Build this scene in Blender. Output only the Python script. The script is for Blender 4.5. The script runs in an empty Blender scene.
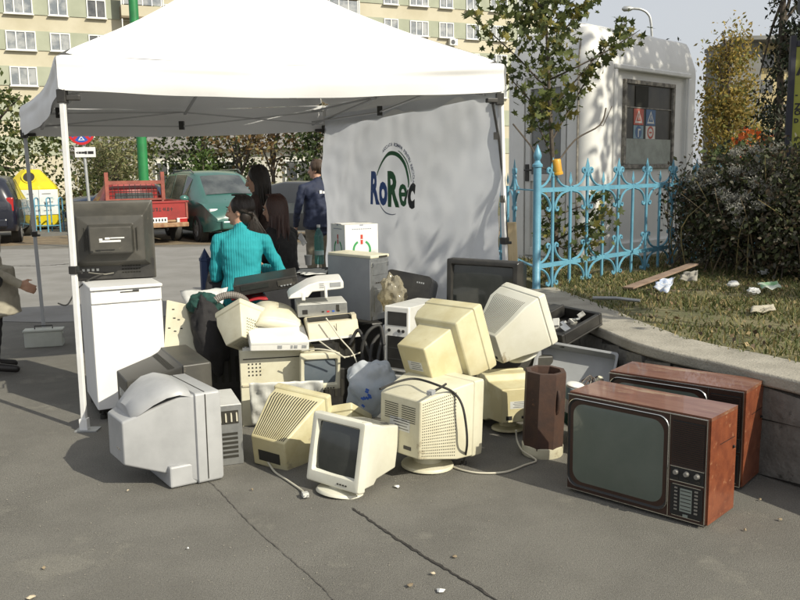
import bpy, bmesh, math, random
import numpy as np
from mathutils import Matrix, Vector, Euler, noise as mnoise

R = math.radians
SC = bpy.context.scene
COL = SC.collection
random.seed(7)
RNG = np.random.default_rng(11)

# ------------------------------------------------------------------ camera
CAMF, CAMP, CAMR, CAMH = 840.0, R(8.6), R(0.85), 1.6
_fw = Vector((0, math.cos(CAMP), -math.sin(CAMP)))
_up0 = Vector((0, math.sin(CAMP), math.cos(CAMP)))
_rt0 = Vector((1, 0, 0))
_rt = _rt0 * math.cos(CAMR) - _up0 * math.sin(CAMR)
_up = _up0 * math.cos(CAMR) + _rt0 * math.sin(CAMR)
cam_data = bpy.data.cameras.new('camera')
cam = bpy.data.objects.new('camera', cam_data)
COL.objects.link(cam)
cam_data.sensor_width = 36.0
cam_data.lens = CAMF / 800 * 36.0
cam_data.clip_start = 0.05
cam_data.clip_end = 2000
cam.matrix_world = Matrix(((_rt.x, _up.x, -_fw.x, 0), (_rt.y, _up.y, -_fw.y, 0), (_rt.z, _up.z, -_fw.z, CAMH), (0, 0, 0, 1)))
SC.camera = cam


def W(px, py, z=None, Y=None):
    """survey helper: where the sight line through a photo pixel meets height z or depth Y"""
    d = _fw * CAMF + _rt * (px - 400) - _up * (py - 300)
    t = (z - CAMH) / d.z if z is not None else Y / d.y
    return Vector((0, 0, CAMH)) + d * t


# ------------------------------------------------------------------ light
SUN_EL = R(35)
SUN_H = Vector((0.77, -0.64, 0)).normalized()      # horizontal direction TO the sun
world = bpy.data.worlds.new('World')
SC.world = world
world.use_nodes = True
wn, wl = world.node_tree.nodes, world.node_tree.links
wn.clear()
sky = wn.new('ShaderNodeTexSky')
sky.sky_type = 'NISHITA'
sky.sun_disc = False
sky.sun_elevation = SUN_EL
sky.sun_rotation = math.atan2(SUN_H.x, SUN_H.y)
sky.air_density = 1.0
sky.dust_density = 3.0
sky.ozone_density = 1.0
hsv = wn.new('ShaderNodeHueSaturation')
hsv.inputs['Saturation'].default_value = 0.6
bg = wn.new('ShaderNodeBackground')
bg.inputs['Strength'].default_value = 0.14
wo = wn.new('ShaderNodeOutputWorld')
wl.new(sky.outputs[0], hsv.inputs['Color'])
# thin bright veil of high cloud over the blue
wtc = wn.new('ShaderNodeTexCoord')
wmp = wn.new('ShaderNodeMapping')
wmp.inputs['Scale'].default_value = (1.0, 1.0, 3.0)
wnz = wn.new('ShaderNodeTexNoise')
wnz.inputs['Scale'].default_value = 1.6
wnz.inputs['Detail'].default_value = 5
wmr = wn.new('ShaderNodeMapRange')
wmr.inputs['To Min'].default_value = 0.50
wmr.inputs['To Max'].default_value = 0.80
wmx = wn.new('ShaderNodeMix')
wmx.data_type = 'RGBA'
wmx.inputs[7].default_value = (4.5, 4.6, 4.75, 1)
wl.new(wtc.outputs['Generated'], wmp.inputs['Vector'])
wl.new(wmp.outputs[0], wnz.inputs['Vector'])
wl.new(wnz.outputs['Fac'], wmr.inputs['Value'])
wl.new(wmr.outputs[0], wmx.inputs[0])
wl.new(hsv.outputs[0], wmx.inputs[6])
wl.new(wmx.outputs[2], bg.inputs['Color'])
wl.new(bg.outputs[0], wo.inputs['Surface'])
sun_d = bpy.data.lights.new('sun', 'SUN')
sun_d.energy = 4.6
sun_d.angle = R(0.5)
sun_d.color = (1.0, 0.94, 0.78)
sun = bpy.data.objects.new('sun', sun_d)
COL.objects.link(sun)
_sd = -(SUN_H * math.cos(SUN_EL) + Vector((0, 0, math.sin(SUN_EL))))
sun.rotation_euler = _sd.to_track_quat('-Z', 'Y').to_euler()
sun.location = (10, -8, 12)
SC.view_settings.view_transform = 'Standard'
SC.view_settings.look = 'None'
SC.view_settings.gamma = 1
SC.view_settings.use_curve_mapping = False
SC.view_settings.exposure = 0.15
SC.cycles.max_bounces = 6
SC.cycles.transparent_max_bounces = 8


# ------------------------------------------------------------------ materials
def mat(name, c, rough=0.6, c2=None, ns=6.0, metal=0.0, bump=0.0, bs=60.0, spec=0.5, lo=0.4, hi=0.62, coat=0.0, trans=0.0, wear=None, stretch=None, speck=None):
    """principled with noise mottling between two own colours, roughness variation and fine bump"""
    m = bpy.data.materials.new(name)
    m.use_nodes = True
    n, l = m.node_tree.nodes, m.node_tree.links
    n.clear()
    out = n.new('ShaderNodeOutputMaterial')
    b = n.new('ShaderNodeBsdfPrincipled')
    b.inputs['Roughness'].default_value = rough
    b.inputs['Metallic'].default_value = metal
    b.inputs['Specular IOR Level'].default_value = spec
    b.inputs['Coat Weight'].default_value = coat
    c = tuple(c) + (1,)
    b.inputs['Base Color'].default_value = c
    tc = n.new('ShaderNodeTexCoord')
    src = tc.outputs['Object']
    if stretch:
        mp = n.new('ShaderNodeMapping')
        mp.inputs['Scale'].default_value = stretch
        l.new(src, mp.inputs['Vector'])
        src = mp.outputs[0]
    col = None
    if c2 is not None:
        t = n.new('ShaderNodeTexNoise')
        t.inputs['Scale'].default_value = ns
        t.inputs['Detail'].default_value = 6
        t.inputs['Roughness'].default_value = 0.62
        l.new(src, t.inputs['Vector'])
        r = n.new('ShaderNodeMapRange')
        r.inputs['From Min'].default_value = lo
        r.inputs['From Max'].default_value = hi
        l.new(t.outputs['Fac'], r.inputs['Value'])
        x = n.new('ShaderNodeMix')
        x.data_type = 'RGBA'
        l.new(r.outputs[0], x.inputs[0])
        x.inputs[6].default_value = c
        x.inputs[7].default_value = tuple(c2) + (1,)
        col = x.outputs[2]
        rr = n.new('ShaderNodeMapRange')
        rr.inputs['To Min'].default_value = max(0.02, rough - 0.1)
        rr.inputs['To Max'].default_value = min(1, rough + 0.12)
        l.new(t.outputs['Fac'], rr.inputs['Value'])
        l.new(rr.outputs[0], b.inputs['Roughness'])
    if wear is not None:
        t2 = n.new('ShaderNodeTexNoise')
        t2.inputs['Scale'].default_value = wear[1]
        t2.inputs['Detail'].default_value = 8
        t2.inputs['Roughness'].default_value = 0.7
        l.new(src, t2.inputs['Vector'])
        r2 = n.new('ShaderNodeMapRange')
        r2.inputs['From Min'].default_value = wear[2]
        r2.inputs['From Max'].default_value = wear[2] + 0.07
        l.new(t2.outputs['Fac'], r2.inputs['Value'])
        x2 = n.new('ShaderNodeMix')
        x2.data_type = 'RGBA'
        l.new(r2.outputs[0], x2.inputs[0])
        if col is not None:
            l.new(col, x2.inputs[6])
        else:
            x2.inputs[6].default_value = c
        x2.inputs[7].default_value = tuple(wear[0]) + (1,)
        col = x2.outputs[2]
    if speck is not None:
        t3 = n.new('ShaderNodeTexNoise')
        t3.inputs['Scale'].default_value = speck[0]
        t3.inputs['Detail'].default_value = 3
        t3.inputs['Roughness'].default_value = 0.8
        l.new(src, t3.inputs['Vector'])
        r3 = n.new('ShaderNodeMapRange')
        r3.inputs['From Min'].default_value = 0.3
        r3.inputs['From Max'].default_value = 0.7
        r3.inputs['To Min'].default_value = 1 - speck[1]
        r3.inputs['To Max'].default_value = 1 + speck[1]
        l.new(t3.outputs['Fac'], r3.inputs['Value'])
        x3 = n.new('ShaderNodeVectorMath')
        x3.operation = 'SCALE'
        l.new(col, x3.inputs[0])
        l.new(r3.outputs[0], x3.inputs['Scale'])
        col = x3.outputs[0]
    if col is not None:
        l.new(col, b.inputs['Base Color'])
    if bump:
        tb = n.new('ShaderNodeTexNoise')
        tb.inputs['Scale'].default_value = bs
        tb.inputs['Detail'].default_value = 5
        l.new(src, tb.inputs['Vector'])
        bp = n.new('ShaderNodeBump')
        bp.inputs['Strength'].default_value = bump
        bp.inputs['Distance'].default_value = 0.01
        l.new(tb.outputs['Fac'], bp.inputs['Height'])
        l.new(bp.outputs[0], b.inputs['Normal'])
    if trans:
        tr = n.new('ShaderNodeBsdfTranslucent')
        if col is not None:
            l.new(col, tr.inputs['Color'])
        else:
            tr.inputs['Color'].default_value = c
        mx = n.new('ShaderNodeMixShader')
        mx.inputs[0].default_value = trans
        l.new(b.outputs[0], mx.inputs[1])
        l.new(tr.outputs[0], mx.inputs[2])
        l.new(mx.outputs[0], out.inputs['Surface'])
    else:
        l.new(b.outputs[0], out.inputs['Surface'])
    return m


def glass_mat(name, c=(0.9, 1, 0.98), alpha=0.5, rough=0.05):
    m = bpy.data.materials.new(name)
    m.use_nodes = True
    n, l = m.node_tree.nodes, m.node_tree.links
    n.clear()
    out = n.new('ShaderNodeOutputMaterial')
    t = n.new('ShaderNodeBsdfTransparent')
    t.inputs['Color'].default_value = tuple(c) + (1,)
    g = n.new('ShaderNodeBsdfPrincipled')
    g.inputs['Base Color'].default_value = tuple(x * 0.6 for x in c) + (1,)
    g.inputs['Roughness'].default_value = rough
    mx = n.new('ShaderNodeMixShader')
    mx.inputs[0].default_value = alpha
    l.new(t.outputs[0], mx.inputs[1])
    l.new(g.outputs[0], mx.inputs[2])
    l.new(mx.outputs[0], out.inputs['Surface'])
    return m


DIRT = (0.33, 0.28, 0.19)
M = dict(
    beige=mat('beige_plastic', (0.60, 0.55, 0.41), 0.5, (0.49, 0.43, 0.29), 3, bump=0.05, bs=400, wear=(DIRT, 7, 0.60)),
    yellow=mat('yellowed_plastic', (0.62, 0.58, 0.385), 0.5, (0.50, 0.44, 0.25), 3, bump=0.05, bs=400, wear=(DIRT, 7, 0.61)),
    cream=mat('cream_plastic', (0.635, 0.61, 0.475), 0.5, (0.52, 0.485, 0.35), 3, bump=0.05, bs=400, wear=(DIRT, 6, 0.61)),
    offwhite=mat('off_white_plastic', (0.66, 0.65, 0.56), 0.48, (0.59, 0.575, 0.47), 4, bump=0.04, bs=400, wear=(DIRT, 7, 0.62)),
    silver=mat('silver_grey_plastic', (0.385, 0.39, 0.395), 0.42, (0.33, 0.335, 0.34), 5, bump=0.05, bs=500, wear=((0.2, 0.19, 0.17), 9, 0.68)),
    ltgrey=mat('light_grey_plastic', (0.58, 0.58, 0.55), 0.5, (0.50, 0.50, 0.47), 5, bump=0.04, bs=400, wear=(DIRT, 8, 0.68)),
    midgrey=mat('mid_grey_paint', (0.33, 0.34, 0.35), 0.45, (0.29, 0.30, 0.31), 5, wear=((0.16, 0.15, 0.14), 10, 0.68)),
    white=mat('white_enamel', (0.80, 0.80, 0.79), 0.35, (0.74, 0.74, 0.73), 3, wear=((0.45, 0.42, 0.36), 10, 0.71)),
    whiteplastic=mat('white_plastic', (0.78, 0.77, 0.73), 0.4, (0.70, 0.69, 0.65), 6, wear=(DIRT, 10, 0.71)),
    black=mat('black_plastic', (0.022, 0.021, 0.02), 0.42, (0.04, 0.038, 0.034), 7, bump=0.06, bs=300, wear=((0.12, 0.11, 0.09), 8, 0.66)),
    blackbrown=mat('dusty_black_plastic', (0.050, 0.048, 0.042), 0.45, (0.07, 0.066, 0.056), 6, bump=0.05, bs=300, wear=((0.14, 0.125, 0.10), 9, 0.64)),
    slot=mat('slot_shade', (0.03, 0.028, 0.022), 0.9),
    darkmetal=mat('dark_metal', (0.12, 0.12, 0.12), 0.45, (0.07, 0.065, 0.06), 10, metal=0.6),
    steel=mat('galvanised_steel', (0.56, 0.57, 0.56), 0.32, (0.42, 0.43, 0.43), 12, metal=0.85, wear=((0.3, 0.27, 0.2), 9, 0.66)),
    chrome=mat('chrome_trim', (0.75, 0.74, 0.70), 0.22, metal=1.0),
    tube=mat('screen_glass', (0.030, 0.034, 0.032), 0.12, (0.045, 0.048, 0.045), 5, coat=0.5, wear=((0.10, 0.10, 0.09), 6, 0.7)),
    tubegreen=mat('old_screen_glass', (0.095, 0.118, 0.10), 0.16, (0.115, 0.135, 0.115), 3, coat=0.4, wear=((0.15, 0.15, 0.12), 5, 0.66)),
    tubeblue=mat('blue_grey_screen_glass', (0.11, 0.135, 0.16), 0.2, (0.14, 0.16, 0.18), 4, coat=0.3),
    rubber=mat('black_rubber', (0.02, 0.02, 0.02), 0.7, (0.035, 0.033, 0.03), 20),
    cablewhite=mat('pale_cable', (0.55, 0.52, 0.42), 0.5),
    rust=mat('rusty_sheet', (0.070, 0.036, 0.024), 0.65, (0.045, 0.026, 0.02), 9, bump=0.1, bs=60, wear=((0.16, 0.075, 0.04), 9, 0.63)),
    paper=mat('paper', (0.78, 0.78, 0.76), 0.8, (0.68, 0.68, 0.66), 9, trans=0.1),
    clothdark=mat('dark_cloth', (0.02, 0.02, 0.023), 0.85, (0.035, 0.034, 0.036), 6, bump=0.3, bs=90),
)


# ------------------------------------------------------------------ mesh builder
class MB:
    def __init__(s):
        s.v, s.f, s.fm, s.mats = [], [], [], []

    def mi(s, m):
        if m not in s.mats:
            s.mats.append(m)
        return s.mats.index(m)

    def add(s, vs, fs, m, T=None):
        o = len(s.v)
        k = s.mi(m)
        for p in vs:
            p = Vector(p)
            s.v.append(T @ p if T is not None else p)
        for f in fs:
            s.f.append([o + i for i in f])
            s.fm.append(k)
        return s

    def box(s, c, d, m, T=None, rot=None):
        x, y, z = (q / 2 for q in d)
        vs = [Vector((a * x, b * y, e * z)) for a in (-1, 1) for b in (-1, 1) for e in (-1, 1)]
        if rot is not None:
            e = Euler(rot).to_matrix()
            vs = [e @ p for p in vs]
        vs = [p + Vector(c) for p in vs]
        return s.add(vs, [(0, 1, 3, 2), (4, 6, 7, 5), (0, 4, 5, 1), (2, 3, 7, 6), (0, 2, 6, 4), (1, 5, 7, 3)], m, T)

    def bar(s, a, b, w, h, m, T=None):
        a, b = Vector(a), Vector(b)
        d = (b - a)
        L = d.length
        q = d.to_track_quat('X', 'Z').to_matrix().to_4x4()
        q.translation = (a + b) / 2
        return s.box((0, 0, 0), (L, w, h), m, (T @ q) if T is not None else q)

    def tube(s, path, r, m, n=8, cap=True, T=None):
        path = [Vector(p) for p in path]
        rs = r if isinstance(r, (list, tuple)) else [r] * len(path)
        vs, fs = [], []
        prev = None
        for i, p in enumerate(path):
            a = path[max(0, i - 1)]
            b = path[min(len(path) - 1, i + 1)]
            t = (b - a).normalized() if (b - a).length > 1e-9 else Vector((0, 0, 1))
            if prev is None:
                u = t.orthogonal().normalized()
            else:
                u = (prev - t * prev.dot(t))
                u = u.normalized() if u.length > 1e-6 else t.orthogonal().normalized()
            prev = u
            w = t.cross(u)
            for k in range(n):
                an = 2 * math.pi * k / n
                vs.append(p + (u * math.cos(an) + w * math.sin(an)) * rs[i])
        for i in range(len(path) - 1):
            for k in range(n):
                a, b = i * n + k, i * n + (k + 1) % n
                fs.append((a, b, b + n, a + n))
        if cap:
            fs.append(tuple(reversed(range(n))))
            fs.append(tuple(range((len(path) - 1) * n, len(path) * n)))
        return s.add(vs, fs, m, T)

    def loft(s, rings, m, cap0=True, cap1=True, T=None):
        n = len(rings[0])
        vs = [p for r in rings for p in r]
        fs = []
        for i in range(len(rings) - 1):
            for k in range(n):
                a, b = i * n + k, i * n + (k + 1) % n
                fs.append((a, b, b + n, a + n))
        if cap0:
            fs.append(tuple(reversed(range(n))))
        if cap1:
            fs.append(tuple(range((len(rings) - 1) * n, len(rings) * n)))
        return s.add(vs, fs, m, T)

    def lathe(s, prof, m, n=20, T=None, axis=None):
        vs, fs = [], []
        for r, z in prof:
            for k in range(n):
                a = 2 * math.pi * k / n
                vs.append((r * math.cos(a), r * math.sin(a), z))
        for i in range(len(prof) - 1):
            for k in range(n):
                a, b = i * n + k, i * n + (k + 1) % n
                fs.append((a, b, b + n, a + n))
        fs.append(tuple(reversed(range(n))))
        fs.append(tuple(range((len(prof) - 1) * n, len(prof) * n)))
        return s.add(vs, fs, m, T)

    def ball(s, c, r, m, nu=10, nv=7, T=None):
        r = r if isinstance(r, (list, tuple)) else (r, r, r)
        vs, fs = [], []
        for j in range(nv + 1):
            th = math.pi * (0.02 + 0.96 * j / nv)
            for i in range(nu):
                ph = 2 * math.pi * i / nu
                vs.append((c[0] + r[0] * math.sin(th) * math.cos(ph), c[1] + r[1] * math.sin(th) * math.sin(ph), c[2] + r[2] * math.cos(th)))
        for j in range(nv):
            for i in range(nu):
                a, b = j * nu + i, j * nu + (i + 1) % nu
                fs.append((a, a + nu, b + nu, b))
        fs.append(tuple(range(nu)))
        fs.append(tuple(reversed(range(nv * nu, nv * nu + nu))))
        return s.add(vs, fs, m, T)

    def quad(s, a, b, c, d, m, T=None):
        return s.add([a, b, c, d], [(0, 1, 2, 3)], m, T)

    def slots(s, P, nu, nv, fu, fv, m, off=0.0012, skew=0.0, T=None):
        a, b, c, d = (Vector(p) for p in P)   # (0,0) (1,0) (1,1) (0,1)
        nrm = (b - a).cross(d - a).normalized() * off

        def q(u, v):
            return a * (1 - u) * (1 - v) + b * u * (1 - v) + c * u * v + d * (1 - u) * v + nrm
        for i in range(nu):
            for j in range(nv):
                o = (skew * j / nu) % (1.0 / nu)
                u0 = (i + 0.5 - fu / 2) / nu + o
                u1 = (i + 0.5 + fu / 2) / nu + o
                if u1 > 1:
                    continue
                v0 = (j + 0.5 - fv / 2) / nv
                v1 = (j + 0.5 + fv / 2) / nv
                s.quad(q(u0, v0), q(u1, v0), q(u1, v1), q(u0, v1), m, T)
        return s

    def build(s, name, parent=None, smooth=40, bevel=0.0, seg=2, loc=None, rot=None):
        me = bpy.data.meshes.new(name)
        me.from_pydata([tuple(p) for p in s.v], [], s.f)
        for m in s.mats:
            me.materials.append(m)
        me.polygons.foreach_set('material_index', s.fm)
        me.validate()
        bm = bmesh.new()
        bm.from_mesh(me)
        bmesh.ops.recalc_face_normals(bm, faces=bm.faces) if len(bm.faces) < 60000 else None
        bm.to_mesh(me)
        bm.free()
        if smooth:
            me.shade_smooth()
            me.set_sharp_from_angle(angle=R(smooth))
        o = bpy.data.objects.new(name, me)
        COL.objects.link(o)
        if parent is not None:
            o.parent = parent
        if loc is not None:
            o.location = loc
        if rot is not None:
            o.rotation_euler = rot
        if bevel:
            bv = o.modifiers.new('bevel', 'BEVEL')
            bv.width = bevel
            bv.segments = seg
            bv.limit_method = 'ANGLE'
            bv.angle_limit = R(40)
        return o


def tag(o, label=None, cat=None, group=None, kind=None):
    if label:
        o['label'] = label
    if cat:
        o['category'] = cat
    if group:
        o['group'] = group
    if kind:
        o['kind'] = kind
    return o


def thing(name, label, cat, loc=(0, 0, 0), rot=(0, 0, 0), group=None, s=1.0):
    o = bpy.data.objects.new(name, None)
    COL.objects.link(o)
    o.empty_display_size = 0.1
    o.location = loc
    o.rotation_euler = tuple(R(a) for a in rot)
    o.scale = (s, s, s)
    return tag(o, label, cat, group)


def bake(o):
    """apply an object's modifiers"""
    bpy.context.view_layer.update()
    dg = bpy.context.evaluated_depsgraph_get()
    me = bpy.data.meshes.new_from_object(o.evaluated_get(dg))
    o.modifiers.clear()
    o.data = me
    return o


def rr(w, h, r, n=4, cx=0, cz=0):
    """rounded rectangle in x,z"""
    pts = []
    r = min(r, w / 2 - 1e-4, h / 2 - 1e-4)
    for sx, sz, a0 in ((1, 1, 0), (-1, 1, 90), (-1, -1, 180), (1, -1, 270)):
        for k in range(n + 1):
            a = R(a0 + 90 * k / n)
            pts.append((cx + sx * (w / 2 - r) + r * math.cos(a), cz + sz * (h / 2 - r) + r * math.sin(a)))
    return pts


def ring_y(w, h, r, y, cx=0, cz=0, n=4):
    return [Vector((x, y, z)) for x, z in rr(w, h, r, n, cx, cz)]


def smoothpath(pts, k=6):
    pts = [Vector(p) for p in pts]
    out = []
    for i in range(len(pts) - 1):
        p0, p1, p2, p3 = pts[max(0, i - 1)], pts[i], pts[i + 1], pts[min(len(pts) - 1, i + 2)]
        for j in range(k):
            t = j / k
            out.append(0.5 * ((2 * p1) + (p2 - p0) * t + (2 * p0 - 5 * p1 + 4 * p2 - p3) * t * t + (3 * p1 - p0 - 3 * p2 + p3) * t ** 3))
    out.append(pts[-1])
    return out


def text_into(mb, txt, size, T, m, bold=0.0, ext=0.0015, align='CENTER', sx=1.0):
    cu = bpy.data.curves.new('lettering', 'FONT')
    cu.body = txt
    cu.size = size
    cu.extrude = ext
    cu.offset = bold
    cu.align_x = align
    cu.align_y = 'CENTER'
    cu.resolution_u = 3
    ob = bpy.data.objects.new('lettering', cu)
    me = bpy.data.meshes.new_from_object(ob)
    S = Matrix.Diagonal((sx, 1, 1, 1))
    mb.add([v.co for v in me.vertices], [tuple(p.vertices) for p in me.polygons], m, T @ S)
    bpy.data.objects.remove(ob)
    bpy.data.curves.remove(cu)
    bpy.data.meshes.remove(me)


def frame_T(o, x, y):
    """matrix whose local x,y,z are given directions at o"""
    x = Vector(x).normalized()
    y = Vector(y)
    y = (y - x * y.dot(x)).normalized()
    z = x.cross(y)
    return Matrix(((x.x, y.x, z.x, o[0]), (x.y, y.y, z.y, o[1]), (x.z, y.z, z.z, o[2]), (0, 0, 0, 1)))


def leaves(name, C, size, mats, parent=None, aspect=0.6, droop=0.3, rng=RNG, jitter=0.4):
    """one mesh of many leaf-shaped faces at the points C"""
    C = np.asarray(C, float)
    n = len(C)
    d = rng.normal(size=(n, 3))
    d[:, 2] -= droop
    d /= np.linalg.norm(d, axis=1)[:, None]
    e = rng.normal(size=(n, 3))
    e -= d * (e * d).sum(1)[:, None]
    e /= np.linalg.norm(e, axis=1)[:, None]
    s = size * (1 + jitter * rng.uniform(-1, 1, n))[:, None]
    nn = np.cross(d, e)
    a = C - d * s * 0.5
    b = C + e * s * aspect * 0.5 - d * s * 0.05 + nn * s * 0.08
    c = C + d * s * 0.5
    f = C - e * s * aspect * 0.5 - d * s * 0.05 + nn * s * 0.08
    V = np.stack([a, b, c, f], 1).reshape(-1, 3)
    me = bpy.data.meshes.new(name)
    me.vertices.add(4 * n)
    me.vertices.foreach_set('co', V.ravel())
    me.loops.add(4 * n)
    me.loops.foreach_set('vertex_index', np.arange(4 * n, dtype=np.int32))
    me.polygons.add(n)
    me.polygons.foreach_set('loop_start', np.arange(0, 4 * n, 4, dtype=np.int32))
    me.polygons.foreach_set('loop_total', np.full(n, 4, dtype=np.int32))
    for m in mats:
        me.materials.append(m)
    me.polygons.foreach_set('material_index', rng.integers(0, len(mats), n).astype(np.int32))
    me.update()
    me.validate()
    o = bpy.data.objects.new(name, me)
    COL.objects.link(o)
    if parent is not None:
        o.parent = parent
    return o


def clump_points(ells, nclump, per, cr, rng=RNG):
    """points in clumps filling ellipsoids [(centre, radii)]"""
    out = []
    w = np.array([e[1][0] * e[1][1] * e[1][2] for e in ells])
    w = w / w.sum()
    for _ in range(nclump):
        c, r = ells[rng.choice(len(ells), p=w)]
        u = rng.normal(size=3)
        u /= np.linalg.norm(u)
        u *= rng.uniform(0.25, 1.0) ** 0.5
        cc = np.array(c) + u * np.array(r)
        out.append(cc + rng.normal(size=(per, 3)) * cr * rng.uniform(0.6, 1.3))
    return np.concatenate(out)


# ================================================================== SETTING
GZ = 0.55          # height of the grass terrace
m_asph = mat('asphalt', (0.186, 0.178, 0.157), 0.9, (0.154, 0.147, 0.130), 2.2, bump=0.8, bs=240, spec=0.25, speck=(130, .34), wear=((0.212, 0.202, 0.174), 1.1, 0.56))
mb = MB()
mb.quad((-400, -60, 0), (400, -60, 0), (400, 900, 0), (-400, 900, 0), m_asph)
tag(mb.build('ground', smooth=0), kind='structure')
# dirt verge in front of the parked cars and grass lawn strips behind them
m_dirt = mat('bare_earth', (0.20, 0.15, 0.095), 0.95, (0.145, 0.115, 0.075), 1.5, bump=0.6, bs=30, wear=((0.26, 0.21, 0.13), 2.5, 0.55))
mb = MB()
pts = []
for i in range(61):
    x = -17 + i * 0.4
    pts.append((x, 21.2 + 0.25 * math.sin(i * 1.3) + 0.3 * math.sin(i * 0.37) - 0.12 * x * 0.2))
n = len(pts)
vs = [(x, y - 1.3 + 0.2 * math.sin(x * 3), 0.004) for x, y in pts] + [(x, y + 2.0, 0.004) for x, y in pts]
mb.add(vs, [(i, i + 1, n + i + 1, n + i) for i in range(n - 1)], m_dirt)
tag(mb.build('dirt_verge', smooth=0), kind='structure')
mb = MB()
m_lawn = mat('rough_lawn', (0.075, 0.085, 0.035), 0.95, (0.13, 0.11, 0.055), 1.2, bump=0.8, bs=12)
mb.quad((-60, 31, 0.006), (60, 31, 0.006), (60, 62, 0.006), (-60, 62, 0.006), m_lawn)
tag(mb.build('lawn', smooth=0), kind='structure')
# a paler asphalt patch crossing behind the tent
m_asph2 = mat('pale_asphalt', (0.25, 0.243, 0.23), 0.92, (0.21, 0.203, 0.19), 1.3, bump=0.4, bs=160, spec=0.2)
mb = MB()
vs = []
n = 40
for i in range(n):
    x = -18 + i * 0.5
    vs.append((x, 9.9 + 0.14 * x + 0.12 * math.sin(i * 1.7), 0.004))
for i in range(n):
    x = -18 + i * 0.5
    vs.append((x, 19.3 + 0.2 * math.sin(i * 0.9), 0.004))
mb.add(vs, [(i, i + 1, n + i + 1, n + i) for i in range(n - 1)], m_asph2)
tag(mb.build('parking_road', smooth=0), kind='structure')


def ribbon(name, pix, w0, m, z=0.004, jag=0.012):
    P = smoothpath([W(px, py, z=0) for px, py in pix], 14)
    vs = []
    for i, p in enumerate(P):
        t = (P[min(i + 1, len(P) - 1)] - P[max(i - 1, 0)]).normalized()
        q = Vector((-t.y, t.x, 0))
        off = q * random.uniform(-jag, jag)
        w = w0 * random.uniform(0.35, 1.2) * min(1, (i + 1) / 4, (len(P) - i) / 4)
        vs += [p + off + q * w + Vector((0, 0, z)), p + off - q * w + Vector((0, 0, z))]
    mb = MB()
    mb.add(vs, [(2 * i, 2 * i + 1, 2 * i + 3, 2 * i + 2) for i in range(len(P) - 1)], m)
    return tag(mb.build(name, smooth=0), kind='structure')


m_crack = mat('crack_shade', (0.022, 0.02, 0.017), 1.0, (0.05, 0.045, 0.04), 30)
m_seam = mat('seam_shade', (0.07, 0.064, 0.055), 1.0, (0.11, 0.10, 0.09), 30)
ribbon('asphalt_crack', [(352, 508), (372, 522), (398, 540), (430, 560), (470, 584), (520, 615), (560, 640)], 0.0075, m_crack, jag=.004)
ribbon('asphalt_seam', [(205, 478), (222, 494), (250, 524), (283, 553), (318, 584), (345, 612)], 0.0022, m_seam, jag=.003)
ribbon('gravel_line', [(-40, 268), (5, 266), (40, 266), (70, 264)], 0.05, m_dirt, jag=0.06)

# ---- retaining wall with coping, terrace behind it
face = [Vector((2.62, 2.95, 0)), Vector((2.28, 3.56, 0)), Vector((1.99, 4.08, 0)), Vector((1.76, 4.52, 0)), Vector((1.50, 5.01, 0)), Vector((1.36, 5.66, 0)), Vector((1.26, 6.4, 0)), Vector((1.16, 7.0, 0)), Vector((1.08, 7.5, 0))]
FS = smoothpath(face, 6)


def off_path(P, d):
    out = []
    for i, p in enumerate(P):
        t = (P[min(i + 1, len(P) - 1)] - P[max(i - 1, 0)]).normalized()
        out.append(p + Vector((t.y, -t.x, 0)) * -d if False else p + Vector((t.y, -t.x, 0)) * d)
    return out


m_wall = mat('rough_stone', (0.19, 0.183, 0.165), 0.92, (0.125, 0.12, 0.108), 7, bump=0.9, bs=25, wear=((0.06, 0.058, 0.05), 5, 0.58))
m_joint = mat('wall_joint', (0.055, 0.052, 0.046), 0.95)
m_cope = mat('concrete_coping', (0.36, 0.335, 0.28), 0.9, (0.28, 0.26, 0.215), 5, bump=0.6, bs=70, wear=((0.18, 0.165, 0.13), 4, 0.62))
wall = thing('retaining_wall', 'low grey stone block wall with pale concrete coping holding up the grass', 'wall')
A, B = FS, off_path(FS, 0.33)
mb = MB()
rings = [[a + Vector((0, 0, -0.05)), a + Vector((0, 0, GZ - 0.073)), b + Vector((0, 0, GZ - 0.073)), b + Vector((0, 0, -0.05))] for a, b in zip(A, B)]
mb.loft(rings, m_joint)
# blocks stand proud of the joints
L = [0]
for i in range(len(FS) - 1):
    L.append(L[-1] + (FS[i + 1] - FS[i]).length)


def on_face(s):
    s = max(0, min(L[-1] - 1e-5, s))
    for i in range(len(L) - 1):
        if L[i + 1] >= s:
            t = (s - L[i]) / (L[i + 1] - L[i])
            return FS[i].lerp(FS[i + 1], t), (FS[i + 1] - FS[i]).normalized()


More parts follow.
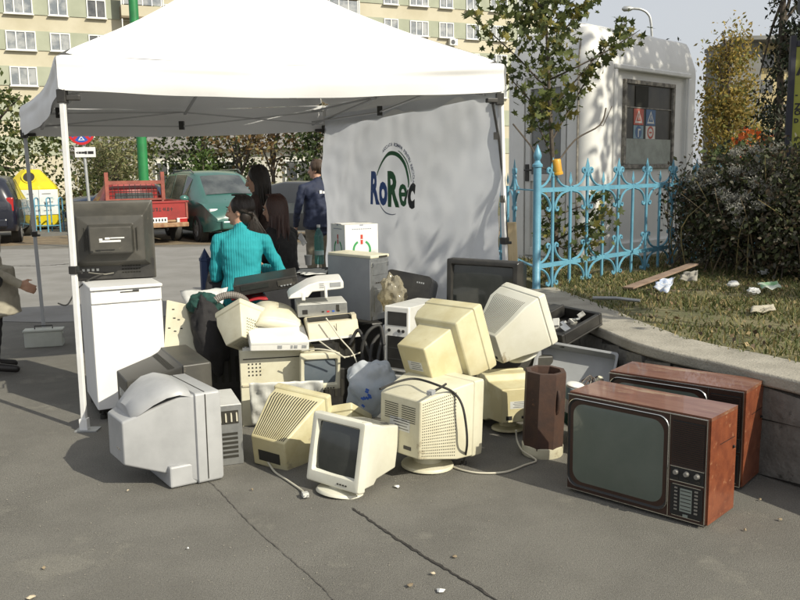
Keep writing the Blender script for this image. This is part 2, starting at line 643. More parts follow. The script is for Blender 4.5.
rw = random.Random(5)
s_ = 0.0
while s_ < L[-1] - 0.1:
    bl = rw.uniform(0.22, 0.42)
    zz = 0.0
    for hh in ((rw.uniform(0.30, 0.34)), 0.5):
        z1 = min(GZ - 0.078, zz + hh)
        p0, t0 = on_face(s_ + 0.012)
        p1, t1 = on_face(s_ + bl - 0.012)
        out = Vector((-t0.y, t0.x, 0)) * (0.012 + rw.uniform(0, 0.014))
        j = lambda: Vector((rw.uniform(-.012, .012), rw.uniform(-.010, .010), rw.uniform(-.022, .022)))
        back = -out * 0.8
        fr = [p0 + out + Vector((0, 0, zz + .012)) + j(), p1 + out + Vector((0, 0, zz + .012)) + j(), p1 + out + Vector((0, 0, z1 - .012)) + j(), p0 + out + Vector((0, 0, z1 - .012)) + j()]
        mid = (fr[0] + fr[1] + fr[2] + fr[3]) / 4 + out * 0.7
        bk = [p0 + back + Vector((0, 0, zz + .006)), p1 + back + Vector((0, 0, zz + .006)), p1 + back + Vector((0, 0, z1 - .006)), p0 + back + Vector((0, 0, z1 - .006))]
        mb.add(fr + bk + [mid], [(0, 1, 8), (1, 2, 8), (2, 3, 8), (3, 0, 8), (0, 4, 5, 1), (1, 5, 6, 2), (2, 6, 7, 3), (3, 7, 4, 0)], m_wall)
        zz = z1
    s_ += bl
mb.build('stone_face', wall, smooth=25)
mb = MB()
A2, B2 = off_path(FS, -0.035), off_path(FS, 0.34)
rings = []
for i, (a, b) in enumerate(zip(A2, B2)):
    w = Vector((0, 0, 0.006 * mnoise.noise(a * 4)))
    rings.append([a + Vector((0, 0, GZ - 0.070)) + w, a + Vector((0, 0, GZ + 0.0)) + w, b + Vector((0, 0, GZ + 0.004)) + w, b + Vector((0, 0, GZ - 0.070)) + w])
mb.loft(rings, m_cope)
mb.build('coping', wall, smooth=30, bevel=0.012)

m_soil = mat('dry_turf', (0.17, 0.15, 0.075), 0.95, (0.10, 0.10, 0.045), 2.5, bump=0.9, bs=30, wear=((0.13, 0.10, 0.06), 3, 0.57))
mb = MB()
edge = off_path(FS, 0.30)
ring = [(e.x, e.y, GZ - 0.008) for e in edge]
poly = ring + [(1.0, 9.4, GZ - 0.008), (0.9, 13.5, GZ - 0.008), (14, 17, GZ - 0.008), (60, 30, GZ - 0.008), (60, -2, GZ - 0.008), (4.5, 1.5, GZ - 0.008)]
mb.add(poly, [tuple(range(len(poly)))], m_soil)
o = mb.build('terrace', smooth=0)
tag(o, kind='structure')
# terrace side skirts so that it is a solid bank
mb = MB()
pp = [Vector(p) for p in poly]
sk = pp[len(ring) - 1:] + [pp[0]]
mb.add([p for p in sk] + [Vector((p.x, p.y, -0.05)) for p in sk], [(i, i + 1, len(sk) + i + 1, len(sk) + i) for i in range(len(sk) - 1)], m_soil)
tag(mb.build('terrace_bank', smooth=0), kind='structure')

# ---- grass on the terrace
m_g1 = mat('grass_green', (0.085, 0.105, 0.030), 0.7, trans=0.25)
m_g2 = mat('grass_straw', (0.28, 0.225, 0.10), 0.75, trans=0.2)
m_g3 = mat('grass_olive', (0.15, 0.145, 0.05), 0.75, trans=0.25)


def in_poly_side(x, y):
    best = 1e9
    for i in range(0, len(edge) - 1, 3):
        a = edge[i]
        b = edge[min(i + 3, len(edge) - 1)]
        t = b - a
        w_ = Vector((x, y, 0)) - Vector((a.x, a.y, 0))
        k = max(0, min(1, w_.dot(t) / t.length_squared))
        q = Vector((a.x, a.y, 0)) + t * k
        d = (Vector((x, y, 0)) - q)
        sgn = t.x * w_.y - t.y * w_.x
        if d.length < abs(best):
            best = d.length if sgn < 0 else -d.length
    return best


def grass():
    n0 = 46000
    xs = RNG.uniform(1.3, 6.5, n0)
    ys = RNG.uniform(3.0, 10.2, n0)
    P = []
    for x, y in zip(xs, ys):
        dd = in_poly_side(x, y)
        if dd < -0.02 or (dd < 0.12 and RNG.random() < 0.35):
            continue
        if x > 5.2 and y < 5:
            continue
        nz = mnoise.noise(Vector((x * 1.3, y * 1.3, 3)))
        if nz < -0.28 and RNG.random() < 0.75:
            continue
        P.append((x, y, nz))
    P = np.array(P)
    n = len(P)
    h = (0.020 + 0.036 * RNG.random(n)) * (1 + 0.9 * np.clip(P[:, 2], 0, 1))
    an = RNG.uniform(0, 2 * np.pi, n)
    w = 0.0035 + 0.003 * RNG.random(n)
    lean = RNG.normal(size=(n, 2)) * h[:, None] * 0.65
    base = np.stack([P[:, 0], P[:, 1], np.full(n, GZ - 0.01)], 1)
    dx = np.stack([np.cos(an) * w, np.sin(an) * w, np.zeros(n)], 1)
    mid = base + np.concatenate([lean * 0.35, (h * 0.62)[:, None]], 1)
    tip = base + np.concatenate([lean, h[:, None]], 1)
    V = np.stack([base - dx, base + dx, mid + dx * .8, mid - dx * .8, tip], 1).reshape(-1, 3)
    fs = []
    for i in range(n):
        k = 5 * i
        fs += [(k, k + 1, k + 2, k + 3), (k + 3, k + 2, k + 4)]
    me = bpy.data.meshes.new('grass')
    me.from_pydata(V.tolist(), [], fs)
    for m in (m_g1, m_g2, m_g3):
        me.materials.append(m)
    r = RNG.random(n)
    mi = np.where(r < 0.46, 0, np.where(r < 0.66, 1, 2))
    me.polygons.foreach_set('material_index', np.repeat(mi, 2).astype(np.int32))
    me.update()
    o = bpy.data.objects.new('grass', me)
    COL.objects.link(o)
    tag(o, 'short dry autumn grass covering the terrace behind the low wall', 'grass', kind='stuff')


grass()
# fallen leaves strewn over the turf
lx = RNG.uniform(1.4, 5.2, 1000)
ly = RNG.uniform(3.4, 9.6, 1000)
keep = [(x, y, GZ + .012 + .02 * RNG.random()) for x, y in zip(lx, ly) if in_poly_side(x, y) > .05]
o = leaves('fallen_leaves', keep, .034, [mat('dead_leaf_brown', (.20, .13, .07), .85), mat('dead_leaf_tan', (.33, .25, .13), .85), mat('dead_leaf_dark', (.10, .07, .045), .85)], None, .7, 0.2)
tag(o, 'dry fallen leaves scattered through the grass', 'leaves', kind='stuff')

# ================================================================== APARTMENT BLOCK
m_cream = mat('cream_render', (0.52, 0.48, 0.37), 0.9, (0.45, 0.41, 0.30), 0.25, bump=0.2, bs=4, wear=((0.27, 0.22, 0.13), 0.35, 0.62))
m_greenp = mat('faded_green_render', (0.36, 0.38, 0.29), 0.9, (0.31, 0.33, 0.25), 0.4)
m_brownp = mat('brown_render', (0.24, 0.19, 0.13), 0.9, (0.17, 0.135, 0.09), 0.5)
m_frame = mat('white_window_frame', (0.72, 0.72, 0.70), 0.5)
m_pane = mat('window_pane', (0.16, 0.18, 0.20), 0.12, (0.36, 0.37, 0.37), 0.9, lo=0.42, hi=0.6, spec=0.8)
m_panedark = mat('dark_window_pane', (0.05, 0.055, 0.06), 0.1, (0.14, 0.14, 0.14), 0.7, spec=0.8)
fl = Vector((-29.42, 69, 0))
fr_ = Vector((4.73, 84, 0))
fx = (fr_ - fl).normalized()
fn = Vector((fx.y, -fx.x, 0))           # outwards to the camera
bl_T = Matrix(((fx.x, -fn.x, 0, fl.x), (fx.y, -fn.y, 0, fl.y), (0, 0, 1, 0), (0, 0, 0, 1)))   # local x along, y into building
bld = thing('apartment_block', 'long cream and green apartment block with rows of white windows beyond the car park', 'building')
bld.matrix_world = bl_T
FH = 2.75
zs0 = 12.46 - 0.75 - 2 * FH            # sill of lowest built row
xa, xb = -24.0, 49.5
mb = MB()
mb.box(((xa + xb) / 2, 6, 15), (xb - xa, 12, 30), m_cream)
for k in range(-1, 8):
    z = zs0 + k * FH + 0.72
    mb.box(((xa + xb) / 2, -0.02, z), (xb - xa, 0.10, 1.5), m_greenp)
mb.build('wall', bld, smooth=0)
rb = random.Random(3)


def bwin(x, z, w, h, dark=False):
    mb = MB()
    n = max(1, round(w / 0.75))
    f = 0.09
    mb.box((x, -0.11, z - h / 2 + f / 2), (w, 0.1, f), m_frame)
    mb.box((x, -0.11, z + h / 2 - f / 2), (w, 0.1, f), m_frame)
    for k in range(n + 1):
        mb.box((x - w / 2 + f / 2 + k * (w - f) / n, -0.113, z), (f, 0.1, h - 2 * f), m_frame)
    mb.box((x, -0.20, z - h / 2 - 0.04), (w + 0.15, 0.24, 0.06), m_frame)
    o = mb.build('window', bld, smooth=0)
    mb = MB()
    mb.box((x, -0.085, z), (w - 0.05, 0.03, h - 0.05), m_panedark if dark else m_pane)
    mb.build('pane', o, smooth=0)


cols = []
x = -9.0
while x < 49:
    for w in (2.1, 1.5, 1.5):
        cols.append((x, w))
        x += 2.9
count = 0
for r_ in range(4):
    z = zs0 + (r_ + 1) * FH + 0.68
    for x, w in cols:
        if 24.6 < x < 30.0:
            continue
        if x > 49 or (12 < x < 22):
            continue
        bwin(x, z, w * rb.uniform(0.92, 1.05), 1.45 * rb.uniform(0.96, 1.04), rb.random() < 0.2)
        count += 1
# stack of balconies
for r_ in range(5):
    z = zs0 + r_ * FH
    for x in (26.0, 9.0):
        mb = MB()
        wd = 4.0 if x > 20 else 3.4
        mb.box((x, -0.72, z), (wd, 1.3, 0.16), m_brownp)
        mb.box((x, -1.33, z + 0.5), (wd, 0.08, 0.85), m_brownp if (r_ + int(x)) % 2 else m_cream)
        for sx in (-1, 1):
            mb.box((x + sx * (wd / 2 - 0.04), -0.70, z + 0.5), (0.08, 1.18, 0.85), m_brownp)
            mb.box((x + sx * (wd / 2 - 0.04), -1.32, z + 1.75), (0.08, 0.08, 1.66), m_frame)
        if r_ % 2 == 1:
            mb.box((x, -1.31, z + 1.75), (wd - 0.2, 0.05, 1.5), m_pane)
            for k in range(5):
                mb.box((x - wd / 2 + 0.2 + k * (wd - 0.4) / 4, -1.345, z + 1.75), (0.08, 0.05, 1.6), m_frame)
        mb.build('balcony', bld, smooth=0)
# air conditioners under some windows
for k, (cx_, r_) in enumerate([(38, 2), (20.5, 1), (46, 1)]):
    mb = MB()
    mb.box((cx_, -0.35, zs0 + (r_ + 1) * FH - 0.45), (0.8, 0.35, 0.6), m_frame)
    mb.lathe([(0.22, 0), (0.22, 0.02)], m_panedark, 14, T=Matrix.Translation((cx_ - 0.1, -0.53, zs0 + (r_ + 1) * FH - 0.45)) @ Matrix.Rotation(R(90), 4, 'X'))
    mb.build('air_conditioner', bld, smooth=0)

# far block at the right and the low white house behind the trees
b2 = thing('concrete_block', 'distant grey and ochre block of flats seen past the golden tree', 'building')
p = W(752, 130, Y=95)
m_conc = mat('grey_concrete', (0.20, 0.20, 0.19), 0.9, (0.16, 0.16, 0.15), 0.3)
m_ochre = mat('ochre_render', (0.45, 0.38, 0.22), 0.9, (0.38, 0.31, 0.17), 0.4)
mb = MB()
mb.box((p.x - 1.3, 98, 7.6), (3.2, 8, 15.2), m_conc)
mb.build('end_wall', b2, smooth=0)
mb = MB()
mb.box((p.x + 8, 99, 7.55), (15.4, 7, 15.1), m_ochre)
mb.box((p.x + 6.6, 97.6, 15.3), (19, 10.2, 0.4), m_conc)
mb.build('wall', b2, smooth=0)
for r_ in range(5):
    for c_ in range(4):
        mb = MB()
        mb.box((p.x + 1.6 + c_ * 2.6, 95.46, 2.4 + r_ * 2.7), (1.3, 0.12, 1.4), m_panedark)
        mb.build('window', b2, smooth=0)
h = thing('white_house', 'low pale house with dark roof half hidden by roadside trees', 'house')
m_house = mat('white_render', (0.62, 0.60, 0.54), 0.9, (0.52, 0.50, 0.44), 0.6)
mb = MB()
mb.box((-8.5, 50, 1.5), (19, 8, 3.0), m_house)
mb.build('wall', h, smooth=0)
mb = MB()
m_roof = mat('grey_roof', (0.22, 0.21, 0.20), 0.8, (0.17, 0.16, 0.15), 1.5)
mb.add([(-18.4, 45.6, 3.0), (1.4, 45.6, 3.0), (1.4, 54.4, 3.0), (-18.4, 54.4, 3.0), (-16, 50, 4.4), (-1, 50, 4.4)], [(0, 1, 5, 4), (1, 2, 5), (2, 3, 4, 5), (3, 0, 4)], m_roof)
mb.build('roof', h, smooth=0)
for x in (-15.6, -12.4, -9.4, -5.4, -2.4):
    mb = MB()
    mb.box((x, 45.95, 1.7), (1.3, 0.12, 1.2), m_panedark)
    for q in (-0.66, 0, 0.66):
        mb.box((x + q, 45.93, 1.7), (0.08, 0.16, 1.3), m_frame)
    mb.box((x, 45.925, 2.34), (1.4, 0.17, 0.08), m_frame)
    mb.box((x, 45.925, 1.06), (1.4, 0.17, 0.08), m_frame)
    mb.build('window', h, smooth=0)

# ================================================================== TREES
def leafmat(n, c, c2=None, t=0.3):
    return mat(n, c, 0.6, c2, 1.2 if c2 else 6, trans=t, spec=0.3)


m_bark = mat('grey_bark', (0.11, 0.09, 0.07), 0.95, (0.065, 0.052, 0.04), 9, bump=0.8, bs=30)
LG = [leafmat('leaf_green', (0.085, 0.110, 0.032)), leafmat('leaf_dark', (0.052, 0.076, 0.024)), leafmat('leaf_olive', (0.13, 0.135, 0.042))]
LD = [leafmat('conifer_dark', (0.016, 0.022, 0.012), t=0.1), leafmat('conifer_brown', (0.032, 0.030, 0.016), t=0.1), leafmat('conifer_green', (0.022, 0.032, 0.014), t=0.1)]
LY = [leafmat('leaf_gold', (0.34, 0.25, 0.06)), leafmat('leaf_ochre', (0.26, 0.19, 0.055)), leafmat('leaf_yellowgreen', (0.17, 0.17, 0.05))]
LR = [leafmat('leaf_rust', (0.20, 0.12, 0.05)), leafmat('leaf_brown', (0.13, 0.09, 0.045)), leafmat('leaf_pale', (0.24, 0.20, 0.09))]
LO = [leafmat('leaf_orange', (0.45, 0.12, 0.02)), leafmat('leaf_red', (0.36, 0.07, 0.02))]
LW = [leafmat('willow_pale', (0.24, 0.24, 0.12)), leafmat('willow_green', (0.13, 0.15, 0.06)), leafmat('willow_straw', (0.30, 0.27, 0.14))]
LM = [leafmat('maple_green', (0.095, 0.115, 0.035)), leafmat('maple_deep', (0.060, 0.078, 0.026)), leafmat('maple_yellow', (0.20, 0.18, 0.045))]


def tree(name, label, loc, trunk_h, trunk_r, ells, nclump, per, cr, ls, mats, cat='tree', group=None, limbs=5, aspect=0.6, droop=0.3, lean=(0, 0), twigs=0):
    t = thing(name, label, cat, loc, group=group)
    rg = random.Random(int(abs(loc[0] * 37 + loc[1] * 11)) + nclump)
    mb = MB()
    top = Vector((lean[0], lean[1], trunk_h))
    path = smoothpath([(0, 0, -0.1), top * 0.35 + Vector((rg.uniform(-.1, .1), 0, 0)), top * 0.7 + Vector((rg.uniform(-.1, .1), rg.uniform(-.1, .1), 0)), top], 4)
    k = len(path)
    mb.tube(path, [trunk_r * (1.25 if i == 0 else 1 - 0.6 * i / k) for i in range(k)], m_bark, 8)
    mb.build('trunk', t, smooth=60)
    mb = MB()
    for i in range(limbs):
        c, r = ells[i % len(ells)]
        f = rg.uniform(0.45, 0.95)
        a = path[min(k - 1, int(f * (k - 1)))]
        e = Vector(c) + Vector((rg.uniform(-1, 1) * r[0], rg.uniform(-1, 1) * r[1], rg.uniform(-0.3, 0.9) * r[2])) * 0.75
        mid = a.lerp(e, 0.5) + Vector((0, 0, 0.12 * (e - a).length))
        pth = smoothpath([a, mid, e], 4)
        mb.tube(pth, [trunk_r * 0.42 * (1 - 0.8 * j / len(pth)) for j in range(len(pth))], m_bark, 6)
        for q in range(twigs):
            a2 = pth[rg.randrange(2, len(pth))]
            e2 = a2 + Vector((rg.uniform(-1, 1), rg.uniform(-1, 1), rg.uniform(-0.2, 1))) * r[0] * 0.55
            mb.tube([a2, a2.lerp(e2, 0.5) + Vector((0, 0, 0.05)), e2], [trunk_r * 0.16, trunk_r * 0.11, trunk_r * 0.04], m_bark, 5)
    if limbs:
        mb.build('branches', t, smooth=60)
    rng = np.random.default_rng(int(abs(loc[0] * 53 + loc[1] * 17)) + per)
    leaves('crown', clump_points(ells, nclump, per, cr, rng), ls, mats, t, aspect, droop, rng)
    return t


def E(cx, cy, cz, rx, ry, rz):
    return ((cx, cy, cz), (rx, ry, rz))


# left of the tent and under its canopy, beyond the parked cars
GB = 'trees beyond the parked cars'
tree('leafy_tree', 'broad leafy green tree at the left edge behind the yellow container', (-16.5, 33, 0), 4, .22, [E(0, 0, 3.6, 2.9, 2.2, 2.4), E(1.6, -.5, 2.2, 1.8, 1.5, 1.6), E(-1, 0, 1.6, 2.4, 2, 1.5)], 190, 22, .32, .22, LG, group=GB)
tree('leafy_tree', 'dark green tree between the road sign and the tent leg', (-12.0, 34, 0), 3, .2, [E(0, 0, 2.6, 2.2, 1.8, 2.0), E(0.6, 0, 1.3, 2.0, 1.6, 1.2)], 115, 20, .3, .2, LG, group=GB)
tree('willow_shrub', 'pale feathery willow shrub behind the red pickup cab', (-9.6, 28.5, 0), 1.4, .07, [E(0, 0, 1.5, 1.35, 1, 1.35), E(0.2, 0, 2.3, .8, .8, .8)], 120, 22, .22, .2, LW, cat='shrub', aspect=0.22, droop=0.0, limbs=6)
tree('leafy_tree', 'dark rounded evergreen tree beside the green pole', (-8.2, 36, 0), 3, .2, [E(0, 0, 2.6, 2.4, 1.8, 1.9), E(.8, 0, 1.3, 1.9, 1.6, 1.2)], 130, 20, .3, .2, [LG[1], LD[2], LG[0]], group=GB)
tree('bare_tree', 'thin brown leaved tree with forked trunk right of the dark evergreen', (-6.3, 34, 0), 2.7, .1, [E(0, 0, 3.5, 1.9, 1.4, 1.3)], 60, 16, .35, .18, LR, group=GB, limbs=7, twigs=3)
tree('small_conifer', 'small bright green pointed conifer above the van roof', (-7.0, 30.5, 0), 2.2, .06, [E(0, 0, 1.1, .75, .75, .9), E(0, 0, 1.9, .5, .5, .7), E(0, 0, 2.5, .25, .25, .5)], 90, 24, .13, .12, [leafmat('thuja', (0.09, 0.15, 0.03)), leafmat('thuja_dark', (0.06, 0.10, 0.025))], cat='conifer', limbs=0)
tree('bare_tree', 'rust leaved tree with dark forked trunk over the van', (-4.9, 33, 0), 2.4, .11, [E(0, 0, 3.3, 1.5, 1.2, 1.1), E(.4, 0, 2.2, .7, .6, .5)], 60, 16, .33, .17, LR, group=GB, limbs=7, twigs=3)
tree('bare_tree', 'pair of tall slim trunks with sparse pale leaves behind the standing woman', (-3.5, 34, 0), 4.0, .1, [E(0, 0, 3.6, 1.4, 1.0, .9)], 36, 14, .33, .17, LR, group=GB, limbs=6, twigs=3, lean=(.3, 0))
tree('leafy_tree', 'dense dark tree beside the tent side wall above the navy jacket', (-2.2, 32, 0), 2.6, .16, [E(0, 0, 2.8, 1.9, 1.4, 1.7), E(-.2, 0, 1.6, 1.6, 1.3, 1.0)], 130, 20, .28, .18, [LG[1], LG[0], LD[2]], group=GB)
tree('round_bush', 'round dark bush in front of the pale house', (-3.0, 30, 0), .6, .06, [E(0, 0, .8, 1.1, .8, .75)], 70, 24, .18, .13, [LG[1], LD[2]], cat='bush', limbs=3)
# clipped hedge behind the cars
hd = thing('hedge', 'long rough clipped hedge with olive leaves behind the parked cars', 'hedge', (-9, 27.8, 0))
rng = np.random.default_rng(4)
n = 9000
C_ = np.stack([rng.uniform(-9.5, 11, n), rng.normal(0, .33, n), np.abs(rng.normal(.75, .28, n))], 1)
C_[:, 2] = np.clip(C_[:, 2], .05, 1.25 + .12 * np.sin(C_[:, 0] * 1.7))
leaves('foliage', C_, .15, [LG[2], LG[0], LR[1]], hd, rng=rng)
mb = MB()
for i in range(26):
    x = -9.3 + i * .78
    mb.tube([(x, 0, 0), (x + .1, .05, .5), (x - .1, 0, 1.1)], [.03, .025, .01], m_bark, 5)
mb.build('stems', hd)

# right hand side
tree('golden_birch', 'tall golden autumn tree right of the kiosk', (12.35, 32, .3), 6.0, .16, [E(0, 0, 4.4, .95, 1.0, 1.9), E(.2, 0, 2.4, 1.15, 1.1, 1.5), E(-.1, 0, 5.7, .5, .6, .8)], 260, 26, .24, .16, LY, aspect=.5, droop=.8, limbs=7)
tree('dark_spruce', 'dark spruce peeping over the kiosk roof corner', (10.75, 33.5, .3), 5.2, .1, [E(0, 0, 3, .60, .6, 2.2), E(0.05, 0, 5.0, .34, .34, .8), E(0, 0, 5.7, .16, .16, .5)], 90, 22, .2, .16, LD, cat='conifer', limbs=3)
tree('dark_cypress', 'tall dark drooping conifer at the right edge beside the notice board', (8.25, 18.5, .4), 6.0, .10, [E(.2, 0, 4.5, .42, .5, .8), E(.45, 0, 5.4, .28, .3, .7), E(.25, 0, 2.9, .72, .9, 1.3), E(.3, 0, 1.2, .85, 1.0, 1.1), E(.2, 0, 3.9, .42, .5, .6), E(.85, 0, 4.9, .34, .4, 1.2), E(-.1, 0, 3.6, .25, .35, .5), E(1.4, 0.2, 2.8, .8, 1.0, 2.0)], 330, 30, .13, .12, LD, cat='conifer', aspect=.4, droop=1.2, limbs=8)
tree('orange_shrub', 'small shrub with vivid orange leaves below the golden tree', (9.35, 22.5, .4), 1.5, .05, [E(0, 0, 1.9, .4, .35, .35), E(.35, 0, 1.2, .5, .35, .4), E(-.1, 0, 1.1, .35, .3, .35)], 34, 16, .12, .13, LO, cat='shrub', limbs=5)
for x, y, z, s_, lab in ((8.0, 19, .4, 1.4, 'dark green shrub mass low behind the kiosk corner'), (11.8, 26, .3, 2.2, 'deep green undergrowth bush under the golden tree'), (13.5, 24, .3, 2.0, 'dull green bush between golden tree and dark conifer')):
    tree('bush', lab, (x, y, z), .8, .06, [E(0, 0, .9 * s_ * .6, s_, .8 * s_, .6 * s_)], 90, 26, .2, .15, [LG[1], LD[2], LG[0]], cat='bush', limbs=3)
# a tree standing just right of the view; its shade falls on the kiosk and the bush
tree('leafy_tree', 'broad leafy tree on the terrace right of the notice board', (8.95, 6.4, GZ - .02), 5.0, .17, [E(-.2, 0.4, 4.9, 1.9, 1.8, 1.2), E(.5, -.7, 4.1, 1.6, 1.5, 1.0), E(-.9, 1.1, 5.6, 1.2, 1.2, .9), E(-.5, .6, 6.5, 1.7, 1.7, .8), E(.9, -.9, 5.6, 1.3, 1.3, 1.0)], 560, 30, .26, .17, LG, limbs=8)
tree('leafy_bush', 'large leafy bush on the terrace right of the wall end', (6.3, 4.7, GZ - .02), 1.2, .07, [E(0, 0, 1.7, 1.0, 1.1, 1.2), E(.5, .8, 1.9, .9, .8, 1.3)], 110, 26, .2, .13, LG, cat='bush', limbs=5)

tree('young_tree', 'young round headed tree on the terrace beyond the right edge near the wall', (3.95, 4.05, GZ - .02), 3.0, .045, [E(0, 0, 3.0, .66, .66, .50), E(.2, .25, 2.7, .45, .45, .4)], 80, 26, .15, .13, LG, limbs=6)

# overgrown fence bush at right
sh = thing('overgrown_bush', 'dark overgrown bush smothering the right end of the blue fence with fluffy seed heads', 'bush', (0, 0, 0))
rng = np.random.default_rng(8)
ells = []
for px, py, Y, rx, rz in [(705, 195, 9.2, .36, .30), (735, 190, 8.9, .5, .38), (770, 200, 8.6, .55, .45), (800, 195, 8.3, .55, .5), (720, 225, 8.8, .42, .38), (755, 235, 8.4, .5, .4), (790, 240, 8.0, .5, .42), (830, 220, 7.9, .6, .6), (700, 232, 9.2, .26, .32), (765, 178, 9, .35, .22), (690, 205, 9.5, .2, .25)]:
    p = W(px, py, Y=Y)
    ells.append(((p.x, p.y, p.z), (rx, .38, rz)))
LB = [leafmat('bramble', (0.050, 0.058, 0.024), t=.2), leafmat('bramble_brown', (0.075, 0.055, 0.032), t=.15), leafmat('bramble_green', (0.065, 0.075, 0.032), t=.2), leafmat('bramble_grey', (0.10, 0.095, 0.07), t=.15)]
leaves('foliage', clump_points(ells, 430, 52, .11, rng), .052, LB, sh, rng=rng)
mb = MB()
rgx = random.Random(2)
m_drys = mat('dry_stalk', (0.20, 0.15, 0.09), .9)
for i in range(150):
    c, r = rgx.choice(ells)
    a = Vector((c[0] + rgx.uniform(-.5, .5), c[1] + rgx.uniform(-.4, .2), GZ - .02))
    b = Vector((c[0] + rgx.uniform(-.5, .5), c[1] + rgx.uniform(-.6, .3), c[2] + rgx.uniform(-.2, .5)))
    mb.tube(smoothpath([a, a.lerp(b, .5) + Vector((rgx.uniform(-.15, .15), rgx.uniform(-.15, .1), .1)), b], 3), [.007, .007, .006, .006, .005, .004, .003], (m_bark, m_g2, m_drys)[i % 3], 4)
mb.build('stems', sh)
m_fluff = mat('seed_fluff', (0.46, 0.45, 0.40), 0.95, (0.30, 0.29, 0.25), 20, trans=.3)
fl_pts = []
for px, py, Y in [(738, 152, 8.7), (752, 150, 8.7), (762, 152, 8.7), (776, 148, 8.6), (770, 166, 8.4), (754, 172, 8.4), (736, 170, 8.5), (705, 172, 8.9), (715, 180, 8.8), (755, 182, 8.2), (768, 190, 8.1), (735, 208, 8.1), (722, 192, 8.5), (775, 200, 8.0), (700, 186, 8.9), (692, 178, 9.0), (745, 196, 8.2), (760, 205, 8.0), (730, 198, 8.3), (742, 222, 8.1), (784, 176, 8.2)]:
    p = W(px, py, Y=Y)
    u = rng.normal(size=(170, 3))
    u = u / np.linalg.norm(u, axis=1)[:, None] * rng.uniform(.01, .085, (170, 1)) * np.array([1.2, 1, .8])
    fl_pts.append(u + np.array(p))
leaves('seed_heads', np.concatenate(fl_pts), .035, [m_fluff], sh, aspect=.3, rng=rng)

# ================================================================== KIOSK
m_fib = mat('weathered_fibreglass', (0.70, 0.695, 0.67), 0.55, (0.63, 0.625, 0.60), 1.2, bump=0.04, bs=25, wear=((0.44, 0.42, 0.37), 3.5, 0.66))
m_sealant = mat('blackened_sealant', (0.12, 0.11, 0.095), 0.9, (0.30, 0.28, 0.24), 14)
K0 = Vector((2.16, 9.55, GZ - .02))
ka = Vector((1.78, 1.70, 0)).normalized()      # along the window front
kb = Vector((-ka.y, ka.x, 0))                  # along the door side, away
kT = Matrix(((ka.x, kb.x, 0, K0.x), (ka.y, kb.y, 0, K0.y), (0, 0, 1, K0.z), (0, 0, 0, 1)))
kio = thing('kiosk', 'grey white rounded plastic kiosk with taped window behind the blue fence', 'kiosk')
kio.matrix_world = kT
KW, KD, KH = 2.50, 1.25, 2.68


def rr_xy(w, d, r, z, inset, n=5):
    pts = []
    w2, d2 = w - 2 * inset, d - 2 * inset
    for x, y in rr(w2, d2, max(.05, r - inset * .5), n):
        pts.append(Vector((w / 2 + x, d / 2 + y, z)))
    return pts


rings = [rr_xy(KW, KD, .16, 0, 0), rr_xy(KW, KD, .16, KH - .42, 0)]
for dz, ins in ((-.34, .006), (-.30, .02), (-.07, .085), (-.02, .11), (0, .15)):
    rings.append(rr_xy(KW, KD, .16, KH + dz, ins))
rings.append(rr_xy(KW, KD, .2, KH + .02, .5))
mb = MB()
mb.loft(rings, m_fib)
body = mb.build('wall', kio, smooth=35)


def cutter(c, d):
    b = MB().box(c, d, m_fib).build('cutter', kio, smooth=0, bevel=.03)
    bpy.context.view_layer.update()
    md = body.modifiers.new('cut', 'BOOLEAN')
    md.object = b
    md.solver = 'EXACT'
    md.operation = 'DIFFERENCE'
    return b


cs = [cutter((1.33, 0, 1.20), (1.62, .10, 2.02)), cutter((0, .63, 1.10), (.10, .62, 2.12))]
bake(body)
for c_ in cs:
    bpy.data.objects.remove(c_)
body.data.shade_smooth()
body.data.set_sharp_from_angle(angle=R(22))
# window in the recess
wi = MB()
wx0, wx1, wz0, wz1 = .76, 1.84, 1.13, 2.07
for a, b in (((wx0 - .05, wz0 - .05), (wx1 + .05, wz0)), ((wx0 - .05, wz1), (wx1 + .05, wz1 + .05)), ((wx0 - .05, wz0), (wx0, wz1)), ((wx1, wz0), (wx1 + .05, wz1))):
    wi.box(((a[0] + b[0]) / 2, .035, (a[1] + b[1]) / 2), (b[0] - a[0], .05, b[1] - a[1]), m_sealant)
wi.box((wx0 + .54, .04, 1.80), (1.08, .02, .015), m_sealant)
win = wi.build('window', kio, smooth=0, bevel=.006)
m_kg = mat('dim_window_glass', (0.030, 0.027, 0.021), 0.3, (0.06, 0.054, 0.042), 3, spec=0.25)
mb = MB()
mb.box((wx0 + .54, .046, 1.94), (1.08, .012, .265), m_kg)
mb.box((wx0 + .54, .046, 1.60), (1.08, .012, .385), m_kg)
mb.build('pane', win, smooth=0)
m_curt = mat('stained_paper', (0.33, 0.35, 0.31), 0.7, (0.26, 0.275, 0.24), 6, bump=.2, bs=18, wear=((0.20, 0.20, 0.16), 5, .6))
mb = MB()
mb.box((wx0 + .54, .038, 1.285), (1.07, .016, .30), m_curt)
mb.build('paper_blind', win, smooth=0)
mb = MB()
mb.box((wx0 + .36, .036, 1.935), (.29, .012, .24), M['slot'])
mb.build('vent', win, smooth=0)
m_red = mat('faded_red_print', (0.42, 0.09, 0.06), 0.6, (0.5, 0.14, 0.1), 8)
m_blue = mat('faded_blue_print', (0.08, 0.14, 0.25), 0.6)
m_lb = mat('pale_blue_print', (0.22, 0.32, 0.36), 0.6)
m_wh = mat('print_white', (0.62, 0.60, 0.55), 0.7)


def ktri(mb, x, z, s, m, y):
    mb.add([(x - s, y, z - s * .8), (x + s, y, z - s * .8), (x, y, z + s)], [(0, 1, 2)], m)


def kdisc(mb, x, z, r, m, y):
    mb.add([(x + r * math.cos(2 * math.pi * k / 20), y, z + r * math.sin(2 * math.pi * k / 20)) for k in range(20)], [tuple(range(20))], m)


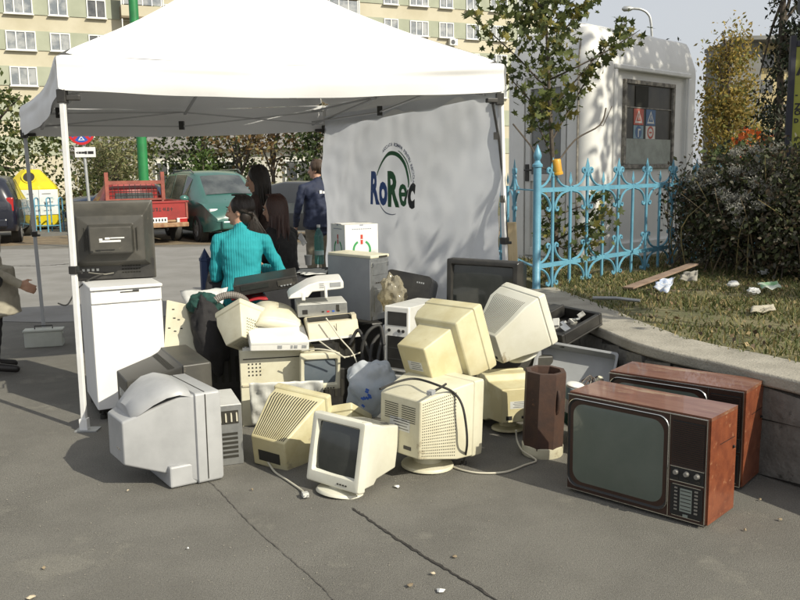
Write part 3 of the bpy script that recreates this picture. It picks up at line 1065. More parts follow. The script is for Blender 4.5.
mb = MB()
for x, bgm, ink in ((.28, m_red, m_wh), (.56, m_blue, m_wh)):
    x = wx0 + x + .02
    mb.box((x, .037, 1.695), (.22, .006, .19), bgm)
    ktri(mb, x, 1.69, .085, ink, .0335)
    ktri(mb, x, 1.688, .055, bgm, .0330)
    mb.box((x, .0325, 1.685), (.015, .001, .05), ink)
for x, bgm in ((.28, m_lb), (.56, m_wh)):
    x = wx0 + x + .02
    mb.box((x, .037, 1.515), (.22, .006, .155), bgm)
kdisc(mb, wx0 + .30, 1.515, .075, m_blue, .0335)
mb.box((wx0 + .30, .033, 1.50), (.02, .001, .09), m_wh)
mb.box((wx0 + .32, .0328, 1.545), (.06, .001, .02), m_wh)
kdisc(mb, wx0 + .58, 1.515, .077, m_red, .0335)
kdisc(mb, wx0 + .58, 1.515, .05, m_wh, .0330)
mb.box((wx0 + .58, .0325, 1.515), (.06, .001, .02), m_red)
mb.build('warning_notices', win, smooth=0)
# raised outer moulding round the recess
mb = MB()
for a, b in (((.44, 2.21), (2.22, 2.27)), ((.44, .15), (.50, 2.21)), ((2.16, .15), (2.22, 2.21))):
    mb.box(((a[0] + b[0]) / 2, -.004, (a[1] + b[1]) / 2), (b[0] - a[0], .045, b[1] - a[1]), m_fib)
mb.build('window_surround', kio, smooth=35, bevel=.015)
# door on the side face (x = 0 plane)
mb = MB()
m_doorf = mat('white_door_frame', (0.60, 0.60, 0.58), 0.5, (0.52, 0.52, 0.5), 3)
for y0, y1, z0, z1 in ((.34, .41, .06, 2.1), (.85, .92, .06, 2.1), (.41, .85, 2.02, 2.1), (.41, .85, .06, .16), (.41, .85, .95, 1.03)):
    mb.box((.03, (y0 + y1) / 2, (z0 + z1) / 2), (.05, y1 - y0, z1 - z0), m_doorf)
mb.box((.045, .63, .55), (.012, .44, .80), m_doorf)
dr = mb.build('door', kio, smooth=0, bevel=.006)
mb = MB()
mb.box((.045, .63, 1.525), (.012, .44, .99), mat('grey_door_glass', (.13, .135, .13), .15, (.18, .185, .18), 2, spec=.7))
mb.build('pane', dr, smooth=0)
mb = MB()
mb.box((-.0, .885, 1.05), (.02, .05, .2), M['black'])
mb.tube([(-.005, .885, 1.08), (-.05, .885, 1.08), (-.05, .79, 1.08)], .012, M['black'])
mb.build('handle', dr)
# roof dome
mb = MB()
mb.loft([rr_xy(KW, KD, .3, KH + .0, .34), rr_xy(KW, KD, .3, KH + .06, .36), rr_xy(KW, KD, .2, KH + .10, .46)], m_fib)
mb.build('roof_hatch', kio, smooth=50)
# seam strip and drain pipe on the corner of the side face
mb = MB()
mb.tube([(-.012, .17, 0.02), (-.012, .17, KH - .42), (.045, .19, KH - .2), (.16, .24, KH - .03)], .012, m_sealant, 6)
mb.build('seam', kio)

# ================================================================== FENCE
m_fence = mat('turquoise_paint', (0.125, 0.325, 0.44), 0.42, (0.10, 0.27, 0.38), 9, bump=.15, bs=60, wear=((0.14, 0.11, 0.08), 14, 0.67))
fen = thing('iron_fence', 'turquoise blue wrought iron fence with spear tops and scrolls in front of the kiosk', 'fence')
F0 = Vector((1.23, 7.5, GZ - .02))
F1 = Vector((3.24, 9.52, GZ - .02))
fd = (F1 - F0).normalized()


def scroll(mb, o, d, up, r, m, flip=1, T=None):
    """C scroll lying in the fence plane: starts at the rail and curls at its tip"""
    pts = []
    for k in range(15):
        t = k / 14
        a = R(-90 + 265 * t)
        rad = r * (1 - .62 * max(0, t - .45))
        pts.append(o + d * flip * (math.cos(a) * rad) + Vector((0, 0, up * (r + math.sin(a) * rad))))
    mb.tube(pts, .0065, m, 5)


def picket(base, tall, i):
    mb = MB()
    top = 1.16 if tall else 1.03
    b = base
    mb.tube([b + Vector((0, 0, .0)), b + Vector((0, 0, top - .10))], .0155, m_fence, 8)
    s = .050 if tall else .040
    q = b + Vector((0, 0, top - .10))
    for k in range(1):
        vs = [q, q + fd * s * .7 + Vector((0, 0, .045)), q + Vector((0, 0, .13)), q - fd * s * .7 + Vector((0, 0, .045))]
        nn = Vector((fd.y, -fd.x, 0)) * .012
        mb.add([v + nn * .15 for v in vs] + [v - nn * .15 for v in vs] + [q + nn + Vector((0, 0, .05)), q - nn + Vector((0, 0, .05))],
               [(0, 1, 8), (1, 2, 8), (2, 3, 8), (3, 0, 8), (5, 4, 9), (6, 5, 9), (7, 6, 9), (4, 7, 9)], m_fence)
    if tall:
        for sg in (-1, 1):
            pts = [q + Vector((0, 0, -.03)), q + fd * sg * .04 + Vector((0, 0, .025)), q + fd * sg * .075 + Vector((0, 0, .03)), q + fd * sg * .085 + Vector((0, 0, .0)), q + fd * sg * .062 + Vector((0, 0, -.012))]
            mb.tube(smoothpath(pts, 3), .011, m_fence, 6)
        mb.tube([q + Vector((0, 0, -.045)), q + Vector((0, 0, -.025))], .021, m_fence, 8)
    o = mb.build('picket', fen, smooth=50)
    if tall:
        for zr, up in ((.90, 1), (.90, -1), (.22, 1), (.22, -1)):
            for sg in (-1, 1):
                sb = MB()
                ctr = b + fd * sg * .012 + Vector((0, 0, zr))
                pts = []
                for k in range(12):
                    a = R(200 * k / 11)
                    rad = .085 * (1 - .25 * k / 11)
                    pts.append(ctr + fd * sg * (.088 - rad * math.cos(a)) * 1.0 + Vector((0, 0, up * (.165 - rad * math.sin(a) - .04 * k / 11))))
                # quarter sweep from picket down to the rail, curling at the picket end
                pts = [ctr + fd * sg * .235 + Vector((0, 0, up * .018)), ctr + fd * sg * .135 + Vector((0, 0, up * .038)), ctr + fd * sg * .060 + Vector((0, 0, up * .090)), ctr + fd * sg * .026 + Vector((0, 0, up * .155)),
                       ctr + fd * sg * .042 + Vector((0, 0, up * .190)), ctr + fd * sg * .072 + Vector((0, 0, up * .182)), ctr + fd * sg * .068 + Vector((0, 0, up * .155))]
                sb.tube(smoothpath(pts, 4), .0115, m_fence, 6)
                sb.build('scroll', o, smooth=50)


def post(p, label=None):
    mb = MB()
    T = Matrix.Translation(p)
    mb.lathe([(.045, -.02), (.045, .02), (.036, .03), (.036, 1.10), (.046, 1.105), (.046, 1.125), (.03, 1.14), (.022, 1.16), (.034, 1.185), (.037, 1.205), (.028, 1.235), (.012, 1.275), (.003, 1.30)], m_fence, 14, T=T)
    return mb.build('post', fen, smooth=45)


post(F0)
sp = .285
k = 0
while k < 16:
    p = F0 + fd * (.24 + sp * k)
    picket(p, k % 2 == 0, k)
    k += 1
endp = F0 + fd * (.24 + sp * 16)
mb = MB()
for zr in (.22, .90):
    mb.bar(F0 + Vector((0, 0, zr)), endp + Vector((0, 0, zr)), .020, .040, m_fence)
mb.build('rail', fen)
post(endp)
# return run going back behind the tent
fdm = fd
fd = Vector((-.02, 1, 0)).normalized()
G0 = F0 + Vector((-.19, .25, 0))
for k in range(3):
    picket(F0 + Vector((-.14, .45, 0)) + fd * (.42 * k), k % 2 == 0, k)
mb = MB()
for zr in (.22, .90):
    mb.bar(F0 + Vector((-.02, 0, zr)), F0 + Vector((-.16, 1.6, zr)), .030, .012, m_fence)
mb.build('rail', fen)
fd = fdm
# yellow cup on a picket
p = W(557, 178, Y=7.72)
mb = MB()
m_cup = mat('orange_yellow_plastic', (0.62, 0.33, 0.03), 0.45, (0.55, 0.28, 0.03), 12)
mb.lathe([(.046, -.07), (.049, -.068), (.049, -.05), (.043, -.045), (.041, .06), (.035, .07), (.0, .072)], m_cup, 18)
o = mb.build('plastic_cup', None, smooth=40, loc=W(557, 167, Y=7.68), rot=(R(6), R(-8), 0))
tag(o, 'yellow plastic cup stuck upside down on the blue fence', 'cup')

# ================================================================== SAPLING at the fence
sap = thing('maple_sapling', 'slender leafy maple sapling growing between the blue fence and kiosk', 'tree')
Ys = 8.25
mb = MB()
tr = smoothpath([W(556, 262, Y=Ys), W(555, 210, Y=Ys), W(552, 150, Y=Ys), W(549, 90, Y=Ys), W(547, 40, Y=Ys), W(543, -10, Y=Ys), W(541, -45, Y=Ys)], 4)
mb.tube(tr, [.028 * (1 - .75 * i / len(tr)) for i in range(len(tr))], m_bark, 7)
mb.build('trunk', sap)
br = [[(549, 92), (520, 60), (488, 30), (472, 12)], [(550, 110), (585, 70), (612, 38), (626, 22)], [(551, 120), (530, 100), (510, 78), (494, 60)], [(548, 60), (565, 30), (583, 5), (590, -15)], [(547, 30), (525, 12), (500, -8)], [(552, 140), (575, 100), (598, 60), (618, 30)], [(553, 160), (540, 130), (528, 112)], [(549, 80), (600, 55), (640, 30)], [(546, 10), (520, -10), (490, -25)], [(545, 0), (570, -20), (590, -40)],
      [(556, 215), (585, 205), (612, 195)], [(556, 235), (545, 210), (538, 195)], [(556, 240), (585, 225), (605, 218)], [(556, 245), (575, 250), (600, 240)]]
mb = MB()
lp = []
rgs = random.Random(12)
for i, b in enumerate(br):
    pth = smoothpath([W(px, py, Y=Ys + rgs.uniform(-.25, .25) * (j > 0)) for j, (px, py) in enumerate(b)], 6)
    mb.tube(pth, [.010 * (1 - .75 * j / len(pth)) for j in range(len(pth))], m_bark, 5)
    for j in range(3, len(pth)):
        for q in range(rgs.choice((3, 4, 5)) if i < 10 else 3):
            lp.append(pth[j] + Vector((rgs.gauss(0, .06), rgs.gauss(0, .07), rgs.gauss(-.02, .06))))
mb.build('branches', sap)
for i, (px, py, sx, sy, nn) in enumerate([(555, 40, 22, 38, 150), (535, 20, 28, 22, 90), (548, 75, 18, 20, 70), (560, 100, 14, 16, 44), (545, 112, 10, 14, 34), (525, 15, 28, 14, 50), (510, 40, 14, 16, 26), (560, 0, 24, 14, 60), (498, 8, 16, 10, 20), (555, 205, 8, 20, 30), (590, 228, 18, 16, 46), (600, 205, 13, 12, 24), (545, 235, 9, 22, 34), (572, 250, 14, 10, 22)]):
    for _ in range(int(nn * .95)):
        lp.append(W(rgs.gauss(px, sx * .62), rgs.gauss(py, sy * .62), Y=Ys + rgs.gauss(0, .2)))


def maple_leaves(name, P, size, mats, parent, rg):
    """five-lobed leaf outlines, slightly cupped"""
    shape = [(0, -.5), (.12, -.28), (.42, -.34), (.28, -.1), (.5, .12), (.2, .12), (0, .5), (-.2, .12), (-.5, .12), (-.28, -.1), (-.42, -.34), (-.12, -.28)]
    mb = MB()
    for p in P:
        s = size * rg.uniform(.6, 1.25)
        q = Euler((rg.gauss(.9, .6), rg.gauss(0, .6), rg.uniform(0, 6.28))).to_matrix()
        vs = [p + q @ Vector((x * s, y * s, .12 * s * (abs(x) * 2) ** 1.5)) for x, y in shape]
        mb.add(vs + [p], [(i, (i + 1) % 12, 12) for i in range(12)], rg.choice(mats))
    o = MB.build(mb, name, parent, smooth=0)
    return o


maple_leaves('crown', lp, .092, [LM[0], LM[0], LM[1], LM[1], LM[2]], sap, rgs)
# bare stick lodged in the fence
mb = MB()
mb.tube(smoothpath([W(513, 124, Y=7.9), W(530, 145, Y=7.8), W(548, 170, Y=7.7), W(575, 140, Y=7.9), W(600, 125, Y=8.0), W(606, 108, Y=8.05)], 4), .008, m_bark, 5)
mb.tube([W(600, 125, Y=8.0), W(603, 126, Y=8.02), W(612, 106, Y=8.05)], .004, m_bark, 5)
tag(mb.build('stick'), 'thin bent bare stick caught on the fence beside the yellow cup', 'stick')

# ================================================================== SIGNS AND POLES
m_galv = mat('galvanised_pole', (0.42, 0.43, 0.43), 0.45, (0.34, 0.35, 0.35), 9, metal=.5)
m_signred = mat('sign_red', (0.55, 0.025, 0.03), 0.4)
m_signblue = mat('sign_blue', (0.03, 0.10, 0.42), 0.4)
m_signwhite = mat('sign_white', (0.75, 0.75, 0.75), 0.4)
m_ink = mat('black_ink', (0.02, 0.02, 0.02), 0.6)
sg = thing('no_stopping_sign', 'round red and blue no stopping sign on a grey pole behind the black television', 'sign', (-7.02, 19, 0))
mb = MB()
mb.tube([(.08, .05, -.05), (.0, .05, 2.95)], .035, m_galv, 10)
mb.build('pole', sg)
mb = MB()
Tc = Matrix.Translation((.0, 0, 2.62)) @ Matrix.Rotation(R(90), 4, 'X')
mb.lathe([(.30, -.01), (.30, .01)], m_signred, 36, T=Tc)
mb.lathe([(.245, .008), (.245, .0115)], m_signblue, 36, T=Tc)
for a in (45, -45):
    mb.box((0, 0, .0125), (.50, .062, .003), m_signred, T=Tc @ Matrix.Rotation(R(a), 4, 'Z'))
for a in (0,):
    mb.add([(-.075, -.20, .014), (.075, -.20, .014), (0, -.105, .014)], [(0, 1, 2)], m_signwhite, T=Tc)
    mb.add([(-.042, -.185, .0145), (.042, -.185, .0145), (0, -.135, .0145)], [(0, 1, 2)], m_signblue, T=Tc)
mb.build('sign_disc', sg, smooth=30)
mb = MB()
mb.box((.06, 0, 2.16), (.46, .012, .22), m_signwhite)
for x, w_ in ((-.13, .06), (-.05, .07), (.02, .05), (.10, .06), (.17, .07)):
    mb.box((.06 + x * .9, -.0075, 2.15), (w_, .003, .045 + .02 * (x > 0)), m_ink)
mb.add([(.06 - .21, -.008, 2.15), (.06 - .16, -.008, 2.18), (.06 - .16, -.008, 2.12)], [(0, 1, 2)], m_ink)
mb.build('text_plate', sg, smooth=0)

m_green = mat('green_pole_paint', (0.02, 0.20, 0.06), 0.45, (0.018, 0.16, 0.05), 5)
gp = MB()
gp.tube([(0, 0, -.05), (0, 0, 14)], [.16, .11], m_green, 16)
gp.lathe([(.24, 0), (.24, .3), (.17, .36)], m_green, 16)
tag(gp.build('lamp_post', loc=W(144, 225, z=0) * 1.0 if False else (-7.79, 26, 0)), 'thick bright green lamp post rising behind the red pickup', 'pole')

sl = thing('street_lamp', 'thin street lamp with curved arm above the kiosk roof', 'street lamp')
mb = MB()
pp_ = [W(655, 130, Y=36), W(653, 60, Y=36), W(651, 24, Y=36), W(648, 14, Y=36), W(641, 9.5, Y=36), W(632, 8.5, Y=36)]
pp_[0].z = 0
mb.tube([pp_[0]] + smoothpath(pp_[1:], 4), .05, m_galv, 8)
mb.build('pole', sl)
mb = MB()
a, b = W(633, 8.5, Y=36), W(622, 9, Y=36)
mb.tube([a, a.lerp(b, .3), a.lerp(b, .8), b], [.05, .11, .11, .04], m_galv, 10)
mb.build('lamp_head', sl)

# yellow notice board at the right edge
m_yel = mat('yellow_board', (0.30, 0.31, 0.045), 0.55, (0.25, 0.26, 0.04), 4)
m_dkfr = mat('dark_blue_frame', (0.012, 0.013, 0.028), 0.5, (0.02, 0.02, 0.03), 8)
nb = thing('notice_board', 'yellow lettered notice board in a dark frame cut by the right edge', 'notice board', tuple(W(783.5, 225, Y=8.9)), (0, 0, -3))
nb.location.z = GZ - .02
nz = nb.location.z
zt, zb = W(790, 46, Y=8.9).z - nz, W(790, 156, Y=8.9).z - nz
mb = MB()
for x in (0, 1.06):
    mb.box((x, 0, (zt + .1) / 2), (.058, .05, zt + .1), m_dkfr)
mb.box((.53, 0, zt + .02), (1.0, .045, .06), m_dkfr)
mb.box((.53, 0, zb - .03), (1.0, .045, .06), m_dkfr)
mb.build('frame', nb, smooth=0, bevel=.006)
mb = MB()
mb.box((.53, 0, (zt + zb) / 2), (1.0, .02, zt - zb), m_yel)
mb.build('board', nb, smooth=0)
mb = MB()
# only the first letters of each line show in the photograph; the rest of every line is cut by its edge
for txt, py, sz in (('A', 68, .20), ('-', 95, .06), ('ZA', 107, .075), ('CO', 113, .055), ('D', 121, .05), ('ATE', 146, .06)):
    z = W(796, py, Y=8.9).z - nz
    text_into(mb, txt, sz * 1.2, Matrix.Translation((.045, -.0125, z)) @ Matrix.Rotation(R(90), 4, 'X'), m_ink, bold=.004, ext=.001, align='LEFT')
mb.build('lettering', nb, smooth=0)
mb = MB()
Tm = Matrix.Translation((.21, .0, W(800, 6, Y=8.9).z - nz)) @ Matrix.Rotation(R(90), 4, 'X')
mb.lathe([(.02, -.02), (.17, -.012), (.19, .0), (.19, .012), (.17, .02)], m_dkgal := mat('dull_grey_sheet', (.09, .095, .095), .6, (.065, .07, .07), 6), 28, T=Tm)
mb.tube([(.21, .03, zt), (.21, .03, zt + .35)], .02, m_dkfr, 8)
mb.build('round_disc', nb)

# blue iron bollard behind the turquoise sweater
bp_ = W(206, 330, Y=7.6)
mb = MB()
m_navy = mat('dark_blue_paint', (0.02, 0.045, 0.14), 0.5, (0.03, 0.055, 0.13), 12, wear=((0.4, 0.4, 0.4), 9, .68))
bz = W(205, 248, Y=7.6).z
mb.lathe([(.05, 0), (.05, bz - .12), (.055, bz - .115), (.055, bz - .09), (.045, bz - .085), (.0, bz)], m_navy, 6)
tag(mb.build('bollard', loc=(W(205, 260, Y=7.6).x, 7.6, 0), smooth=30), 'dark blue pointed iron post beside the woman in turquoise', 'bollard')

# ================================================================== VEHICLES
m_cg = mat('car_glass', (0.035, 0.042, 0.045), 0.06, (0.09, 0.10, 0.10), 1.6, spec=0.8)
m_lens = mat('head_lamp_lens', (0.55, 0.56, 0.56), 0.15, spec=.8)
m_redlens = mat('red_lamp_lens', (0.35, 0.02, 0.02), 0.2)
m_plate = mat('number_plate', (0.72, 0.72, 0.70), 0.4)
m_rim = mat('alloy_rim', (0.36, 0.36, 0.36), 0.4, metal=.6)


def paint(n, c, c2=None):
    return mat(n, c, 0.3, c2 or tuple(x * .85 for x in c), 1.5, coat=0.5)


def car(name, label, loc, yaw, pm, st, glass_side, wind, rearw, wheels, wr=.31, group=None, lower=None, cat='car', halfw=.85, plate_f=None, plate_r=None, lampf=None, lampr=None, mirror=None, rails=False):
    """st: stations (x, zbottom, zbelt, zroof, wb, wbelt, wroof); x forward, y left"""
    t = thing(name, label, cat, loc, (0, 0, yaw), group)
    rings = []
    for x, zb, zl, zr, wb, wl_, wr_ in st:
        h = [(-wb, zb), (-wl_ * 1.0, zb + .18), (-wl_, (zb + zl) / 2 + .05), (-wl_ * .985, zl), (-wr_ - .02, zr - .05), (-wr_ + .09, zr), (0, zr + .025)]
        h2 = [(-a, b) for a, b in reversed(h[:-1])]
        rings.append([Vector((x, a, b)) for a, b in h + h2])
    mb = MB()
    mb.loft(rings, pm)
    body = mb.build('body', t, smooth=50)
    for (i, j) in glass_side:
        for sgn, a_, b_ in ((-1, 3, 4), (1, -3, -4)):
            p = [rings[i][a_], rings[j][a_], rings[j][b_], rings[i][b_]]
            c = sum(p, Vector()) / 4
            q = []
            for v in p:
                d = c - v
                q.append(v + d.normalized() * .065 + Vector((0, sgn * .006, 0)))
            g = MB().quad(*q, m_cg)
            g.add([v + Vector((0, -sgn * .004, 0)) for v in q], [(0, 1, 2, 3)], m_cg)
            g.build('window', t, smooth=0)
    for nm, (i, j), dx in (('windscreen', wind, .008), ('rear_window', rearw, -.008)):
        if i is None:
            continue
        g = MB()
        A = [rings[i][k] for k in (4, 5, 6, 7, 8)]
        Bq = [rings[j][k] for k in (4, 5, 6, 7, 8)]
        vs = []
        for r_, o in ((A, Bq), (Bq, A)):
            for k, v in enumerate(r_):
                w = v.lerp(o[k], .06)
                w = Vector((w.x + dx, w.y * .90, w.z + .012))
                vs.append(w)
        g.add(vs, [(k, k + 1, k + 6, k + 5) for k in range(4)], m_cg)
        g.build(nm, t, smooth=60)
    for x, y in wheels:
        s = 1 if y > 0 else -1
        Tw = Matrix.Translation((x, y, wr)) @ Matrix.Rotation(R(-90 * s), 4, 'X')
        mb = MB()
        mb.lathe([(wr * .6, -.09), (wr * .94, -.09), (wr, -.05), (wr, .05), (wr * .94, .085), (wr * .66, .09), (wr * .64, .06)], M['rubber'], 24, T=Tw)
        w = mb.build('wheel', t, smooth=40)
        mb = MB()
        mb.lathe([(wr * .65, .03), (wr * .62, .075), (wr * .5, .06), (wr * .2, .075), (.02, .078)], m_rim, 20, T=Tw)
        for k in range(5):
            mb.box((wr * .4, 0, .076), (wr * .42, .055, .015), m_rim, T=Tw @ Matrix.Rotation(R(72 * k), 4, 'Z'))
        mb.build('rim', w, smooth=40)
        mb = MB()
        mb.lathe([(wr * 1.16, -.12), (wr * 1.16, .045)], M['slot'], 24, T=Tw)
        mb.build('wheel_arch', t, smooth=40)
    f, r = st[-1], st[0]
    for s in (-1, 1):
        mb = MB()
        mb.box((f[0] - .02, s * (f[4] - .02), (f[1] + f[2]) / 2 + .18), (.12, .34, .17), m_lens) if lampf is None else mb.box((lampf[0], s * lampf[1], lampf[2]), lampf[3], m_lens)
        mb.build('headlight', t, smooth=0, bevel=.03)
    for s in (-1, 1):
        mb = MB()
        if lampr is None:
            mb.box((r[0] + .03, s * (r[4] - .08), (r[1] + r[2]) / 2 + .22), (.12, .2, .2), m_redlens)
        else:
            mb.box((lampr[0], s * lampr[1], lampr[2]), lampr[3], m_redlens)
        mb.build('tail_light', t, smooth=0, bevel=.03)
    for pl, dx in ((plate_f, 1), (plate_r, -1)):
        if pl:
            mb = MB().box(pl, (.02, .52, .12), m_plate)
            mb.box((pl[0] + dx * .012, .245, pl[2]), (.002, .03, .1), m_signblue)
            for k in range(6):
                mb.box((pl[0] + dx * .012, .17 - k * .068, pl[2]), (.002, .036, .065), m_ink)
            mb.build('number_plate', t, smooth=0)
    if mirror:
        for s in (-1, 1):
            mb = MB().ball((mirror[0], s * mirror[1], mirror[2]), (.07, .12, .09), pm)
            mb.build('mirror', t, smooth=60)
    mb = MB()
    if lower:
        MB().box((f[0] + .03, 0, f[1] + .10), (.14, f[4] * 2 - .1, .2), lower).build('bumper', t, smooth=0, bevel=.04)
        MB().box((r[0] - .03, 0, r[1] + .12), (.14, r[4] * 2 - .1, .2), lower).build('bumper', t, smooth=0, bevel=.04)
    if rails:
        for s in (-1, 1):
            mb = MB()
            mb.tube([(-1.5, s * .62, 1.66), (-1.3, s * .63, 1.74), (.2, s * .63, 1.75), (.4, s * .62, 1.67)], .02, m_cg, 6)
            mb.build('roof_rail', t)
    return t


m_teal = paint('teal_car_paint', (0.035, 0.120, 0.102))
van_st = [(-2.25, .38, .95, 1.05, .72, .78, .66), (-2.2, .3, 1.0, 1.35, .8, .84, .64), (-2.05, .28, 1.02, 1.62, .84, .88, .62), (-1.75, .26, 1.02, 1.69, .86, .90, .64), (-.9, .24, 1.0, 1.72, .87, .91, .66), (.1, .24, .99, 1.71, .87, .91, .65), (.55, .24, .98, 1.62, .87, .91, .63), (1.3, .24, 1.0, 1.10, .86, .90, .72), (1.75, .26, .92, .98, .84, .86, .70), (2.1, .28, .75, .82, .78, .80, .64), (2.28, .34, .58, .66, .62, .66, .5)]
car('minivan', 'dark teal green minivan parked facing the tent behind the seated women', (-4.85, 22.2, 0), -60, m_teal, van_st, [(2, 3), (3, 4), (4, 5), (5, 6)], (6, 7), (1, 2), [(1.35, .82), (1.35, -.82), (-1.35, .82), (-1.35, -.82)], .33, lower=m_teal, plate_f=(2.33, 0, .62), lampf=(2.0, .60, .72, (.2, .36, .2)), mirror=(.85, 1.02, 1.05), rails=True, cat='van')
m_blk = paint('black_blue_car_paint', (0.010, 0.012, 0.022))
suv_st = [(-2.2, .42, .95, 1.08, .74, .80, .68), (-2.14, .34, 1.02, 1.35, .82, .86, .66), (-1.95, .32, 1.05, 1.60, .85, .89, .64), (-1.5, .30, 1.05, 1.66, .86, .90, .66), (-.6, .30, 1.02, 1.68, .87, .90, .66), (.2, .30, 1.0, 1.64, .87, .90, .64), (.55, .3, 1.0, 1.52, .87, .90, .62), (1.15, .3, 1.0, 1.08, .86, .88, .7), (1.9, .32, .92, .98, .82, .84, .68), (2.15, .4, .7, .78, .7, .72, .58)]
car('estate_car', 'shiny black estate car seen from behind at the left edge', (-10.85, 22.4, 0), 108, m_blk, suv_st, [(2, 3), (3, 4), (4, 5), (5, 6)], (6, 7), (1, 2), [(1.35, .80), (1.35, -.80), (-1.3, .80), (-1.3, -.80)], .32, lower=m_blk, plate_r=(-2.22, 0, .86), lampr=(-2.08, .76, .98, (.22, .16, .34)), rails=False)
m_dkcar = paint('dark_grey_car_paint', (0.028, 0.030, 0.033))
sal_st = [(-2.1, .40, .80, .90, .70, .76, .62), (-1.9, .3, .92, 1.0, .80, .84, .66), (-1.35, .26, .95, 1.05, .83, .86, .64), (-.75, .24, .94, 1.40, .84, .86, .58), (.0, .24, .93, 1.43, .84, .86, .58), (.45, .24, .92, 1.36, .84, .86, .57), (1.1, .24, .93, .99, .83, .85, .64), (1.8, .26, .84, .90, .78, .82, .62), (2.1, .34, .62, .70, .66, .68, .55)]
car('saloon_car', 'dark saloon car parked behind the standing woman and navy jacket', (-2.65, 21.6, 0), 160, m_dkcar, sal_st, [(2, 3), (3, 4), (4, 5)], (5, 6), (2, 3), [(1.3, .78), (1.3, -.78), (-1.3, .78), (-1.3, -.78)], .30, lower=m_dkcar, mirror=(.75, .95, .98))
m_navyc = paint('navy_car_paint', (0.012, 0.025, 0.055))
car('saloon_car', 'dark blue car half hidden behind the red pickup cab', (-7.95, 26.2, 0), 14, m_navyc, sal_st, [(2, 3), (3, 4), (4, 5)], (5, 6), (2, 3), [(1.3, .78), (1.3, -.78), (-1.3, .78), (-1.3, -.78)], .30, lower=m_navyc)

# red pickup with a rack behind the cab
m_redp = mat('faded_red_paint', (0.30, 0.025, 0.022), 0.45, (0.22, 0.02, 0.018), 3, coat=.2, wear=((0.20, 0.09, 0.05), 5, .66))
m_rackred = mat('oxide_red_paint', (0.28, 0.075, 0.05), 0.6, (0.2, 0.055, 0.04), 6)
pk = thing('pickup_truck', 'old red pickup with red ladder rack seen from behind, bumper rusty', 'pickup truck', (-7.05, 22.15, 0), (0, 0, 121))
mb = MB()
cab_st = [(-.55, .35, .92, 1.30, .74, .78, .58), (-.45, .3, .93, 1.44, .76, .79, .56), (.1, .3, .92, 1.47, .76, .79, .56), (.4, .3, .92, 1.40, .76, .79, .55), (.95, .3, .92, .98, .75, .78, .62), (1.7, .32, .84, .90, .72, .75, .62), (1.95, .4, .6, .7, .64, .66, .54)]
rings = []
for x, zb_, zl, zr, wb, wl_, wr_ in cab_st:
    hh = [(-wb, zb_), (-wl_, zb_ + .15), (-wl_, (zb_ + zl) / 2), (-wl_, zl), (-wr_ - .02, zr - .05), (-wr_ + .08, zr), (0, zr + .02)]
    rings.append([Vector((x, a, b)) for a, b in hh + [(-a, b) for a, b in reversed(hh[:-1])]])
mb.loft(rings, m_redp)
mb.build('cab', pk, smooth=45)
g = MB().quad((-.565, -.5, .98), (-.565, .5, .98), (-.545, .46, 1.27), (-.545, -.46, 1.27), m_cg)
g.build('rear_window', pk, smooth=0)
for s in (-1, 1):
    i, j = 1, 3
    g = MB()
    a_, b_ = (3, 4) if s < 0 else (-3, -4)
    p = [rings[i][a_], rings[j + 1][a_].lerp(rings[j][a_], .35), rings[j][b_], rings[i][b_]]
    c = sum(p, Vector()) / 4
    g.quad(*[v + (c - v).normalized() * .07 + Vector((0, s * .006, 0)) for v in p], m_cg)
    g.build('window', pk, smooth=0)
mb = MB()
mb.box((-1.55, 0, .60), (1.95, 1.52, .05), m_redp)
for s in (-1, 1):
    mb.box((-1.55, s * .74, .80), (1.95, .05, .42), m_redp)
    mb.box((-1.55, s * .775, 1.0), (1.95, .05, .05), m_redp)
mb.box((-.60, 0, .80), (.05, 1.46, .42), m_redp)
mb.build('load_bed', pk, smooth=0, bevel=.01)
mb = MB()
mb.box((-2.56, 0, .80), (.05, 1.50, .44), m_redp)
mb.box((-2.59, 0, 1.0), (.03, 1.50, .05), m_redp)
for s in (-1, 1):
    mb.box((-2.59, s * .725, .80), (.03, .05, .42), m_rackred)
# worn dark lettering, too blurred in the photograph to be read: uneven strokes only
rt_ = random.Random(4)
yy = .46
for k in range(10):
    w_ = rt_.uniform(.045, .075)
    mb.box((-2.5885, yy - w_ / 2, .83), (.004, .016, .085), m_ink)
    mb.box((-2.5887, yy - w_ / 2, .795 + rt_.choice((0, .04, .07))), (.004, w_, .016), m_ink)
    if k % 3:
        mb.box((-2.5889, yy - w_, .83), (.004, .014, .085), m_ink)
    yy -= w_ + .03
mb.build('tailgate', pk, smooth=0, bevel=.006)
mb = MB()
m_rustb = mat('rusty_bumper', (0.34, 0.22, 0.12), 0.7, (0.22, 0.10, 0.05), 7)
mb.box((-2.66, 0, .46), (.10, 1.46, .11), m_rustb)
mb.box((-2.60, 0, .55), (.06, .9, .05), m_rustb)
mb.build('bumper', pk, smooth=0, bevel=.02)
mb = MB()
for k in range(7):
    mb.box((-2.652, -.18 + k * .07, .58), (.003, .036, .06), m_ink)
mb.box((-2.64, .03, .58), (.02, .52, .12), m_plate)
mb.build('number_plate', pk, smooth=0)
for s in (-1, 1):
    mb = MB().box((-2.60, s * .62, .56), (.06, .2, .11), m_redlens)
    mb.box((-2.605, s * .5, .56), (.06, .07, .11), m_lens)
    mb.build('tail_light', pk, smooth=0, bevel=.01)
mb = MB()
for s in (-1, 1):
    mb.box((-.70, s * .70, 1.22), (.07, .09, 1.0), m_rackred)
mb.box((-.70, 0, 1.46), (.06, 1.42, .09), m_rackred)
mb.box((-.70, 0, 1.03), (.05, 1.42, .05), m_rackred)
for k in range(9):
    mb.box((-.70, -.56 + k * .14, 1.24), (.012, .012, .40), m_ink)
for z in (1.14, 1.24, 1.34):
    mb.box((-.70, 0, z), (.012, 1.34, .012), m_ink)
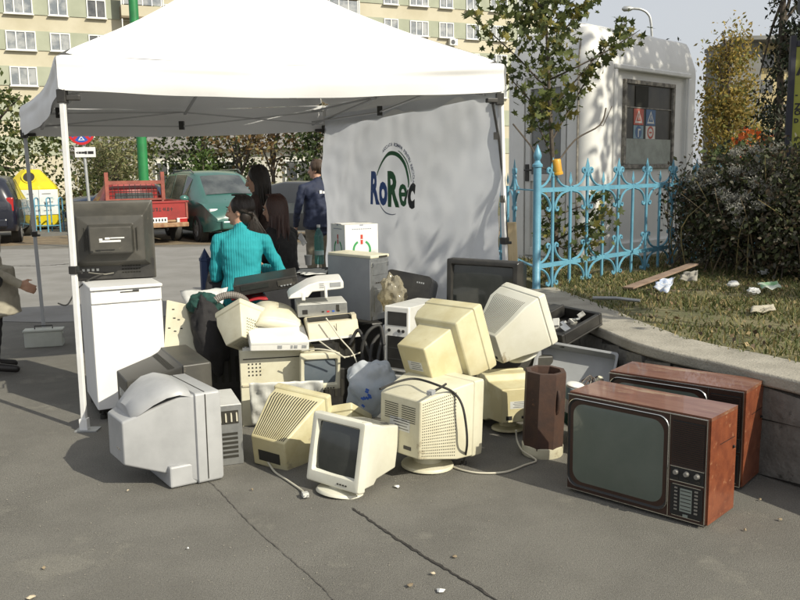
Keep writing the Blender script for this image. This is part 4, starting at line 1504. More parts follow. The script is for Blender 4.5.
mb.build('rack', pk, smooth=0)
for x, y in ((-1.75, .68), (-1.75, -.68), (1.15, .68), (1.15, -.68)):
    s = 1 if y > 0 else -1
    Tw = Matrix.Translation((x, y, .29)) @ Matrix.Rotation(R(-90 * s), 4, 'X')
    mb = MB().lathe([(.17, -.09), (.27, -.09), (.29, -.05), (.29, .05), (.27, .085), (.19, .09), (.18, .06)], M['rubber'], 22, T=Tw)
    w = mb.build('wheel', pk, smooth=40)
    MB().lathe([(.185, .03), (.17, .07), (.06, .08), (.01, .082)], m_rim, 18, T=Tw).build('rim', w, smooth=40)
mb = MB()
mb.box((-1.5, 0, .48), (1.9, .9, .14), M['slot'])
mb.build('chassis', pk, smooth=0)

# yellow recycling container
m_ybin = mat('yellow_container', (0.62, 0.50, 0.012), 0.4, (0.52, 0.42, 0.015), 2, wear=((0.3, 0.25, 0.08), 4, .7))
m_blabel = mat('container_label', (0.66, 0.68, 0.66), 0.5, (0.55, 0.58, 0.57), 3, wear=((0.35, 0.45, 0.45), 6, .62))
bn = thing('recycling_container', 'big yellow domed recycling container with white labels and round hole', 'recycling bin', (-11.62, 26.9, 0), (0, 0, 16))


def oct_ring(w, z, c=.42):
    h = w / 2
    return [Vector(p + (z,)) for p in ((h, -h * c), (h, h * c), (h * c, h), (-h * c, h), (-h, h * c), (-h, -h * c), (-h * c, -h), (h * c, -h))]


mb = MB()
mb.loft([oct_ring(1.34, .08), oct_ring(1.46, .15), oct_ring(1.5, 1.28), oct_ring(1.42, 1.36), oct_ring(.55, 1.86), oct_ring(.45, 1.88)], m_ybin)
mb.build('shell', bn, smooth=0, bevel=.03)
mb = MB()
for a in (0, -45, 45):
    T_ = Matrix.Rotation(R(a), 4, 'Z')
    w_ = .66 if a == 0 else .7
    mb.box((0, -.757, .86), (w_, .012, .78), m_blabel, T=T_)
    for k in range(5):
        mb.box((rb.uniform(-.18, .18), -.7645, .6 + k * .13), (rb.uniform(.12, .36), .003, .035), m_lb if k % 2 else m_galv, T=T_)
    mb.box((-.12, -.7645, .78), (.12, .003, .12), m_ink, T=T_)
mb.build('label', bn, smooth=0)
mb = MB()
Th = Matrix.Translation((0, -.50, 1.62)) @ Matrix.Rotation(R(60), 4, 'X')
mb.lathe([(.20, -.06), (.21, .05), (.17, .05), (.16, .0)], m_ybin, 24, T=Th)
mb.lathe([(.165, .01), (.165, .03)], M['slot'], 24, T=Th)
mb.build('hole_ring', bn, smooth=40)
MB().tube([(0, 0, 1.86), (0, 0, 2.0), (.06, 0, 2.05), (.12, 0, 2.0), (.12, 0, 1.9)], .02, m_galv).build('lifting_hook', bn)
# blue stand with a parked bicycle beside it
br_ = thing('bicycle_rack', 'small light blue tubular bicycle rack beside the yellow container', 'rack', (-10.75, 25.4, 0), (0, 0, 12))
mb = MB()
for x in (-.12, .22, .56):
    mb.tube(smoothpath([(x, -.3, 0), (x, -.3, .85), (x, -.2, 1.0), (x, .2, 1.0), (x, .3, .85), (x, .3, 0)], 3), .022, m_fence, 6)
for z in (.2, .8):
    mb.tube([(-.12, -.3, z), (.56, -.3, z)], .016, m_fence, 6)
mb.build('frame', br_)

# ================================================================== TENT
m_canvas = mat('white_canvas', (0.80, 0.80, 0.80), 0.75, (0.76, 0.76, 0.76), 2.0, bump=.15, bs=9, trans=.03)
m_wallc = mat('side_wall_canvas', (0.82, 0.84, 0.89), 0.8, (0.79, 0.81, 0.86), 2.2, bump=.35, bs=7, trans=.55)
m_poleW = mat('white_tube', (0.75, 0.75, 0.74), 0.35, (0.68, 0.68, 0.67), 9)
m_poleG = mat('grey_tube', (0.42, 0.43, 0.44), 0.4)
tent = thing('gazebo_tent', 'white peaked pop up gazebo with one printed side wall over the table', 'tent')
eFL, eFR, eBL, eBR = Vector((-2.04, 5.2, 2.335)), Vector((.745, 6.0, 2.345)), Vector((-3.53, 8.05, 2.26)), Vector((-.74, 8.85, 2.30))
peak = W(238, -44, Y=7.0)
vb = {0: .235, 1: .235, 2: .28, 3: .24}
cor = [eFL, eFR, eBR, eBL]
ctr = sum(cor, Vector()) / 4
mb = MB()


def sag(a, b, n=16):
    out = []
    for i in range(n + 1):
        t = i / n
        p = a.lerp(b, t)
        p.z -= .035 * math.sin(math.pi * t)
        inw = (ctr - p)
        inw.z = 0
        p += inw.normalized() * .05 * math.sin(math.pi * t)
        out.append(p)
    return out


NP_, NR = 16, 9
for s in range(4):
    a, b = cor[s], cor[(s + 1) % 4]
    e = sag(a, b, NP_)
    rows = []
    for j in range(NR + 1):
        f = j / NR
        row = []
        for i, p in enumerate(e):
            q = p.lerp(peak, f)
            dd = math.sin(math.pi * i / NP_) * math.sin(math.pi * f)
            q.z -= .10 * dd + .07 * math.sin(math.pi * f)
            q.z += .006 * mnoise.noise(Vector((q.x * 4, q.y * 4, s)))
            row.append(q)
        rows.append(row)
    vs = [p for r_ in rows for p in r_]
    w = NP_ + 1
    mb.add(vs, [(j * w + i, j * w + i + 1, (j + 1) * w + i + 1, (j + 1) * w + i) for j in range(NR) for i in range(NP_)], m_canvas)
    # valance
    tvec = (b - a).normalized()
    outw = Vector((tvec.y, -tvec.x, 0))
    rows = []
    for j in range(11):
        f = j / 10
        row = []
        for i, p in enumerate(e):
            t = i / NP_
            hgt = {0: .215 * (1 - t) + .20 * t, 1: .20, 2: .26, 3: .26 * (1 - t) + .215 * t}[s]
            q = p + Vector((0, 0, -hgt * f))
            wv = .014 * mnoise.noise(Vector((t * 9 + s * 7, f * 1.3, 0))) + .010 * math.sin(t * 21 + s) * f
            q += outw * (wv + .02 * math.sin(math.pi * f) * (.6 + .4 * math.sin(t * 5)))
            q += outw * (.016 * math.exp(-((f - .2) / .09) ** 2) - .012 * math.exp(-((f - .42) / .1) ** 2)) * (.5 + mnoise.noise(Vector((t * 5 + s, 2, 0))))
            q.z += .012 * mnoise.noise(Vector((t * 6, 5 + s, 0))) * f
            row.append(q)
        rows.append(row)
    vs = [p for r_ in rows for p in r_]
    mb.add(vs, [(j * w + i, (j + 1) * w + i, (j + 1) * w + i + 1, j * w + i + 1) for j in range(10) for i in range(NP_)], m_canvas)
cn = mb.build('canopy', tent, smooth=60)
sd = cn.modifiers.new('s', 'SUBSURF')
sd.levels = 1
sd.render_levels = 1
feet = [W(85, 430, z=0), Vector((.80, 6.1, 0)), Vector((-.70, 9.02, 0)), W(45, 339, z=0)]
tops = []
for i, (c, f) in enumerate(zip(cor, feet)):
    inn = (ctr - c)
    inn.z = 0
    tops.append(c + inn.normalized() * .03 + Vector((0, 0, -.01)))
for i, (c, f) in enumerate(zip(tops, feet)):
    mb = MB()
    m_ = m_poleW if i != 3 else m_poleG
    f = f + Vector((0, 0, .012))
    mid = f.lerp(c, .40)
    mb.bar(f, c, .032, .032, m_poleW if i in (0, 1) else m_)
    mb.bar(f, mid, .026, .026, M['chrome'] if False else m_poleW)
    lg = mb.build('leg', tent, smooth=0, bevel=.004)
    mb = MB()
    mb.box(f + Vector((0.02, 0, -.008)), (.14, .10, .008), m_galv)
    mb.box(f + Vector((0, 0, .03)), (.05, .05, .07), M['white'])
    mb.build('foot', lg, smooth=0)
    mb = MB()
    sl_ = f.lerp(c, .43 if i == 0 else .46)
    mb.bar(sl_, sl_ + (c - f).normalized() * .05, .05, .05, M['black'])
    mb.bar(sl_ + Vector((0, 0, .01)), sl_ + Vector((.05, 0, .01)), .03, .02, M['black'])
    mb.build('slider', lg, smooth=0, bevel=.005)
    mb = MB()
    tb_ = c + Vector((0, 0, -.245))
    mb.bar(tb_ + Vector((0, 0, -.03)), tb_ + Vector((0, 0, .05)), .055, .055, M['black'])
    for d in (cor[(i + 1) % 4] - cor[i], cor[i - 1] - cor[i]):
        d = d.normalized()
        mb.bar(tb_ + d * .02, tb_ + d * .1, .045, .03, M['black'])
    mb.build('corner_bracket', lg, smooth=0, bevel=.005)
m_alu = mat('aluminium_bar', (0.45, 0.45, 0.46), 0.4, metal=.4)
for s in range(4):
    e_ = (cor[(s + 1) % 4] - cor[s]).normalized()
    in_ = Vector((-e_.y, e_.x, 0)) * .15
    a, b = tops[s] + in_ + e_ * .05, tops[(s + 1) % 4] + in_ - e_ * .05
    z0, z1 = Vector((0, 0, -.195)), Vector((0, 0, -.06))
    mb = MB()
    for k in range(2):
        p, q = a.lerp(b, k / 2), a.lerp(b, (k + 1) / 2)
        mb.bar(p + z0, q + z1 if k == 0 else q + z0 * .85, .024, .012, m_alu)
        mb.bar(p + z1, q + z0 if k == 0 else q + z1, .024, .012, m_alu)
        if k == 1:
            mb.bar(p + z1, q + z0, .024, .012, m_alu)
    m0 = a.lerp(b, .5)
    mb.bar(m0 + z0 + Vector((0, 0, -.03)), m0 + z0 + Vector((0, 0, .05)), .045, .045, M['black'])
    mb.build('truss_bars', tent, smooth=0)
mb = MB()
hub = Vector((ctr.x, ctr.y, 2.55))
mb.tube([hub, peak + Vector((0, 0, -.03))], .02, m_alu, 8)
for s in range(4):
    m0 = tops[s].lerp(tops[(s + 1) % 4], .5)
    m0 = m0 + (Vector((ctr.x, ctr.y, m0.z)) - m0).normalized() * .17
    mb.bar(m0 + Vector((0, 0, -.08)), hub + Vector((0, 0, .05)), .024, .014, m_alu)
mb.build('centre_pole', tent, smooth=0)
# printed side wall hanging on the right hand side
wA = Vector((.72, 6.02, 0))
wB = W(324.5, 180, Y=8.75)
wB.z = 0
wu = (wB - wA)
WL = wu.length
wu.normalize()
wnrm = Vector((wu.y, -wu.x, 0))
if wnrm.x > 0:
    wnrm = -wnrm
NU, NV = 84, 56


def wall_off(u, v):
    """out of plane billow and folds of the hanging cloth; u along, v height in metres"""
    o = .05 * math.sin(math.pi * min(1, u / WL)) * math.sin(math.pi * min(1, max(0, v / 2.1)))
    lo = max(0, 1 - v / 1.2)
    o += .022 * lo * math.sin(u * 11 + 1.5 * mnoise.noise(Vector((u * 1.5, v, 2))))
    d = u * .8 + v * .9
    o += .030 * mnoise.noise(Vector((d * 2.4, (u - v) * .7, 7))) + .014 * abs(mnoise.noise(Vector((d * 5.5, (u - v) * 1.2, 1))))
    o += .009 * mnoise.noise(Vector((u * 6, v * 6, 3)))
    return o


mb = MB()
vs = []
for j in range(NV + 1):
    for i in range(NU + 1):
        u, v = WL * i / NU, .12 + 2.06 * j / NV
        p = wA + wu * u + wnrm * wall_off(u, v)
        vs.append((p.x, p.y, v))
w = NU + 1
mb.add(vs, [(j * w + i, j * w + i + 1, (j + 1) * w + i + 1, (j + 1) * w + i) for j in range(NV) for i in range(NU)], m_wallc)
sw = mb.build('side_wall', tent, smooth=60)
sw['label'] = 'white printed side wall with blue and green lettering'


def wall_uv(px, py):
    """photo pixel -> (u, v) on the wall plane"""
    o = Vector((0, 0, CAMH))
    d = _fw * CAMF + _rt * (px - 400) - _up * (py - 300)
    t = (wA - o).dot(wnrm) / d.dot(wnrm)
    p = o + d * t
    return (p - wA).dot(wu), p.z


m_lblue = mat('logo_blue', (0.030, 0.095, 0.33), 0.7)
m_lgreen = mat('logo_green', (0.028, 0.14, 0.058), 0.7)
m_ldark = mat('logo_black', (0.02, 0.025, 0.03), 0.7)
m_lgrey = mat('logo_grey', (0.24, 0.27, 0.36), 0.7)


def to_wall(mb, off=.004):
    """bend a flat mesh given as (u, v, h) onto the cloth"""
    for k, p in enumerate(mb.v):
        q = wA + wu * p.x + wnrm * (wall_off(p.x, p.y) + off + p.z)
        mb.v[k] = Vector((q.x, q.y, p.y))


uL, vL = wall_uv(374, 205)
uR, vR = wall_uv(422, 205)
v_top, v_bot = wall_uv(380, 173)[1], wall_uv(380, 206)[1]
lw = MB()
# the wall is read from its inner side: u grows to the left, so letters run along -u
u0 = max(uL, uR)
span = abs(uL - uR)
capm = (v_top - v_bot)
for txt, frac, m_, sc in (('R', .0, m_lblue, 1.0), ('o', .23, m_lblue, .98), ('R', .41, m_lgreen, 1.05), ('e', .64, m_lgreen, .98), ('c', .82, m_ldark, 1.0)):
    T_ = Matrix.Translation((u0 - span * frac, (v_top + v_bot) / 2 - .02 * frac, 0)) @ Matrix(((-1, 0, 0, 0), (0, 1, 0, 0), (0, 0, 1, 0), (0, 0, 0, 1)))
    text_into(lw, txt, capm * 1.32 * sc, T_, m_, bold=.016 if txt != 'e' else .006, ext=.001, align='LEFT', sx=.76)
cu_, cv_ = wall_uv(396, 183)
rx_ = abs(wall_uv(379, 183)[0] - wall_uv(410, 183)[0]) / 2
rz_ = abs(wall_uv(396, 153)[1] - wall_uv(396, 183)[1])


def arc(a0, a1, r0, wd, m_, n=26):
    vs = []
    for k in range(n + 1):
        a = R(a0 + (a1 - a0) * k / n)
        ww = wd * (.35 + .65 * math.sin(math.pi * min(1, (k + 2) / (n + 4))))
        for q in (-ww / 2, ww / 2):
            vs.append((cu_ - math.cos(a) * (rx_ * r0 + q), cv_ + math.sin(a) * (rz_ * r0 + q), 0))
    lw.add(vs, [(2 * k, 2 * k + 1, 2 * k + 3, 2 * k + 2) for k in range(n)], m_)


arc(165, -8, 1.0, .036, m_lgreen)
arc(70, 2, 1.13, .012, m_lgreen)
arc(205, 285, 1.06, .012, m_lgrey)
arc(318, 348, 1.0, .035, m_ldark)
motto = 'ASOCIATIA ROMANA PENTRU RECICLARE'
for k, ch in enumerate(motto):
    a = R(122 - 128 * k / (len(motto) - 1))
    T_ = Matrix.Translation((cu_ - math.cos(a) * rx_ * 1.28, cv_ + math.sin(a) * rz_ * 1.28, 0)) @ Matrix(((-1, 0, 0, 0), (0, 1, 0, 0), (0, 0, 1, 0), (0, 0, 0, 1))) @ Matrix.Rotation(a - R(90), 4, 'Z')
    if ch != ' ':
        text_into(lw, ch, .042, T_, m_lgrey, bold=.001, ext=.0005)
to_wall(lw)
lw.build('logo', sw, smooth=0)
# guy strap on the right leg
mb = MB()
mb.tube([W(492, 100, Y=6.0), W(499, 140, Y=6.02), W(504, 190, Y=6.04), W(507, 240, Y=6.06)], .009, M['black'], 6)
for f_ in (.25, .7):
    p = W(492, 100, Y=6.0).lerp(W(507, 240, Y=6.06), f_)
    mb.box(p, (.03, .03, .05), M['black'])
mb.build('strap', tent)
# wooden batten by the right leg and weight box on the back left foot
m_wood = mat('raw_timber', (0.50, 0.41, 0.25), 0.8, (0.40, 0.31, 0.18), 4, stretch=(8, 8, 1))
mb = MB()
p = W(514, 230, Y=6.35)
mb.bar((p.x + .03, 6.35, .05), (p.x - .02, 6.35, 1.22), .05, .07, m_wood)
tag(mb.build('wooden_batten', bevel=.004), 'raw timber batten standing against the right tent leg', 'batten')
wb_ = thing('weight_box', 'pale grey weight box strapped to the back left tent leg', 'weight', tuple(W(45, 346, z=0)), (0, 0, 14))
m_wbx = mat('pale_grey_box', (0.50, 0.52, 0.47), 0.55, (0.44, 0.46, 0.41), 5)
mb = MB().box((0, 0, .075), (.34, .13, .15), m_wbx)
mb.build('box', wb_, smooth=0, bevel=.008)
MB().box((0, 0, .16), (.36, .15, .02), m_wbx).build('lid', wb_, smooth=0, bevel=.006)
mb = MB()
for x in (-.17, .17):
    mb.box((x, 0, .10), (.012, .05, .05), M['steel'])
mb.tube([(-.08, 0, .17), (-.08, 0, .20), (.08, 0, .20), (.08, 0, .17)], .006, M['black'])
mb.build('handle', wb_)

# ================================================================== PEOPLE
m_skin = mat('skin', (0.50, 0.30, 0.21), 0.55, (0.44, 0.25, 0.17), 14)
m_lip = mat('lips', (0.36, 0.13, 0.11), 0.5)
m_eyew = mat('eye_white', (0.62, 0.60, 0.56), 0.3)
m_iris = mat('dark_iris', (0.03, 0.02, 0.015), 0.2)
m_hairdk = mat('dark_brown_hair', (0.014, 0.010, 0.008), 0.45, (0.024, 0.016, 0.012), 20, stretch=(6, 6, 1))
m_hairred = mat('reddish_brown_hair', (0.040, 0.014, 0.010), 0.45, (0.060, 0.022, 0.014), 20, stretch=(6, 6, 1))
m_hairbr = mat('brown_hair', (0.045, 0.028, 0.018), 0.5, (0.07, 0.045, 0.03), 20)


def ribbed(name, c):
    m = mat(name, c, 0.85, tuple(x * .82 for x in c), 5)
    n, l = m.node_tree.nodes, m.node_tree.links
    b = [x for x in n if x.type == 'BSDF_PRINCIPLED'][0]
    tc = [x for x in n if x.type == 'TEX_COORD'][0]
    wv = n.new('ShaderNodeTexWave')
    wv.bands_direction = 'X'
    wv.inputs['Scale'].default_value = 17
    wv.inputs['Distortion'].default_value = 1.0
    wv.inputs['Detail'].default_value = 1
    bp = n.new('ShaderNodeBump')
    bp.inputs['Strength'].default_value = .28
    bp.inputs['Distance'].default_value = .01
    l.new(tc.outputs['Object'], wv.inputs['Vector'])
    l.new(wv.outputs['Fac'], bp.inputs['Height'])
    l.new(bp.outputs[0], b.inputs['Normal'])
    return m


m_turq = ribbed('turquoise_rib_knit', (0.016, 0.31, 0.355))
m_blackcl = mat('black_jacket_cloth', (0.014, 0.013, 0.014), 0.85, (0.022, 0.02, 0.021), 6, bump=.3, bs=40)
m_browncl = mat('dark_brown_knit', (0.040, 0.022, 0.018), 0.85, (0.06, 0.034, 0.028), 8, bump=.4, bs=50)
m_navycl = mat('navy_jacket_cloth', (0.012, 0.018, 0.045), 0.75, (0.018, 0.026, 0.06), 6, bump=.3, bs=30)
m_khaki = mat('khaki_trouser_cloth', (0.17, 0.15, 0.11), 0.85, (0.13, 0.115, 0.085), 5, bump=.3, bs=40)
m_beigecl = mat('beige_coat_cloth', (0.36, 0.33, 0.26), 0.85, (0.29, 0.265, 0.21), 6, bump=.4, bs=40)
m_jean = mat('dark_jeans', (0.03, 0.04, 0.065), 0.85, (0.022, 0.03, 0.05), 9, bump=.3, bs=60)
m_shoe = mat('dark_shoe', (0.018, 0.016, 0.015), 0.5)


def seg_dist(P, a, b):
    a, b = np.array(a), np.array(b)
    d = b - a
    t = np.clip(((P - a) @ d) / max(1e-9, d @ d), 0, 1)
    return np.linalg.norm(P - (a + t[:, None] * d), axis=1), t


def person(label, loc, yaw, J, cloth, voxel=.0085, group=None, head_yaw=0, head_pitch=0, scale=1.0, hair=None, hairstyle='long', skirt=None):
    """J: joints in a local frame, x right of the body, y forward, z up. cloth: top, legs, shoes materials"""
    t = thing('person', label, 'person', loc, (0, 0, yaw), group, scale)
    J = {k: Vector(v) for k, v in J.items()}
    mb = MB()
    prim = []

    def cap(a, b, r0, r1, lab, n=12):
        a, b = Vector(a), Vector(b)
        mb.tube([a.lerp(b, f) for f in (0, .25, .5, .75, 1)], [r0 + (r1 - r0) * f for f in (0, .25, .5, .75, 1)], M['white'], n)
        mb.ball(a, r0, M['white'], n, 8)
        mb.ball(b, r1, M['white'], n, 8)
        prim.append((a, b, r0, r1, lab))

    pel, che, nek, hd = J['pelvis'], J['chest'], J['neck'], J['head']
    up = (nek - pel).normalized()
    side = (J['shR'] - J['shL']).normalized()
    fwd = up.cross(side).normalized()

    def tring(c, w, d, sq=.85):
        out = []
        for k in range(20):
            a = 2 * math.pi * k / 20
            ca, sa = math.cos(a), math.sin(a)
            out.append(c + side * w * math.copysign(abs(ca) ** sq, ca) + fwd * d * math.copysign(abs(sa) ** sq, sa))
        return out
    fem = J.get('fem', Vector((1, 0, 0))).x > 0
    sw = (J['shR'] - J['shL']).length / 2
    rows = [(-.10, .13, .095), (-.03, .168, .118), (.06, .160, .112), (.20, .132 if fem else .150, .098), (.34, .150 if fem else .165, .110), (.42, sw * .92, .112), (.49, sw * .90, .092), (.535, sw * .62, .072), (.565, .07, .062), (.60, .05, .052)]
    L_ = (nek - pel).length
    mb.loft([tring(pel.lerp(nek, h / .60) if True else 0, w * 1.03, d * 1.05) for h, w, d in rows], M['white'])
    prim.append((pel, pel.lerp(nek, .9), .14, .12, 'top'))
    if fem:
        for s in (-1, 1):
            c = pel.lerp(nek, .66) + side * .075 * s + fwd * .085
            mb.ball(c, (.065, .06, .065), M['white'])
    cap(nek + up * -.04, hd + (nek - hd) * .25, .052, .048, 'skin')
    # head
    Hq = (Euler((R(head_pitch), 0, R(head_yaw))).to_matrix())
    hx, hy, hz = Hq @ Vector((1, 0, 0)), Hq @ Vector((0, 1, 0)), Hq @ Vector((0, 0, 1))
    Th = Matrix(((hx.x, hy.x, hz.x, hd.x), (hx.y, hy.y, hz.y, hd.y), (hx.z, hy.z, hz.z, hd.z), (0, 0, 0, 1)))
    mb.ball((0, -.008, .025), (.073, .092, .092), M['white'], 18, 12, T=Th)
    mb.ball((0, .022, -.035), (.056, .066, .078), M['white'], 16, 10, T=Th)
    mb.ball((0, .068, -.088), (.022, .020, .018), M['white'], 10, 6, T=Th)
    mb.tube([(0, .088, .018), (0, .102, -.012), (0, .112, -.032), (0, .094, -.042)], [.008, .011, .014, .012], M['white'], 8, T=Th)
    for s in (-1, 1):
        mb.ball((s * .073, -.012, -.012), (.010, .018, .030), M['white'], 8, 6, T=Th)
        mb.ball((s * .034, .075, -.022), (.024, .016, .018), M['white'], 8, 6, T=Th)
        mb.tube([(s * .012, .087, .028), (s * .036, .082, .030), (s * .056, .066, .024)], .008, M['white'], 6, T=Th)
    prim.append((hd + hz * -.09 + hy * .02, hd + hz * .06, .085, .085, 'skin'))
    for s, n_ in ((1, 'R'), (-1, 'L')):
        sh, el, wr_ = J['sh' + n_], J['el' + n_], J['wr' + n_]
        cap(sh + Vector((0, 0, -.012)), el, .051, .045, 'top')
        cap(nek + up * -.045, sh + Vector((0, 0, -.012)), .058, .049, 'top')
        cap(el, wr_, .045, .032, 'top')
        d = (wr_ - el).normalized()
        hdir = J.get('hd' + n_)
        hdir = hdir.normalized() if hdir is not None else (d + Vector((0, 0, -.35))).normalized()
        pal = Vector((-s, 0, 0))
        pal = (pal - hdir * pal.dot(hdir)).normalized()
        ax = hdir.cross(pal).normalized()
        cap(wr_, wr_ + hdir * .03, .025, .024, 'hand', 8)
        for q in (-1.5, -.5, .5, 1.5):
            a = wr_ + hdir * .025 + ax * q * .014
            b = wr_ + hdir * .088 + ax * q * .0205
            cap(a, b, .014, .0115, 'hand', 8)
            ln = (.066, .078, .072, .056)[int(q + 1.5)]
            k1 = b + (hdir + pal * .18 + ax * q * .04).normalized() * ln * .5
            k2 = k1 + (hdir + pal * .6 + ax * q * .03).normalized() * ln * .5
            cap(b, k1, .0092, .0086, 'hand', 8)
            cap(k1, k2, .0086, .0072, 'hand', 8)
        fs = -1 if ax.y < 0 else 1
        tb = wr_ + hdir * .03 + ax * fs * .028
        t1 = tb + (hdir * .7 + ax * fs * .75 + pal * .3).normalized() * .042
        t2 = t1 + (hdir * .95 + ax * fs * .15 + pal * .35).normalized() * .034
        cap(tb, t1, .0125, .0105, 'hand', 8)
        cap(t1, t2, .0102, .0085, 'hand', 8)
        hp, kn, an, to = J['hip' + n_], J['kn' + n_], J['an' + n_], J['to' + n_]
        cap(hp, kn, .088, .060, 'leg')
        cap(kn, an, .060, .044, 'leg')
        cap(an + Vector((0, 0, -.03)) - (to - an).normalized() * .04, to, .040, .032, 'shoe')
    if skirt:
        a, b, r0, r1 = skirt
        mb.tube([Vector(a), Vector(a).lerp(Vector(b), .5), Vector(b)], [r0, (r0 + r1) / 2, r1], M['white'], 20)
        prim.append((Vector(a), Vector(b), r0, r1, 'top'))
    o = mb.build('body', t, smooth=0)
    rm = o.modifiers.new('r', 'REMESH')
    rm.mode = 'VOXEL'
    rm.voxel_size = voxel
    sm = o.modifiers.new('s', 'SMOOTH')
    sm.factor = .5
    sm.iterations = 7
    bake(o)
    me = o.data
    P = np.empty(len(me.polygons) * 3)
    me.polygons.foreach_get('center', P)
    P = P.reshape(-1, 3)
    best = np.full(len(P), 1e9)
    lab = np.zeros(len(P), np.int32)
    ids = dict(top=0, leg=1, shoe=2, skin=3, hand=3)
    for a, b, r0, r1, l_ in prim:
        d, tt = seg_dist(P, a, b)
        d = d - (r0 + (r1 - r0) * tt)
        if skirt and r1 == skirt[3] and r0 == skirt[2]:
            d = np.where(P[:, 2] < skirt[1][2] - .025, 9.0, d)
        k = d < best
        best[k] = d[k]
        lab[k] = ids[l_]
    # cloth wrinkles on garment vertices
    V = np.empty(len(me.vertices) * 3)
    me.vertices.foreach_get('co', V)
    V = V.reshape(-1, 3)
    me.materials.clear()
    for m_ in (cloth[0], cloth[1], cloth[2], m_skin):
        me.materials.append(m_)
    me.polygons.foreach_set('material_index', lab)
    clo = np.zeros(len(V), bool)
    for p in me.polygons:
        if lab[p.index] < 2:
            for v in p.vertices:
                clo[v] = True
    N = np.empty(len(V) * 3)
    me.vertices.foreach_get('normal', N)
    N = N.reshape(-1, 3)
    for i in np.nonzero(clo)[0]:
        x, y, z = V[i]
        V[i] += N[i] * (.009 * mnoise.noise(Vector((x * 9, y * 9, z * 14))) + .004 * mnoise.noise(Vector((x * 22, y * 22, z * 30))) + .004)
    me.vertices.foreach_set('co', V.ravel())
    me.update()
    me.shade_smooth()
    # face details
    for s in (-1, 1):
        e = MB().ball((s * .031, .082, .004), (.0135, .009, .0085), m_eyew, 10, 7, T=Th)
        e.ball((s * .031, .0888, .004), (.0062, .004, .0065), m_iris, 8, 6, T=Th)
        e.tube([(s * .017, .089, .011), (s * .031, .093, .0145), (s * .047, .084, .010)], .0026, m_iris, 5, T=Th)
        e.build('eye', t, smooth=60)
        MB().tube([(s * .014, .094, .030), (s * .034, .093, .036), (s * .054, .076, .031)], [.003, .0045, .002], hair or m_hairdk, 6, T=Th).build('eyebrow', t)
    lp_ = MB()
    lp_.tube([(-.023, .079, -.062), (-.010, .0895, -.0585), (0, .0905, -.0600), (.010, .0895, -.0585), (.023, .079, -.062)], [.002, .0045, .004, .0045, .002], m_lip, 6, T=Th)
    lp_.tube([(-.021, .080, -.0645), (0, .0900, -.0690), (.021, .080, -.0645)], [.002, .0055, .002], m_lip, 6, T=Th)
    lp_.build('mouth', t, smooth=60)
    # hair: a close cap with many strands over it
    hb = MB()
    rg = random.Random(int(abs(loc[0] * 91)) + 5)
    hm = hair or m_hairdk
    hb.ball((0, -.020, .034), (.083, .094, .095), hm, 20, 14, T=Th)
    if hairstyle != 'short':
        hb.ball((0, -.052, -.035), (.072, .056, .085), hm, 16, 10, T=Th)
    ns = 330 if hairstyle != 'short' else 170
    for k in range(ns):
        a = rg.uniform(-1.95, 1.95) if hairstyle != 'short' else rg.uniform(-3.14, 3.14)
        # start at the parting, run over the skull, fall down
        st_ = Vector((rg.gauss(0, .018), rg.uniform(-.05, .045), .128))
        sx_, sy_ = math.sin(a), -math.cos(a)
        front = max(0, sy_)
        p1 = Vector((sx_ * .062, -.02 + sy_ * .07, .105))
        p2 = Vector((sx_ * .090, -.020 + sy_ * .098, .035 + .02 * front))
        pts = [st_, p1, p2]
        if hairstyle == 'short':
            ln_ = rg.uniform(.02, .05) if sy_ < .3 else 0
            if ln_:
                pts.append(Vector((sx_ * .084, -.02 + sy_ * .090, .035 - ln_)))
            rad = .006
            path = [Th @ p for p in smoothpath(pts, 3)]
        elif hairstyle == 'tail':
            tie = Vector((0, -.118, -.02))
            pts.append(Vector((sx_ * .070, -.07 + sy_ * .03, -.005)))
            pts.append(tie + Vector((rg.gauss(0, .012), 0, rg.gauss(0, .012))))
            path = [Th @ p for p in smoothpath(pts, 3)]
            if k % 2:
                e_ = Th @ tie
                fan = rg.gauss(0, 1)
                path += [e_ + Vector((fan * .012, -.02, -.06)), e_ + Vector((fan * .028 + .01, -.02, -.14)), e_ + Vector((fan * .045 + .02, -.005 + rg.gauss(0, .012), -.22 + rg.uniform(-.05, .03)))]
            rad = .0065
        else:
            ln_ = rg.uniform(.22, .36)
            pts.append(Vector((sx_ * .096, -.030 + sy_ * .088, -.05)))
            path = [Th @ p for p in smoothpath(pts, 3)]
            e_ = path[-1]
            w_ = rg.gauss(0, .014)
            path += [e_ + Vector((w_, w_ * .5, -ln_ * .4)), e_ + Vector((w_ * 2 + sx_ * .01, -.01 + w_, -ln_ * .75)), e_ + Vector((w_ * 2.4 + sx_ * .012, -.012, -ln_))]
            rad = .0075
        n_ = len(path)
        hb.tube(path, [rad * (1 - .75 * (i / n_) ** 2.5) for i in range(n_)], hm, 5)
    hb.build('hair', t, smooth=70)
    return t


def sit(fwd=.42, seat=.60, lean=.05, arms=None, shw=.185):
    d = dict(pelvis=(0, 0, seat + .10), chest=(0, lean * .6, seat + .42), neck=(0, lean, seat + .635), head=(0, lean + .025, seat + .765),
             shR=(shw, lean * .8, seat + .555), shL=(-shw, lean * .8, seat + .555),
             hipR=(.09, .02, seat + .06), hipL=(-.09, .02, seat + .06), knR=(.11, fwd, seat + .04), knL=(-.11, fwd, seat + .04),
             anR=(.11, fwd - .06, .20), anL=(-.11, fwd - .06, .20), toR=(.12, fwd + .08, .14), toL=(-.12, fwd + .08, .14),
             elR=(shw + .06, .10, seat + .30), elL=(-shw - .06, .10, seat + .30), wrR=(.12, .30, seat + .24), wrL=(-.12, .30, seat + .24))
    if arms:
        d.update(arms)
    return d


